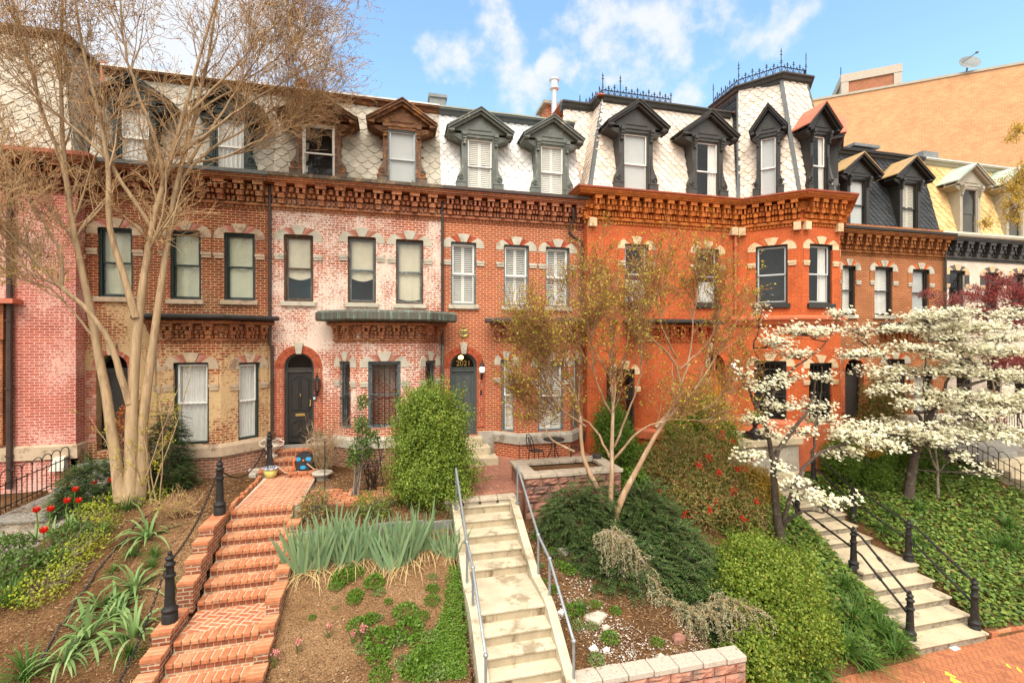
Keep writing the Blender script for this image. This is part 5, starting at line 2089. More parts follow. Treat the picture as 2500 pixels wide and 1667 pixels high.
def house_f():
    r = empty('brick_house', (0, 0, 0), 'white painted brick row house with yellow slate roof at the right end', 'house', 'brick row houses')
    x0, x1 = 22.68, 28.6
    ops = []
    kw = dict(stone='buff_stone', arch='grey_blocks', wall='brick_f', frame='charcoal_paint', bars='charcoal_paint', sill_mat='taupe_paint', strip='charcoal_paint')
    islands('grey_blocks', [(0, (.10, .10, .095)), (1, (.14, .14, .13))])
    rcs = [W0.rect(2317, 2355, 660, 782), W0.rect(2403, 2437, 665, 785)]
    rcs.append((26.75, 27.55, rcs[0][2], rcs[0][3]))
    for rc in rcs:
        o = add_window(r, W0, None, None, **dict(kw, kind='dark', rect=rc))
        ops.append(o)
    for rc in ((23.4, 24.3, 3.7, 6.0), (25.2, 26.1, 4.2, 6.0), (26.9, 27.8, 4.2, 6.0)):
        o = add_window(r, W0, None, None, **dict(kw, kind='dark', rect=rc))
        ops.append(o)
    simple_front(r, x0, x1, 0, ops, CB + .9, 'brick_f')
    cornice_run([(x0, 0), (x1, 0)], CB - .35, ZG - CB + .05, 'charcoal_paint', r, .62, 1.0, 'taupe_paint')
    zg = ZG - .35 + .15
    dz = []
    for px in ((2353, 2385, 463.6, 565), (2466, 2494, 470, 572)):
        s0, s1, zb, zt = W0.rect(*px, d=-.05)
        dz.append(((s0 + s1) / 2, (s1 - s0) / 2 + .06, zt + .05))
    mansard(r, x0, x1, 0, zg, 14.75, 'slate_yellow', dz, 'taupe_paint', 'white_flashing', backing='slate_gap_light', e=.23, w=.42)
    for c, hw, zt in dz:
        dormer(r, W0, c, hw, zg + .02, zt, 'taupe_paint', 'pale_verdigris', 'dark', 'charcoal_paint', scroll=False, back=1.5)
    shell(r, x0, x1, 1.0, 9.5, 14.7, 'brick_f')
    return r


def house_pink():
    r = empty('brick_house', (0, 0, 0), 'house with pink and white painted brick at the left edge', 'house', 'brick row houses')
    YP = -.37
    FP = Fr(0, YP)
    mb = MB(FP)
    wall_panel(mb, -14.0, -8.04, 4.02, CB + .8, [])
    mb.fr = Fr(-8.04, YP, 0, 1)
    wall_panel(mb, 0, .42, 4.02, CB + .8, [])
    mb.build('wall', 'brick_pink', r)
    m = MB()
    m.sweep([(-14, YP), (-8.04, YP), (-8.04, .03)], [(-.1, 3.68), (.06, 3.68), (.06, 4.0), (0, 4.05), (-.1, 4.05)])
    m.build('water_table', 'sandstone', r)
    m = MB(FP)
    m.box(-14, -8.05, -.1, -.0, GZ, 3.70)
    m.fr = Fr(-8.05, YP, 0, 1)
    m.box(0, .42, -.1, 0, GZ, 3.70)
    m.build('foundation', 'brick_pink', r)
    cornice_run([(-14, YP), (-8.04, YP), (-8.04, .0)], CB, ZG - CB, 'brick_a_cornice', r, .5, 1.0, 'red_roof')
    zg = ZG + .1
    plane_slates(r, (-14, YP + .1, zg), (-8.14, YP + .1, zg), (-14, YP + .95, 15.1), (-8.9, YP + .95, 15.1), 'slate_tan', w=.38, e=.2)
    plane_slates(r, (-8.14, YP + .1, zg), (-8.14, 3.0, zg), (-8.9, YP + .95, 15.1), (-8.9, 3.0, 15.1), 'slate_tan', w=.38, e=.2)
    m = MB()
    m.sweep([(-14, YP + .95), (-8.9, YP + .95), (-8.9, 3.0)], [(-.1, 14.85), (.05, 14.85), (.1, 15.0), (.2, 15.05), (.2, 15.15), (-.1, 15.15)])
    m.build('roof_moulding', 'brown_wood', r)
    m = MB()
    m.wbox(-14, -8.7, .5, 9, 15.155, 15.2)
    m.build('roof', 'white_flashing', r)
    # ledge of its own bay at the picture edge
    m = MB(FP)
    zb = FP.hit(30, 742)[1]
    m.box(-13, FP.hit(56, 740)[0], 0, .34, zb, zb + .12)
    m.build('bay_roof', 'red_roof', r)
    m = MB(FP)
    m.box(-13, FP.hit(20, 800)[0], 0, .16, zb - .9, zb)
    m.box(-13, FP.hit(14, 800)[0], 0, .10, 4.1, zb - .9)
    m.build('bay_cornice', 'brick_a_cornice', r)
    shell(r, -14, -8.10, 1.0, 9.5, 14.8, 'brick_pink')
    s, _ = FP.hit(30, 800)
    pipe(r, s, YP - .09, 3.0, 11.0, 'brown_pipe', r=.065)
    return r


def back_building():
    r = empty('brick_building', (0, 0, 0), 'big plain tan brick building without windows rising behind the row', 'building')
    A = Vector((34.4, 9.4, 0))
    D = Vector((-.789, .614, 0))
    fr = Fr(A.x + D.x * 34, A.y + D.y * 34, -D.x, -D.y)
    s0, z0 = fr.hit(1990, 246)
    s1, z1 = fr.hit(2495, 157)
    z = (z0 + z1) / 2
    mb = MB(fr)
    mb.add([(0, 0, 2), (60, 0, 2), (60, 0, z), (0, 0, z)], [(0, 1, 2, 3)])
    mb.add([(0, 0, 2), (0, 0, z), (0, -14, z), (0, -14, 2)], [(0, 1, 2, 3)])
    mb.build('wall', 'brick_back', r)
    m = MB(fr)
    m.box(-.1, 60, -.4, .06, z, z + .16)
    m.build('coping', 'taupe_paint', r)
    m = MB(fr)
    m.box(0, 60, -14, -.4, z - .1, z)
    m.build('roof', 'lead_gutter', r)
    # plant room on the roof
    pa = fr.hit(2058, 200, -3.0)[0]
    pb = fr.hit(2196, 200, -3.0)[0]
    zt = fr.hit(2200, 156, -3.0)[1]
    m = MB(fr)
    m.box(pa, pb, -11, -3.0, z, zt - .6)
    m.build('plant_room', 'brick_back_red', r)
    m = MB(fr)
    m.box(pa - .15, pb + .15, -11.1, -2.9, zt - .6, zt)
    m.box(pa - .12, pa + .35, -3.4, -2.92, z, zt - .6)
    m.box(pb - .35, pb + .12, -3.4, -2.92, z, zt - .6)
    m.build('concrete_frame', 'wall_cap', r)
    m = MB(fr)
    q = fr.w(pa - .05, -5, 0)
    f2 = Fr(*fr.w(pa, -11, 0)[:2], fr.w(pa, -3, 0)[0] - fr.w(pa, -11, 0)[0], fr.w(pa, -3, 0)[1] - fr.w(pa, -11, 0)[1])
    m.fr = f2
    for i in range(int((zt - .8 - z) / .3)):
        m.box(.4, 7.4, 0, .05, z + .1 + i * .3, z + .3 + i * .3)
    m.build('louvre', 'grey_stone', r)
    m = MB(fr)
    p = fr.w(pa - .1, -3.2, zt)
    m.tube([p, (p[0], p[1], p[2] + .7)], .03, 5)
    m.build('antenna_rod', 'cast_iron', r)
    # satellite dish stands on the parapet
    s, zz = fr.hit(2363, 170, -.3)
    c = Vector(fr.w(s, -.25, zz + .3))
    d = MB()
    n, m2 = 18, 5
    ax = Vector((-.35, -.75, .55)).normalized()
    X = ax.orthogonal().normalized()
    Y = ax.cross(X)
    pts, fs = [], []
    for j in range(m2 + 1):
        for i in range(n):
            g = 2 * math.pi * i / n
            q = j / m2 * .62
            pts.append(c + (X * math.cos(g) * 1.25 + Y * math.sin(g) * .95) * q + ax * (q * q * .45))
    for j in range(m2):
        for i in range(n):
            i2 = (i + 1) % n
            fs.append((j * n + i, j * n + i2, (j + 1) * n + i2, (j + 1) * n + i))
    d.add(pts, fs, True)
    ro = empty('satellite_dish', (0, 0, 0), 'grey satellite dish on the parapet of the tan brick building', 'satellite dish')
    d.build('reflector', 'lead_gutter', ro, smooth=True)
    d = MB()
    d.tube([c - ax * .05, c - ax * .2 - Vector((0, 0, .3)), Vector((c.x, c.y, z + .16))], .05, 6)
    d.build('mast', 'lead_gutter', ro)
    d = MB()
    d.tube([c - Y * .4, c + ax * .75 + Vector((.25, .1, .1))], .03, 5)
    d.sphere(c + ax * .78 + Vector((.27, .1, .1)), .09, 8, 6)
    d.build('feed_arm', 'lead_gutter', ro)
    return r


house_d()
house_e()
house_f()
house_pink()
back_building()

# chimney, flue and hatch on the roofs
t = empty('chimney', (0, 0, 0), 'short red brick chimney with tilted stone cap behind the white slate roof', 'chimney')
p0, p1 = at_y(1345, 300, 3.2), at_y(1372, 300, 3.2)
m = MB()
m.wbox(p0.x - .2, p1.x + .1, 3.2, 4.1, 14.2, at_y(1355, 258, 3.2).z)
m.build('stack', 'brick_c', t)
m = MB()
z = at_y(1355, 258, 3.2).z
m.wbox(p0.x - .35, p0.x + .25, 3.05, 4.2, z, z + .12)
m.wbox(p1.x - .1, p1.x + .2, 3.05, 4.2, z + .1, z + .2)
m.build('cap', 'grey_stone', t)
t = empty('flue_pipe', (0, 0, 0), 'shiny round metal flue pipe with cowl beside the brick chimney', 'flue')
b0, b1 = at_y(1353, 285, 2.6), at_y(1349, 196, 2.6)
m = MB()
m.lathe((b0.x, 2.6, 14.2), [(.11, 0), (.11, b1.z - 14.2 - .35)], 14)
m.build('pipe', 'steel_flue', t, smooth=True)
m = MB()
m.lathe((b0.x, 2.6, b1.z - .40), [(.11, 0), (.19, .05), (.19, .14), (.16, .16), (.16, .36), (.20, .38), (.20, .46), (.10, .50)], 14)
m.build('cowl', 'steel_flue', t, smooth=False)
m = MB()
p = at_y(1073, 240, 1.8)
m.wbox(p.x - .35, p.x + .2, 1.6, 2.5, 14.4, p.z - .08)
m.wbox(p.x - .40, p.x + .25, 1.55, 2.55, p.z - .08, p.z + .03)
m.build('roof_vent', 'lead_gutter', None, 'small dark box vent on the roof edge between tan and white slates', 'roof vent')
m = MB()
p = at_y(737, 203, 1.5)
m.lathe((p.x, 1.5, 14.4), [(.16, 0), (.16, p.z - 14.4 - .12), (.19, p.z - 14.4 - .1), (.19, p.z - 14.4 + .05), (.12, p.z - 14.4 + .09)], 12)
m.build('chimney_pot', 'loose_brick', None, 'small orange clay chimney pot seen behind the thin twigs', 'chimney pot', smooth=True)

# ================================================================ ground, paths and stairs
SECT = [(-16, [(-12, -.3), (-9, -.2), (-3.7, 2.65), (-2.4, 2.80), (3, 3.1)]),
        (-8.6, [(-12, -.3), (-9, -.2), (-3.7, 2.70), (-2.4, 2.78), (3, 3.0)]),
        (-6.6, [(-12, -.3), (-9, .0), (-3.6, 2.75), (-2.4, 2.95), (-.9, 3.05), (3, 3.1)]),
        (-4.2, [(-12, -.3), (-9, .05), (-3.7, 2.85), (-2.5, 3.02), (-.9, 3.1), (3, 3.15)]),
        (-2.8, [(-12, -.3), (-9, .05), (-3.7, 2.75), (-3.2, 2.9), (3, 2.95)]),
        (-1.8, [(-12, -.3), (-9.4, .25), (-7.4, 1.35), (-4.55, 2.52), (-4.35, 2.80), (-3.4, 2.97), (3, 3.05)]),
        (1.2, [(-12, -.3), (-9.4, .25), (-7.4, 1.28), (-4.55, 2.45), (-4.35, 2.72), (-3.6, 2.88), (3, 2.93)]),
        (2.0, [(-12, -.3), (-9.0, .3), (-7.4, 1.2), (-4.3, 2.55), (-3.8, 2.7), (3, 2.88)]),
        (3.0, [(-12, -.3), (-8.05, -.2), (-7.78, 1.10), (-4.4, 2.42), (-3.9, 2.55), (3, 2.88)]),
        (5.2, [(-12, -.3), (-8.1, -.2), (-7.85, 1.05), (-5.0, 2.22), (-4.4, 2.45), (-3.9, 2.5), (-1, 2.85), (3, 2.9)]),
        (6.2, [(-12, -.3), (-7.9, -.2), (-7.5, .25), (-4.5, 2.1), (-2.5, 2.6), (3, 3.0)]),
        (8.6, [(-12, -.3), (-7.5, -.1), (-7.35, .12), (-4.8, 1.55), (-2.4, 2.75), (3, 3.1)]),
        (10.8, [(-12, -.3), (-7.5, -.1), (-7.3, .10), (-4.8, 1.35), (-2.4, 2.55), (-1.5, 3.0), (3, 3.2)]),
        (12.0, [(-12, -.3), (-7.6, -.3), (-7.0, -.05), (-5.6, .6), (-4.4, .8), (-2.4, 1.85), (-2.1, 2.1), (3, 2.7)]),
        (13.4, [(-12, -.3), (-7.4, -.1), (-7.2, .12), (-5.6, .9), (-3.8, 1.6), (-2.3, 2.2), (3, 2.7)]),
        (17.0, [(-12, -.3), (-7.35, -.1), (-7.15, .15), (-3.75, 1.9), (-2.0, 2.4), (3, 2.7)]),
        (45.0, [(-12, -.3), (-7.35, -.1), (-7.15, .15), (-3.75, 1.9), (-2.0, 2.4), (3, 2.7)])]


def ground_z(x, y):
    x = np.atleast_1d(np.asarray(x, float))
    y = np.atleast_1d(np.asarray(y, float))
    xs = np.array([s[0] for s in SECT])
    zz = np.stack([np.interp(y, [p[0] for p in pr], [p[1] for p in pr]) for _, pr in SECT], 0)
    i = np.clip(np.searchsorted(xs, x) - 1, 0, len(xs) - 2)
    t = np.clip((x - xs[i]) / (xs[i + 1] - xs[i]), 0, 1)
    k = np.arange(len(x))
    return zz[i, k] * (1 - t) + zz[i + 1, k] * t


def gz(x, y):
    return float(ground_z(x, y)[0])


def at_ground(u, v):
    """where the sight line of a photo pixel meets the bank"""
    d = ray(u, v)
    lo, hi = 2.0, 40.0
    for _ in range(60):
        t = (lo + hi) / 2
        p = CAM + d * t
        if p.z > gz(p.x, p.y):
            lo = t
        else:
            hi = t
    return CAM + d * lo


nx, ny = 390, 150
gx = np.concatenate([np.linspace(-14, 18, 300), np.linspace(18.2, 44, 90)])
gy = np.linspace(-12, 2, ny)
GX, GY = np.meshgrid(gx, gy, indexing='ij')
GZv = ground_z(GX.ravel(), GY.ravel())
jit = np.array([mnoise.noise(Vector((x * 1.7, y * 1.7, 3.1))) * .035 + mnoise.noise(Vector((x * 6, y * 6, 8.1))) * .018 for x, y in zip(GX.ravel(), GY.ravel())])
GZv = GZv + jit
xx, yy = GX.ravel(), GY.ravel()
for x0, x1, y0, y1, dz in ((-3.5, -2.1, -9, -3.2, .42), (1.3, 2.8, -9.5, -3.7, .55), (-8.6, -6.85, -5.2, 0, .45), (10.85, 13.15, -7.6, -1.8, .35), (-3.45, -2.1, -3.4, 0, .3), (.85, 6.0, -3.9, 0, .3), (3.0, 5.55, -4.15, -2.6, .2)):
    GZv = GZv - dz * ((xx > x0) & (xx < x1) & (yy > y0) & (yy < y1))
V = np.stack([xx, yy, GZv], 1)
idx = np.arange(nx * ny).reshape(nx, ny)
F = np.stack([idx[:-1, :-1], idx[1:, :-1], idx[1:, 1:], idx[:-1, 1:]], -1).reshape(-1, 4)
bank = np_mesh('bank', V, F, 'mulch', smooth=True, kind='structure')
bank.data.materials.append(MATS['soil'])
cx = V[F].mean(1)
soil = ((cx[:, 0] > -2.0) & (cx[:, 0] < 1.5) & (cx[:, 1] < -4.4)) | ((cx[:, 0] > -4.9) & (cx[:, 0] < -3.6) & (cx[:, 1] < -3.4) & (cx[:, 1] > -6.0))
bank.data.polygons.foreach_set('material_index', soil.astype(np.int32))
m = MB()
m.add([(-300, -300, -.42), (300, -300, -.42), (300, 300, -.42), (-300, 300, -.42)], [(0, 1, 2, 3)], True)
m.build('ground', 'mulch', kind='structure')
m = MB()
m.add([(5.2, -14, 0), (60, -14, 0), (60, -7.28, 0), (13.1, -7.28, 0), (13.1, -7.3, 0), (10.8, -7.3, 0), (10.6, -7.42, 0), (8.4, -7.46, 0), (5.2, -7.95, 0)], [tuple(range(9))], True)
m.build('sidewalk', 'sidewalk_brick', kind='structure')
m = MB()
for u, v, w, h in ((2335, 1657, 30, 6), (2320, 1642, 26, 5), (2462, 1621, 12, 3), (2488, 1630, 12, 4), (2345, 1664, 34, 5), (2258, 1664, 7, 2)):
    p = [at_z(u + a * w, v + b * h + c, .004) for a, b, c in ((-.5, -.8, -2), (.5, .6, 5), (.5, 1.2, 6), (-.5, .5, 0))]
    m.add(p, [(0, 3, 2, 1)], True)
mk = m.build('paint_marking', 'yellow_mark', kind='structure')
m = MB()
p = at_z(2330, 1582, .01)
m.wbox(p.x - .10, p.x + .10, p.y - .05, p.y + .06, 0.005, .03)
m.build('paper_scrap', 'litter_white', None, 'small crumpled white paper scrap on the brick sidewalk below the stone steps', 'litter')
# low brick kerb along the ivy bank at the right
m = MB()
x = 13.15
while x < 22:
    m.wbox(x, x + .2, -7.27, -7.19, -.05, .10 + rnd.uniform(-.01, .01))
    x += .21
m.build('brick_edging', 'loose_brick', None, 'low row of bricks edging the ivy bank right of the stone steps', 'edging', bevel=.008)


def brick_row(mb, x0, x1, y0, y1, z0, z1, w=.105, gap=.012, jit=.004):
    n = max(1, int((x1 - x0) / (w + gap)))
    st = (x1 - x0) / n
    for i in range(n):
        a, b = x0 + i * st + gap / 2, x0 + (i + 1) * st - gap / 2
        j = rnd.uniform(-jit, jit)
        mb.wbox(a, b, y0, y1, z0, z1 + j)


def brick_step(root, x0, x1, y0, depth, z, riser, name='step'):
    """one brick step: bull-nosed treads over a row of headers"""
    mb = MB()
    brick_row(mb, x0, x1, y0 - .02, y0 + .22, z - .075, z, gap=.016)
    if depth > .26:
        brick_row(mb, x0 + .05, x1 - .05, y0 + .232, y0 + depth, z - .075, z - .004)
    o = mb.build(name, 'loose_brick', root, bevel=.014)
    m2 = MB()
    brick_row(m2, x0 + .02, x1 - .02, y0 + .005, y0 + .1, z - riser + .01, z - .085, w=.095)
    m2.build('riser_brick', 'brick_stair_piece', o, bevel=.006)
    m3 = MB()
    m3.wbox(x0 + .005, x1 - .005, y0 + .014, y0 + depth + .12, z - riser - .15, z - .010)
    m3.build('mortar_bed', 'stair_mortar', o)
    return o


plain('stair_mortar', (.46, .35, .235), .9, .25, 9)
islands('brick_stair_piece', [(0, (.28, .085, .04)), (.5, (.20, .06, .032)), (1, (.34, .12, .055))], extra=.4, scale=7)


def capped_block(root, x0, x1, y0, y1, z1, drop=.55, name='cheek_block'):
    """stepped cheek wall piece with a soldier course on top"""
    mb = MB()
    n = max(1, int(round((y1 - y0) / .117)))
    st = (y1 - y0) / n
    for i in range(n):
        mb.wbox(x0, x1, y0 + i * st + .006, y0 + (i + 1) * st - .006, z1 - .075, z1 + rnd.uniform(-.004, .004))
    o = mb.build(name, 'loose_brick', root, bevel=.015)
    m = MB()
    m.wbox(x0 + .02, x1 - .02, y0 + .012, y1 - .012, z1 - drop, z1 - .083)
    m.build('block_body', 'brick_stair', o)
    m = MB()
    m.wbox(x0 + .015, x1 - .015, y0 + .018, y1 - .018, z1 - .09, z1 - .010)
    m.build('mortar_bed', 'stair_mortar', o)
    return o


BX0, BX1 = -3.42, -2.18
bs = empty('brick_stairs', (0, 0, 0), 'red brick garden stairs climbing to the black arched door', 'stairs')
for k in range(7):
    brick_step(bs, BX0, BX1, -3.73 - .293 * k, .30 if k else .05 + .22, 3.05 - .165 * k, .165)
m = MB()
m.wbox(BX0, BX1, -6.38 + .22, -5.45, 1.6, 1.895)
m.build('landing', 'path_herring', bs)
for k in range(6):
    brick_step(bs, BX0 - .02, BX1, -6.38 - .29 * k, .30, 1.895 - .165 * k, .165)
for y0, y1, z in ((-4.62, -3.72, 3.08), (-4.93, -4.63, 2.90), (-5.25, -4.94, 2.70), (-5.58, -5.26, 2.46), (-6.46, -5.75, 2.12), (-6.80, -6.47, 1.92), (-7.12, -6.81, 1.74), (-7.5, -7.13, 1.55), (-7.9, -7.51, 1.35)):
    capped_block(bs, BX0 - .30, BX0 - .012, y0, y1, z)
for y0, y1, z in ((-4.45, -4.12, 2.93), (-4.76, -4.46, 2.76), (-5.08, -4.77, 2.60), (-5.42, -5.09, 2.42), (-6.12, -5.43, 2.24), (-6.5, -6.13, 2.02), (-6.85, -6.51, 1.85), (-7.2, -6.86, 1.66), (-7.6, -7.21, 1.45)):
    capped_block(bs, BX1 + .012, BX1 + .26, y0, y1, z)
m = MB()
m.add([(BX0 + .05, -3.53, 3.05), (BX1 + .10, -3.53, 3.05), (BX1 + .10, -.95, 3.05), (BX0 + .12, -.95, 3.05)], [(0, 1, 2, 3)], True)
m.build('brick_path', 'path_herring', kind='structure')
m = MB()
m.wbox(BX0 + .03, BX1 + .12, -3.55, -.95, 2.6, 3.046)
m.build('path_bed', 'mortar', kind='structure')
# tilted edging bricks along the path
m = MB()
y = -3.55
while y < -1.2:
    x = BX0 - .03 + rnd.uniform(-.02, .02)
    m.wbox(x - .05, x + .03, y, y + .10, 2.95, 3.12 + rnd.uniform(-.02, .03))
    y += .115
m.build('brick_edging', 'loose_brick', None, 'sawtooth row of tilted bricks along the left side of the brick path', 'edging', bevel=.01)
es = empty('entrance_steps', (0, 0, 0), 'three short brick steps in front of the black arched door', 'steps')
ex0, ex1 = W0.hit(672, 1090)[0] + .0, W0.hit(768, 1090)[0]
for z, y, w in ((3.60, -.34, 0), (3.40, -.66, 0), (3.20, -1.0, .22)):
    brick_step(es, ex0 - w, ex1 + .03, y, .34, z, .20)
# loose brick terrace beside the path
t = MB()
for i in range(15):
    for j in range(9):
        x = -2.0 + i * .225 + (j % 2) * .11 + rnd.uniform(-.012, .012)
        y = -3.45 + j * .115 + rnd.uniform(-.01, .01) - .1 * math.sin(i * .35)
        if x > .95 or (j > 6 and rnd.random() < .5) or rnd.random() < .03:
            continue
        z = gz(x, y) + .06 + rnd.uniform(-.012, .012)
        t.wbox(x, x + .205, y, y + .10, z - .1, z)
t.build('brick_terrace', 'loose_brick', kind='structure', bevel=.01)

# concrete stairs to the grey door
cs = empty('concrete_stairs', (0, 0, 0), 'long straight flight of pale concrete stairs to the grey door', 'stairs')
nos = [(-4.08 - .37 * k, 2.85 - .19 * k) for k in range(5)] + [(-6.78, 1.90), (-7.13, 1.71), (-7.40, 1.52), (-7.66, 1.33), (-7.94, 1.14), (-8.22, .95), (-8.5, .76), (-8.78, .57)]
CX0, CX1 = 1.45, 2.66
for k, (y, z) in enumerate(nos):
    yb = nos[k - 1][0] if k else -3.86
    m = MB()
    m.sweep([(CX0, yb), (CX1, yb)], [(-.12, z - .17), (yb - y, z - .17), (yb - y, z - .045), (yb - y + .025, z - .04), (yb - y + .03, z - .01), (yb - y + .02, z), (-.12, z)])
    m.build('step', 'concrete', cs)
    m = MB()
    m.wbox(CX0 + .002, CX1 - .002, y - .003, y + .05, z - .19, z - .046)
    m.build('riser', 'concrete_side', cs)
for x0, x1 in ((CX0 - .17, CX0 - .003), (CX1 + .003, CX1 + .17)):
    m = MB()
    prof = [(-3.95, 2.98), (-4.15, 2.97), (-5.62, 2.20), (-6.0, 2.02), (-6.72, 1.98), (-6.95, 1.90), (-8.9, .62)]
    top = [(x, y, z) for y, z in prof for x in (x0, x1)]
    bot = [(x, y, z - .9) for y, z in prof for x in (x0, x1)]
    n = len(top)
    f = []
    for i in range(len(prof) - 1):
        a, b, c, d = 2 * i, 2 * i + 1, 2 * i + 3, 2 * i + 2
        f += [(a, d, c, b), (a, n + a, n + d, d), (b, c, n + c, n + b)]
    f += [(0, 1, n + 1, n)]
    m.add(top + bot, f, True)
    m.build('cheek_wall', 'concrete', cs, bevel=.012)
for x, who in ((1.36, 'leftmost'), (2.80, 'right')):
    h = empty('handrail', (0, 0, 0), 'grey pipe handrail on the left side of the concrete stairs' if x < 2 else 'grey pipe handrail on the right side of the concrete stairs', 'handrail', 'grey pipe handrails')
    pts = [(x, -4.30, 3.02), (x, -4.30, 3.78), (x, -5.95, 2.82), (x, -6.66, 2.66), (x, -7.88, 1.88)]
    m = MB()
    q = [Vector(p) for p in pts[1:]]
    m.tube([q[0] + Vector((0, .05, .02))] + q, .025, 8)
    for p in q[1:]:
        m.sphere(p, .042, 8, 6)
    m.build('rail', 'galvanised', h, smooth=True)
    for (px, py, pz), b in zip(pts[1:], (2.9, 1.98, 1.84, .9)):
        m = MB()
        m.tube([(px, py, b), (px, py, pz)], .024, 8)
        m.tube([(px, py, b), (px, py, b + .03)], .05, 8)
        m.build('post', 'galvanised', h, smooth=True)
# patio in front of the grey door
m = MB()
m.add([(.9, -3.86, 3.0), (3.06, -3.86, 3.0), (3.06, -2.7, 3.0), (6.2, -2.7, 3.0), (6.2, -.0, 3.0), (.9, -.0, 3.0)], [(0, 1, 2, 3, 4, 5)], True)
m.build('brick_patio', 'patio_herring', kind='structure')
m = MB()
m.vprism([(.9, -3.84), (3.06, -3.84), (3.06, -2.7), (6.2, -2.7), (6.2, 0), (.9, 0)], 2.3, 2.996)
m.build('patio_bed', 'mortar_dark', kind='structure')
m = MB()
x = 1.12
while x < 2.75:
    w = rnd.uniform(.38, .46)
    m.wbox(x, min(x + w, 2.86) - .012, -4.07, -3.85, 2.93, 3.012)
    m.wbox(x + .03, min(x + w, 2.86) - .03, -4.03, -3.86, 2.62, 2.925)
    x += w
m.build('patio_kerb', 'block_cap', None, 'row of rough grey capstones edging the patio above the concrete stairs', 'kerb', bevel=.012)


def block_wall(root, x0, x1, y, z0, z1, bw=.42, bh=.2, depth=.28, mat='split_block', name='block_face', skew=0.0):
    """rough split-faced concrete blocks, front only"""
    mb = MB()
    z = z1
    r = 0
    while z > z0:
        x = x0 - (r % 2) * bw * .5
        while x < x1:
            a, b = max(x, x0), min(x + bw, x1)
            if b - a > .05:
                zb = z - bh + .006
                yo = y + (a - x0) * skew
                n = 4
                # bulged rough face
                pts, f = [], []
                for j in range(n + 1):
                    for i in range(n + 1):
                        e = 0 if i in (0, n) or j in (0, n) else .035 + rnd.uniform(-.02, .025)
                        pts.append((a + .005 + (b - a - .01) * i / n, yo + ((b - a) * i / n) * skew - e, zb + (bh - .012) * j / n))
                for j in range(n):
                    for i in range(n):
                        k = j * (n + 1) + i
                        f.append((k, k + 1, k + n + 2, k + n + 1))
                mb.add(pts, f, True)
            x += bw
        z -= bh
        r += 1
    return mb.build(name, mat, root)


pl = empty('stone_planter', (0, 0, 0), 'raised planter of rough reddish blocks with grey caps beside the patio', 'planter')
PX0, PX1, PY0, PY1, PZ = 3.05, 5.55, -4.12, -2.72, 3.50
block_wall(pl, PX0, PX1, PY0, 1.9, PZ - .09)
m = MB()
m.wbox(PX0 + .0, PX0 + .02, PY0, PY1, 2.4, PZ - .09)
m.wbox(PX0 + .02, PX1, PY0 + .03, PY0 + .1, 1.8, PZ - .09)
m.build('core', 'split_block', pl)
m = MB()
m.wbox(PX0 + .03, PX1, PY1 - .06, PY1, 2.6, PZ - .09)
m.build('back_wall', 'split_block', pl)
m = MB()
for y0, y1 in ((PY0 - .05, PY0 + .32), (PY1 - .30, PY1 + .04)):
    x = PX0 - .05
    while x < PX1:
        w = rnd.uniform(.4, .5)
        m.wbox(x, min(x + w, PX1 + .05) - .01, y0, y1, PZ - .088, PZ)
        x += w
for x0, x1 in ((PX0 - .05, PX0 + .32), (PX1 - .30, PX1 + .05)):
    y = PY0 + .33
    while y < PY1 - .32:
        m.wbox(x0, x1, y, min(y + .4, PY1 - .31) - .01, PZ - .088, PZ - .003)
        y += .4
m.build('cap_stone', 'block_cap', pl, bevel=.012)
m = MB()
m.add([(PX0 + .3, PY0 + .3, PZ - .12), (PX1 - .25, PY0 + .3, PZ - .12), (PX1 - .25, PY1 - .25, PZ - .12), (PX0 + .3, PY1 - .25, PZ - .12)], [(0, 1, 2, 3)], True)
m.build('planting_soil', 'mulch', pl)
# low retaining wall at the bottom of the gravel slope
rw = empty('retaining_wall', (0, 0, 0), 'low reddish block retaining wall with pale capstones beside the concrete stairs', 'retaining wall')
block_wall(rw, 2.86, 6.0, -7.86, -.2, 1.10, mat='retaining_block', skew=-.03)
m = MB()
x = 2.84
while x < 6.0:
    w = .46
    yo = -7.86 - (x - 2.86) * .03
    m.wbox(x, min(x + w, 6.0) - .012, yo - .05, yo + .27, 1.10, 1.20)
    x += w
m.build('cap_stone', 'wall_cap', rw, bevel=.012)

# stone stairs to the corner tower, with cast iron posts and rails
ds = empty('stone_stairs', (0, 0, 0), 'broad worn stone stairs with black iron railings at the right', 'stairs')
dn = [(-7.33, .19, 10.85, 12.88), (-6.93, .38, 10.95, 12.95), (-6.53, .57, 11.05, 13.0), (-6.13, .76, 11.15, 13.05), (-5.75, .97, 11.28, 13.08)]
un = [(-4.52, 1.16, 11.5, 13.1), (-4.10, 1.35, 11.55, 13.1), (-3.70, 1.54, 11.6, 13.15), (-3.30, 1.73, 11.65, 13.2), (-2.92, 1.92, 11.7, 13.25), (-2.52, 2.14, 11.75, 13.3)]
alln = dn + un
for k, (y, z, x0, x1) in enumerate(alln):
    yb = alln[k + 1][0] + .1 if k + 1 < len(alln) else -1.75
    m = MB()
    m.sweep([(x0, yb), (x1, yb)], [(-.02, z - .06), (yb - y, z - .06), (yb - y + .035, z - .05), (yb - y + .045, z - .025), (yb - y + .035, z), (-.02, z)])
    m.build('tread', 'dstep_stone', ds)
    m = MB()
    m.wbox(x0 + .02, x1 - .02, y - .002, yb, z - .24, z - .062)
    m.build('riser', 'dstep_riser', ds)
for i in range(4):
    m = MB()
    m.wbox(11.7, 13.2, -2.2 + i * .22, -1.8, 2.3 + .24 * i - .2, 2.38 + .24 * i)
    m.build('upper_step', 'dstep_stone', ds, bevel=.015)

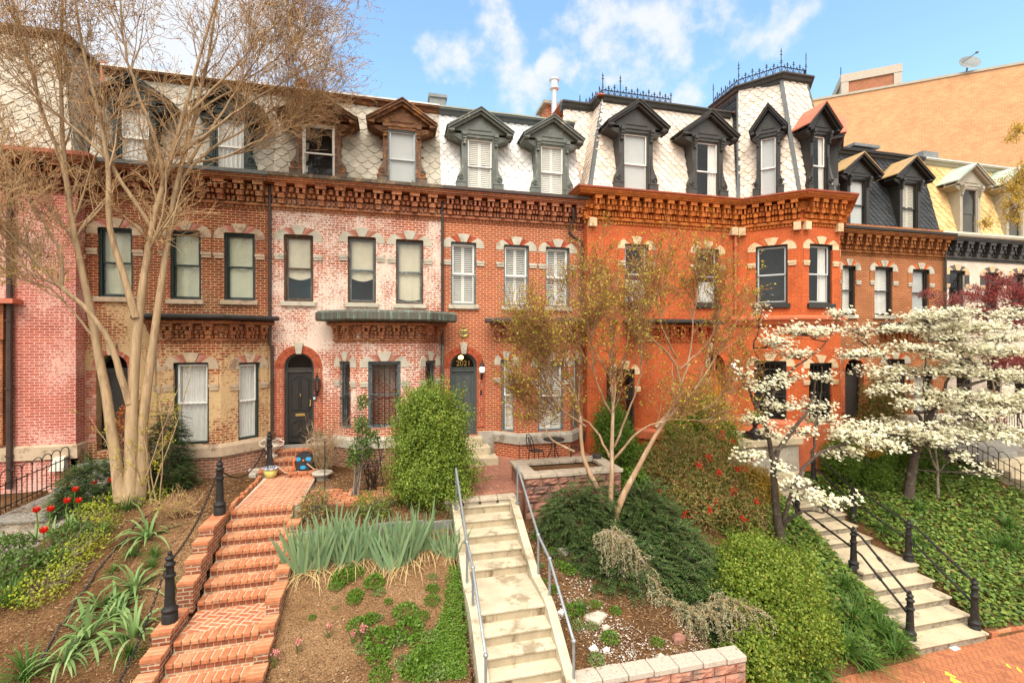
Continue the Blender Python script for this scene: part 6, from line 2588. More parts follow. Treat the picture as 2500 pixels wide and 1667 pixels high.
POSTPROF = [(.115, 0), (.115, .14), (.10, .16), (.12, .19), (.12, .22), (.085, .25), (.078, .30), (.066, .66), (.064, .72), (.085, .74), (.085, .77), (.062, .79), (.058, .90), (.08, .92), (.085, .95), (.055, .975), (.045, 1.0), (.065, 1.02), (.07, 1.045), (.045, 1.075), (.028, 1.09), (.035, 1.11), (.03, 1.14), (.012, 1.155), (.003, 1.16)]


def iron_post(name, label, cat, x, y, z, h=1.16, group=None, r=1.0):
    m = MB()
    m.lathe((0, 0, 0), [(a * r, b * h / 1.16) for a, b in POSTPROF], 12)
    o = m.build(name, 'cast_iron', None, label, cat, group, smooth=True)
    o.location = (x, y, z)
    return o


rp = empty('stair_railing', (0, 0, 0), 'black iron railing on the left side of the stone stairs', 'railing', 'iron stair railings')
rq = empty('stair_railing', (0, 0, 0), 'black iron railing on the right side of the stone stairs', 'railing', 'iron stair railings')
for root, posts in ((rp, [(10.98, -7.08, .12, 1.12), (11.30, -5.5, .90, 1.12), (11.48, -3.6, 1.25, 1.08)]),
                    (rq, [(12.80, -7.15, .10, 1.25), (13.05, -5.55, .93, 1.14), (13.2, -3.9, 1.35, 1.08), (13.33, -2.4, 2.05, 1.05)])):
    for x, y, z, h in posts:
        m = MB()
        m.lathe((x, y, z), [(a, b * h / 1.16) for a, b in POSTPROF], 12)
        m.build('post', 'cast_iron', root, smooth=True)
    for hh in (.90, .50):
        for (x0, y0, z0, h0), (x1, y1, z1, h1) in zip(posts[:-1], posts[1:]):
            A, B = Vector((x0, y0, z0 + h0 * hh)), Vector((x1, y1, z1 + h1 * hh))
            dd = B - A
            zl = A.z + .02
            m = MB()
            m.tube([A, A + dd * .06, A + dd * .5 + Vector((0, 0, .03)), A + dd * .84 + Vector((0, 0, .06)), B - dd * .02], .026, 8)
            m.tube([A + dd * .48 + Vector((0, 0, .028)), A + dd * .53 + Vector((0, 0, .033))], .038, 8)
            m.build('rail', 'cast_iron', root, smooth=True)

# bollards and chain beside the brick stairs
bol = []
for x, y, z, lab in ((-3.33, -.85, 3.08, 'black iron bollard beside the entrance steps of the black door'), (-3.56, -3.92, 3.08, 'black iron bollard standing at the top of the brick stairs'), (-3.57, -6.16, 2.12, 'black iron bollard halfway down the brick stairs')):
    bol.append(iron_post('bollard', lab, 'bollard', x, y, z, 1.16, 'bollards along the brick stairs'))


def chain(a, b, sag, label):
    a, b = Vector(a), Vector(b)
    n = int((b - a).length / .055)
    m = MB()
    for i in range(n):
        t = (i + .5) / n
        p = a.lerp(b, t) - Vector((0, 0, sag * 4 * t * (1 - t)))
        t2 = t + .01
        q = a.lerp(b, t2) - Vector((0, 0, sag * 4 * t2 * (1 - t2)))
        T = (q - p).normalized()
        X = T.cross(Vector((0, 0, 1))).normalized()
        if i % 2:
            X = T.cross(X)
        ring = [p + T * (.042 * math.cos(g)) + X * (.020 * math.sin(g)) for g in [2 * math.pi * k / 8 for k in range(8)]]
        m.tube(ring, .0062, 4, closed=True)
    return m.build('chain', 'cast_iron', None, label, 'chain', 'bollard chains')


chain((-3.36, -.9, 4.0), (-3.56, -3.88, 4.0), .50, 'sagging iron chain between the two upper bollards')
chain((-3.58, -3.98, 4.0), (-3.6, -6.1, 3.08), .22, 'iron chain stretched between the upper and lower stair bollards')
chain((-3.6, -6.22, 3.05), (-3.62, -8.4, 1.9), .28, 'iron chain running from the lower bollard out of the picture')

# grey stone landing and steps at the left
ls = empty('bluestone_stairs', (0, 0, 0), 'grey slab landing and steps behind the hooped fence at the left', 'stairs')
for x0, x1, y0, y1, z in ((-8.45, -6.85, -2.62, -.55, 2.86), (-8.2, -6.75, -1.0, -.35, 3.08), (-8.02, -6.7, -.72, .0, 3.32), (-8.0, -6.9, -.42, .0, 3.52)):
    m = MB()
    m.wbox(x0, x1, y0, y1, z - .07, z)
    m.build('slab', 'bluestone', ls, bevel=.012)
    m = MB()
    m.wbox(x0 + .04, x1 - .04, y0 + .04, y1, z - .5, z - .073)
    m.build('riser', 'grey_stone', ls)
for k in range(6):
    m = MB()
    m.wbox(-8.45, -7.05, -2.62 - .36 * (k + 1), -2.58 - .36 * k, 2.86 - .19 * (k + 1) - .15, 2.86 - .19 * (k + 1))
    m.build('step', 'grey_stone', ls, bevel=.015)
m = MB()
a = [(-2.55, 2.98), (-4.9, 1.7)]
p = [(x, y, z) for y, z in a for x in (-7.03, -6.80)] + [(x, y, z - .55) for y, z in a for x in (-7.03, -6.80)]
m.add(p, [(0, 2, 3, 1), (0, 4, 6, 2), (1, 3, 7, 5), (2, 6, 7, 3), (0, 1, 5, 4)], True)
m.build('cheek_wall', 'bluestone', ls, bevel=.01)


def hoop_fence(label, pts, h, n, mat='cast_iron', up=None, group=None):
    """wire fence with pointed pickets and interlaced hoops along pts"""
    root = empty('hoop_fence', (0, 0, 0), label, 'fence', group)
    P = resample(pts, n, 0)
    hoop = MB()
    for i in range(0, n - 2, 2):
        a, b = Vector(P[i]), Vector(P[i + 2])
        a2, b2 = a + Vector((0, 0, h * .86)), b + Vector((0, 0, h * .86))
        c = (a2 + b2) / 2
        arc = [a, a2] + [c + (a2 - c) * math.cos(g) + Vector((0, 0, (b2 - a2).length * .5 * math.sin(g))) for g in [math.pi * k / 8 for k in range(1, 8)]] + [b2, b]
        hoop.tube(arc, .011, 5)
        m = Vector(P[i + 1])
        hoop.tube([m, m + Vector((0, 0, h * .72))], .010, 5)
    hoop.build('pickets', mat, root)
    for f in (.12, .66):
        m = MB()
        m.tube([Vector(p) + Vector((0, 0, h * f)) for p in P], .014, 5)
        m.build('rail', mat, root)
    return root


hf = hoop_fence('black iron hooped fence beside the grey landing at the left edge', [(-8.5, -4.0, 2.35), (-8.42, -2.4, 2.9), (-8.15, -.45, 3.1)], .92, 29)
# white downspout block by the fence
p = at_y(143, 1128, -.45)
m = MB()
m.add([(p.x - .16, p.y - .12, p.z - .2), (p.x + .17, p.y - .12, p.z - .2), (p.x + .17, p.y + .1, p.z - .2), (p.x - .16, p.y + .1, p.z - .2),
       (p.x - .08, p.y - .04, p.z + .14), (p.x + .17, p.y - .04, p.z + .16), (p.x + .17, p.y + .1, p.z + .16), (p.x - .08, p.y + .1, p.z + .14)],
      [(0, 1, 5, 4), (1, 2, 6, 5), (2, 3, 7, 6), (3, 0, 4, 7), (4, 5, 6, 7)], True)
m.build('utility_box', 'cream_paint', None, 'small pale utility box against the pink wall behind the hooped fence', 'utility box', bevel=.01)

# ================================================================ trees
def px_limb(uv, y0, y1, r0, r1, n=14, jit=.012):
    m = len(uv)
    pts = [at_y(u, v, y0 + (y1 - y0) * i / (m - 1)) for i, (u, v) in enumerate(uv)]
    return limb(pts, r0, r1, n, jit)


def add_tubes(name, sets, mat, parent, smooth=True):
    V, F = join_np([tubes(p, r, k) for p, r, k in sets])
    return np_mesh(name, V, F, mat, parent, smooth=smooth)


def scatter_on(polys, n, t0=.3, off=.02):
    i = NR.integers(0, len(polys), n)
    m = polys.shape[1]
    t = NR.uniform(t0, 1, n) * (m - 1)
    a = np.minimum(t.astype(int), m - 2)
    f = (t - a)[:, None]
    return polys[i, a] * (1 - f) + polys[i, a + 1] * f + NR.normal(0, off, (n, 3))


def rand_leaves(P, L, W, updir=.3, spread=1.0):
    n = len(P)
    D = rand_dirs(n) * spread + np.array([0, 0, updir])
    N = rand_dirs(n) * .8 + np.array([0, -.3, .6])
    return leaf_quads(P, D, N, NR.uniform(L[0], L[1], n), NR.uniform(W[0], W[1], n))


# bare crape myrtle at the left
def left_tree():
    t = empty('bare_tree', (0, 0, 0), 'tall bare crape myrtle with smooth tan trunks in the left garden', 'tree')
    L = [([(297, 1222), (286, 1180), (277, 1060), (254, 926), (237, 837), (219, 730), (192, 659), (178, 569), (172, 480), (160, 415), (153, 287), (140, 150), (150, 20), (160, -120)], -2.5, -2.4, .125, .02),
         ([(318, 1230), (330, 1180), (319, 971), (330, 792), (344, 766), (353, 659), (370, 547), (379, 480), (399, 431), (427, 383), (447, 287), (470, 190), (500, 90), (540, -40)], -2.5, -2.0, .15, .02),
         ([(338, 1225), (348, 1105), (353, 926), (370, 837), (393, 748), (397, 659), (411, 569), (424, 480), (440, 400), (472, 319), (498, 191), (526, 32), (545, -100)], -2.45, -1.7, .125, .02),
         ([(316, 985), (286, 882), (268, 837), (254, 801), (214, 748), (192, 730), (147, 699), (89, 654), (58, 596), (27, 556), (0, 529), (-60, 480)], -2.5, -3.3, .085, .02),
         ([(332, 775), (326, 734), (308, 690), (286, 636), (268, 583), (258, 500), (274, 399), (255, 335), (220, 191), (190, 60), (170, -80)], -2.45, -2.7, .085, .018),
         ([(172, 490), (150, 380), (110, 300), (80, 180), (40, 60), (10, -80)], -2.4, -2.9, .055, .015),
         ([(368, 552), (325, 491), (287, 431), (262, 380), (200, 330), (130, 270), (60, 210), (-10, 150)], -2.2, -3.0, .06, .015),
         ([(150, 702), (160, 640), (120, 560), (60, 470), (20, 400), (-20, 340)], -2.8, -2.6, .04, .012),
         ([(399, 435), (380, 330), (330, 220), (300, 100), (290, -50)], -2.2, -2.9, .055, .015),
         ([(447, 290), (540, 200), (610, 120), (670, 60), (720, 10)], -2.0, -2.4, .04, .010),
         ([(424, 480), (470, 400), (540, 345), (600, 315), (660, 270), (730, 205)], -1.9, -1.7, .05, .010),
         ([(427, 383), (500, 335), (560, 285), (640, 230), (720, 185), (775, 150)], -2.0, -2.3, .045, .010),
         ([(440, 400), (520, 390), (600, 370), (680, 350), (740, 330)], -1.8, -1.5, .035, .010),
         ([(237, 837), (180, 760), (130, 700), (60, 690), (-10, 640)], -2.5, -3.0, .03, .010),
         ([(460, 400), (560, 250), (640, 120), (690, 0)], -1.9, -2.4, .04, .010), ([(447, 290), (560, 225), (680, 140), (750, 60)], -2.0, -1.8, .035, .010), ([(560, 380), (640, 340), (710, 290), (760, 250)], -1.7, -2.0, .03, .010)]
    limbs = [px_limb(a, y0, y1, r0 * .92, r1, 16, .012) for a, y0, y1, r0, r1 in L]
    sets = [(p[None], r[None], 10) for p, r in limbs]
    add_tubes('trunk', [(p[None], (r * (1 + .35 * np.exp(-np.arange(16) * .9)))[None], 10) for p, r in limbs[:3]], 'bark_tan', t)
    P0 = np.stack([p for p, r in limbs])
    R0 = np.stack([r for p, r in limbs])
    up = P0[:, 6:]
    ur = R0[:, 6:]
    c = (-6.5, -2.0, 7.0)
    p1, r1 = spawn(up, ur, 15, (.7, 2.3), (.35, 1.0), .28, .02, 8, .12, .5, .006, out=c, outk=.35)
    p2, r2 = spawn(p1, r1, 6, (.4, 1.2), (.4, 1.1), .15, .15, 6, .16, .6, .0055)
    p3, r3 = spawn(p2, r2, 5, (.18, .6), (.4, 1.1), .1, .2, 4, .18, .7, .0045)
    p4, r4 = spawn(p3, r3, 1, (.08, .26), (.4, 1.0), .2, .3, 3, .2, .8, .003)
    add_tubes('branches', sets[3:] + [(p1, r1, 5)], 'bark_tan', t)
    add_tubes('twigs', [(p2, r2, 3), (p3, r3, 3), (p4, r4, 3)], 'bark_twig', t)
    hi = p4[p4[:, -1, 2] > 8.2]
    S = scatter_on(hi, 24000, .4, .03)
    V, F = rand_leaves(S, (.022, .042), (.018, .032), 0)
    np_mesh('seed_capsules', V, F, 'seed_capsule', t)
    # young shoots at the foot with fresh yellow leaves
    sh = []
    for k in range(9):
        u0 = rnd.uniform(290, 400)
        b = at_y(u0, 1190 + rnd.uniform(0, 30), -2.45)
        b.z = gz(b.x, b.y)
        e = b + Vector((rnd.uniform(-.7, 1.0), rnd.uniform(-.5, .2), rnd.uniform(1.4, 3.0)))
        sh.append(resample([b, b.lerp(e, .5) + Vector((rnd.uniform(-.12, .12), 0, .1)), e], 8, .01))
    sh = np.stack(sh)
    q1, s1 = spawn(sh, np.tile(np.linspace(.016, .005, 8), (len(sh), 1)), 7, (.25, .7), (.5, 1.0), .1, .25, 5, .12, .6, .003)
    add_tubes('shoots', [(sh, np.tile(np.linspace(.018, .006, 8), (len(sh), 1)), 5), (q1, s1, 3)], 'bark_tan', t)
    low = p3[(p3[:, -1, 2] < 8.5)]
    S = np.concatenate([scatter_on(q1, 700, .2, .02), scatter_on(low, 500, .4, .02)])
    V, F = rand_leaves(S, (.03, .06), (.018, .03), .4)
    np_mesh('young_leaves', V, F, 'bud_leaf', t)


left_tree()


def centre_tree():
    t = empty('budding_tree', (0, 0, 0), 'spreading crape myrtle with tiny yellow buds in front of the orange house', 'tree')
    L = [([(1485, 1296), (1481, 1274), (1474, 1220), (1468, 1182), (1437, 1149), (1414, 1121), (1403, 1086), (1430, 1040), (1426, 1002), (1403, 967), (1384, 914), (1370, 840), (1390, 770), (1400, 700)], -4.9, -4.0, .07, .012),
         ([(1489, 1298), (1489, 1258), (1493, 1182), (1495, 1105), (1495, 1086), (1493, 1009), (1498, 933), (1492, 870), (1489, 799), (1500, 720), (1515, 665)], -4.9, -4.3, .07, .012),
         ([(1491, 1296), (1497, 1243), (1533, 1186), (1567, 1132), (1583, 1090), (1598, 1047), (1640, 1009), (1682, 971), (1713, 936), (1751, 856), (1790, 800), (1815, 760)], -4.9, -4.9, .085, .012),
         ([(1600, 1044), (1645, 1000), (1663, 971), (1665, 914), (1652, 875), (1583, 818), (1518, 776), (1470, 720), (1450, 680)], -4.7, -3.9, .05, .010),
         ([(1663, 940), (1690, 860), (1690, 780), (1710, 700), (1690, 650)], -4.7, -4.4, .03, .009),
         ([(1495, 1124), (1544, 1063), (1590, 1032), (1660, 1020), (1740, 1030)], -4.6, -5.3, .035, .009),
         ([(1489, 1116), (1468, 1067), (1441, 1032), (1400, 1010), (1350, 990), (1310, 960)], -4.6, -3.6, .035, .009),
         ([(1402, 1101), (1345, 1074), (1326, 1032), (1290, 1000), (1270, 960)], -4.4, -4.0, .03, .008),
         ([(1403, 967), (1340, 900), (1310, 830), (1300, 790)], -4.3, -4.8, .03, .008),
         ([(1652, 875), (1610, 790), (1600, 700), (1620, 655)], -4.3, -4.9, .026, .008),
         ([(1498, 930), (1450, 860), (1430, 770), (1450, 690)], -4.4, -3.6, .026, .008),
         ([(1500, 1090), (1530, 1010), (1560, 940), (1570, 850), (1560, 750)], -4.5, -5.3, .032, .008), ([(1493, 1009), (1450, 930), (1440, 840), (1465, 740)], -4.5, -5.2, .028, .008), ([(1497, 960), (1530, 870), (1535, 760), (1575, 670)], -4.4, -3.7, .028, .008),
         ([(1640, 1009), (1720, 1000), (1780, 950), (1810, 880)], -4.8, -4.4, .028, .008), ([(1403, 967), (1350, 930), (1320, 890), (1295, 850)], -4.3, -3.8, .026, .008), ([(1430, 1040), (1370, 1000), (1330, 930), (1350, 850)], -4.4, -5.0, .026, .008), ([(1660, 900), (1730, 840), (1760, 760), (1750, 690)], -4.6, -5.2, .026, .008)]
    limbs = [px_limb(a, y0, y1, r0, r1, 14, .012) for a, y0, y1, r0, r1 in L]
    add_tubes('trunk', [(p[None], (r * (1 + .3 * np.exp(-np.arange(14) * .9)))[None], 9) for p, r in limbs[:3]], 'bark_mid', t)
    P0 = np.stack([p for p, r in limbs])
    R0 = np.stack([r for p, r in limbs])
    c = (5.6, -4.5, 3.6)
    p1, r1 = spawn(P0[:, 5:], R0[:, 5:], 17, (.4, 1.35), (.4, 1.0), .2, .05, 7, .12, .55, .005, out=c, outk=.35)
    p2, r2 = spawn(p1, r1, 8, (.25, .7), (.4, 1.1), .12, .1, 5, .16, .6, .004)
    p3, r3 = spawn(p2, r2, 5, (.10, .36), (.4, 1.1), .1, .15, 4, .18, .7, .0034)
    add_tubes('branches', [(p[None], r[None], 7) for p, r in limbs[3:]] + [(p1, r1, 4)], 'bark_mid', t)
    add_tubes('twigs', [(p2, r2, 3), (p3, r3, 3)], 'twig_rust', t)
    V, F = rand_leaves(scatter_on(p3, 13500, .3, .015), (.035, .07), (.026, .046), .3)
    np_mesh('buds', V, F, 'bud_leaf', t)
    V, F = rand_leaves(scatter_on(p3[p3[:, -1, 2] > 5.0], 9000, .5, .015), (.018, .034), (.016, .026), .1)
    np_mesh('seed_capsules', V, F, 'seed_capsule', t)


centre_tree()


def flowers(P, size, tilt=.35):
    """four-bract blossoms facing up"""
    n = len(P)
    N = unit(NR.normal(0, tilt, (n, 3)) + np.array([0, -.45, .9]))
    a = NR.uniform(0, 2 * math.pi, n)
    X = unit(np.cross(N, np.array([.3, 1, .1])))
    Y = np.cross(N, X)
    parts = []
    s = NR.uniform(size * .75, size * 1.15, n)
    for k in range(4):
        g = (a + k * math.pi / 2)[:, None]
        D = X * np.cos(g) + Y * np.sin(g) + N * .22
        parts.append(leaf_quads(P, D, N, s * .5, s * .42, fold=.05))
    return join_np(parts)


def dogwood(label, limbs, pads, mat='bark_dark', dens=280, twigc=44, extra=1):
    t = empty('dogwood_tree', (0, 0, 0), label, 'tree', 'flowering dogwoods')
    LB = [px_limb(a, y0, y1, r0, r1, 16, .015) for a, y0, y1, r0, r1 in limbs]
    n0 = limbs[0][-1] if False else 2
    add_tubes('trunk', [(p[None], r[None], 9) for p, r in LB[:2]], mat, t)
    pts = np.concatenate([p for p, r in LB])
    FP, br = [], []
    pads = pads + [] if not extra else pads + [(u + rnd.uniform(-1, 1) * ru * .8, v + rnd.uniform(-26, 26), ru * .62, y + rnd.uniform(-.4, .4)) for u, v, ru, y in pads]
    for u, v, ru, y in pads:
        c = np.array(at_y(u, v, y))
        zc = float((Vector(c) - CAM).length)
        r = ru * zc / 1150.0
        d = np.linalg.norm((pts - c) * np.array([1, 1, 1.6]), axis=1) + np.maximum(0, pts[:, 2] - c[2]) * 1.5
        s = pts[np.argmin(d)]
        mid = (s + c) / 2 + np.array([0, 0, -.08])
        P = resample([s, mid, c + np.array([0, 0, -.06])], 7, .02)
        br.append((P, np.linspace(.022, .008, 7)))
        k = max(8, int(twigc * r))
        a = NR.uniform(0, 2 * math.pi, k)
        L = r * NR.uniform(.5, 1.05, k)
        base = P[NR.integers(3, 7, k)]
        end = c + np.stack([np.cos(a) * L, np.sin(a) * L * .75, NR.normal(0, .10, k) - .03], 1)
        w = np.linspace(0, 1, 5)[None, :, None]
        tp = base[:, None] * (1 - w) + end[:, None] * w + NR.normal(0, .02, (k, 5, 3)) * (w * (1 - w) * 4)
        br.append((tp, np.tile(np.linspace(.008, .003, 5), (k, 1))))
        n = int(dens * r * r) + 10
        on = scatter_on(tp, n, .25, .045)
        on[:, 2] += .035 + NR.normal(0, .035, n)
        FP.append(on)
    b1 = [(p[None], r[None], 7) for p, r in LB[2:]] + [(p[None], r[None], 5) if p.ndim == 2 else (p, r, 3) for p, r in br]
    add_tubes('branches', b1, 'bark_grey' if mat != 'bark_dark' else 'bark_dark', t)
    FPa = np.concatenate(FP)
    V, F = flowers(FPa, .10)
    np_mesh('blossoms', V, F, 'petal_white', t)
    V, F = leaf_quads(FPa + np.array([0, 0, .004]), np.tile([[1., 0, .1]], (len(FPa), 1)), np.tile([[0, -.3, 1.]], (len(FPa), 1)), .018, .018)
    np_mesh('flower_centres', V, F, 'flower_centre', t)


dogwood('white dogwood in bloom with forked dark trunk left of the stone stairs', [
    ([(1907, 1325), (1900, 1280), (1892, 1220), (1888, 1143), (1888, 1116), (1873, 1040), (1850, 994), (1830, 960), (1812, 930)], -4.8, -5.1, .12, .03),
    ([(1892, 1130), (1897, 1095), (1922, 1067), (1961, 1017), (1985, 975), (1991, 930)], -4.8, -4.3, .075, .025),
    ([(1876, 1020), (1880, 990), (1896, 944), (1919, 914), (1968, 879), (2014, 841), (2040, 800)], -4.9, -4.5, .045, .012),
    ([(1911, 1290), (1925, 1265), (1945, 1252), (1980, 1243), (2007, 1251)], -4.8, -5.4, .055, .02),
    ([(1911, 1275), (1930, 1215), (1940, 1170), (1975, 1130), (1987, 1117)], -4.8, -4.6, .055, .04),
    ([(1987, 1117), (2010, 1098), (2045, 1086), (2118, 1067), (2183, 1059), (2290, 1047)], -4.6, -4.2, .045, .02),
    ([(1985, 1120), (1987, 1086), (1991, 1028), (2005, 960), (2007, 894)], -4.6, -4.4, .035, .015),
    ([(1945, 1252), (1930, 1210), (1935, 1180), (1945, 1160)], -5.0, -5.3, .03, .012),
    ([(1850, 994), (1870, 950), (1860, 900), (1840, 850)], -5.0, -4.6, .025, .01)],
    [(1960, 805, 95, -4.5), (1895, 830, 55, -4.8), (1862, 742, 32, -5.0), (1940, 862, 60, -4.6), (1822, 905, 34, -5.2), (1862, 938, 55, -5.2), (1905, 985, 62, -4.9), (1850, 1022, 46, -5.2),
     (1990, 990, 52, -4.4), (2008, 1022, 56, -4.2), (1885, 1058, 42, -5.0), (1962, 1050, 46, -4.6), (1828, 1112, 46, -5.3), (1905, 1142, 32, -5.1), (1935, 1172, 40, -5.3), (2040, 1218, 62, -5.4),
     (1960, 1205, 36, -5.4), (1930, 915, 45, -5.1), (2060, 1105, 55, -4.5), (2045, 760, 40, -4.2), (2005, 920, 35, -4.7)], dens=330, extra=0)
dogwood('broad white dogwood in bloom with a leaning trunk on the ivy bank', [
    ([(2218, 1216), (2221, 1190), (2225, 1124), (2252, 1067), (2255, 1050), (2267, 1017), (2290, 986), (2336, 952), (2405, 925), (2470, 905)], -3.75, -3.6, .15, .03),
    ([(2255, 1062), (2252, 1021), (2225, 990), (2200, 950), (2180, 900), (2150, 860)], -3.75, -3.2, .06, .015),
    ([(2300, 978), (2310, 930), (2340, 880), (2350, 820), (2330, 770)], -3.7, -3.3, .05, .012),
    ([(2260, 1050), (2320, 1030), (2400, 1015), (2500, 1005)], -3.7, -4.2, .05, .02),
    ([(2240, 1100), (2180, 1075), (2110, 1065), (2050, 1062)], -3.75, -4.3, .035, .012),
    ([(2336, 952), (2400, 870), (2450, 820), (2500, 780)], -3.6, -3.2, .035, .012),
    ([(2262, 1030), (2250, 960), (2260, 880), (2270, 800)], -3.7, -4.1, .04, .01)],
    [(2270, 768, 95, -3.6), (2185, 800, 72, -3.4), (2355, 802, 115, -3.4), (2465, 822, 60, -3.2), (2110, 862, 64, -3.4), (2235, 848, 74, -3.9), (2350, 850, 84, -3.8), (2140, 905, 64, -3.8),
     (2262, 900, 100, -3.5), (2400, 908, 100, -3.4), (2485, 930, 42, -3.4), (2305, 958, 74, -4.0), (2430, 962, 92, -3.8), (2180, 948, 52, -4.0), (2380, 1002, 82, -4.1), (2470, 1000, 52, -3.8),
     (2430, 1052, 92, -4.2), (2350, 1062, 54, -4.3), (2485, 1072, 32, -4.2), (2105, 1052, 84, -4.4), (2205, 1036, 72, -4.3), (2160, 1083, 62, -4.6), (2275, 1072, 62, -4.4), (2312, 1046, 42, -4.4),
     (2062, 1062, 42, -4.5), (2360, 1118, 26, -4.6), (2425, 1150, 24, -4.7), (2240, 985, 48, -4.2), (2460, 770, 50, -3.0), (2090, 800, 40, -3.2), (2310, 820, 60, -3.9), (2410, 860, 70, -3.1)])


def leafy_tree(name, label, limbs, pads, leafm, lsize, dens, bark, flat=.25, cat='tree'):
    t = empty(name, (0, 0, 0), label, cat)
    LB = [px_limb(a, y0, y1, r0, r1, 12, .012) for a, y0, y1, r0, r1 in limbs]
    pts = np.concatenate([p for p, r in LB])
    sets = [(p[None], r[None], 6) for p, r in LB]
    LP = []
    for u, v, ru, rv, y in pads:
        c = np.array(at_y(u, v, y))
        zc = float((Vector(c) - CAM).length)
        r, h = ru * zc / 1150., rv * zc / 1150.
        s = pts[np.argmin(np.linalg.norm(pts - c, axis=1))]
        k = max(6, int(40 * r))
        end = c + rand_dirs(k) * np.array([r, r * .7, h]) * NR.uniform(.4, 1, (k, 1))
        w = np.linspace(0, 1, 5)[None, :, None]
        tp = s[None, None] * (1 - w) + end[:, None] * w + NR.normal(0, .03, (k, 5, 3)) * (w * (1 - w) * 4)
        sets.append((tp, np.tile(np.linspace(.010, .003, 5), (k, 1)), 3))
        LP.append(scatter_on(tp, int(dens * r * max(h, .1) * 4) + 8, .4, .05))
    add_tubes('trunk', sets, bark, t)
    V, F = rand_leaves(np.concatenate(LP), lsize, (lsize[0] * .45, lsize[1] * .55), -.2)
    np_mesh('leaves', V, F, leafm, t)
    return t


leafy_tree('red_maple', 'small Japanese maple with dark red leaves in front of the white painted house', [
    ([(2440, 1060), (2430, 960), (2410, 860), (2400, 760), (2420, 690)], -1.4, -1.3, .05, .012), ([(2410, 860), (2330, 780), (2250, 720), (2215, 715)], -1.4, -1.5, .02, .006), ([(2420, 900), (2480, 820), (2500, 720)], -1.4, -1.2, .025, .008)],
    [(2440, 695, 40, 30, -1.3), (2390, 720, 50, 30, -1.4), (2470, 730, 45, 30, -1.2), (2330, 720, 50, 14, -1.5), (2410, 770, 60, 22, -1.3), (2470, 790, 40, 22, -1.2), (2380, 800, 50, 16, -1.5), (2480, 690, 30, 30, -1.1),
     (2440, 880, 50, 30, -1.3), (2490, 900, 30, 25, -1.2), (2420, 1000, 40, 40, -1.4), (2270, 712, 35, 8, -1.5)], 'maple_red_leaf', (.05, .10), 480, 'bark_grey')
leafy_tree('street_tree', 'yellow-leaved branches of a tree reaching in at the right edge', [
    ([(2760, 1500), (2740, 1000), (2700, 600), (2640, 400), (2560, 330), (2490, 320)], -6.5, -6.4, .14, .012), ([(2700, 600), (2600, 470), (2520, 430), (2450, 470), (2400, 540)], -6.5, -6.2, .04, .005), ([(2640, 400), (2560, 440), (2500, 490), (2440, 520)], -6.5, -6.6, .03, .005)],
    [(2480, 325, 22, 22, -6.4), (2495, 420, 26, 26, -6.4), (2465, 445, 26, 20, -6.3), (2490, 480, 26, 26, -6.4), (2455, 510, 30, 26, -6.3), (2415, 540, 26, 12, -6.2), (2475, 550, 20, 14, -6.4)], 'yellow_leaf', (.035, .07), 900, 'bark_grey')
# thin sapling on the ivy bank
t = empty('sapling', (0, 0, 0), 'thin bare sapling with forked stems right of the leaning dogwood', 'tree')
a = at_ground(2290, 1218)
S = [limb([a, at_y(2289, 1140, a.y), at_y(2282, 1060, a.y), at_y(2285, 1000, a.y + .1)], .045, .02, 10), limb([at_y(2289, 1150, a.y), at_y(2272, 1110, a.y), at_y(2263, 1065, a.y - .1)], .025, .012, 10), limb([at_y(2287, 1140, a.y), at_y(2270, 1105, a.y), at_y(2252, 1085, a.y)], .02, .01, 10),
     limb([at_y(2291, 1150, a.y), at_y(2310, 1130, a.y - .1), at_y(2330, 1118, a.y - .2)], .015, .006, 10)]
P = np.stack([p for p, r in S])
R = np.stack([r for p, r in S])
p1, r1 = spawn(P[:, 4:], R[:, 4:], 5, (.3, .7), (.4, .9), .2, .3, 5, .1, .5, .004)
add_tubes('trunk', [(P, R, 7), (p1, r1, 4)], 'bark_grey', t)


# ================================================================ shrubs
def blob_points(blobs, n, shell=(.72, 1.02), lump=.16, freq=1.8, zmin=None):
    """points through the outer layer of lumpy ellipsoids, with outward normals"""
    w = np.array([b[3] * b[4] + b[3] * b[5] + b[4] * b[5] for b in blobs])
    idx = NR.choice(len(blobs), n, p=w / w.sum())
    B = np.array(blobs, float)[idx]
    d = rand_dirs(n, -.75, 1)
    r = NR.uniform(shell[0] ** 2, shell[1] ** 2, n) ** .5
    k = np.array([mnoise.noise(Vector(tuple(q * freq)) + Vector((i * 3.3, 0, 0))) for q, i in zip(d, idx)]) + .6 * np.array([mnoise.noise(Vector(tuple(q * freq * 2.6)) + Vector((i * 7.1, 5, 0))) for q, i in zip(d, idx)])
    P = B[:, :3] + d * B[:, 3:6] * (r * (1 + lump * k * 1.6))[:, None]
    N = unit(d / B[:, 3:6])
    keep = np.ones(n, bool)
    for j, b in enumerate(blobs):
        q = (P - np.array(b[:3])) / np.array(b[3:6])
        keep &= ~((np.linalg.norm(q, axis=1) < .62) & (idx != j))
    keep &= P[:, 2] > ground_z(P[:, 0], P[:, 1]) - .05
    if zmin is not None:
        keep &= P[:, 2] > zmin
    return P[keep], N[keep]


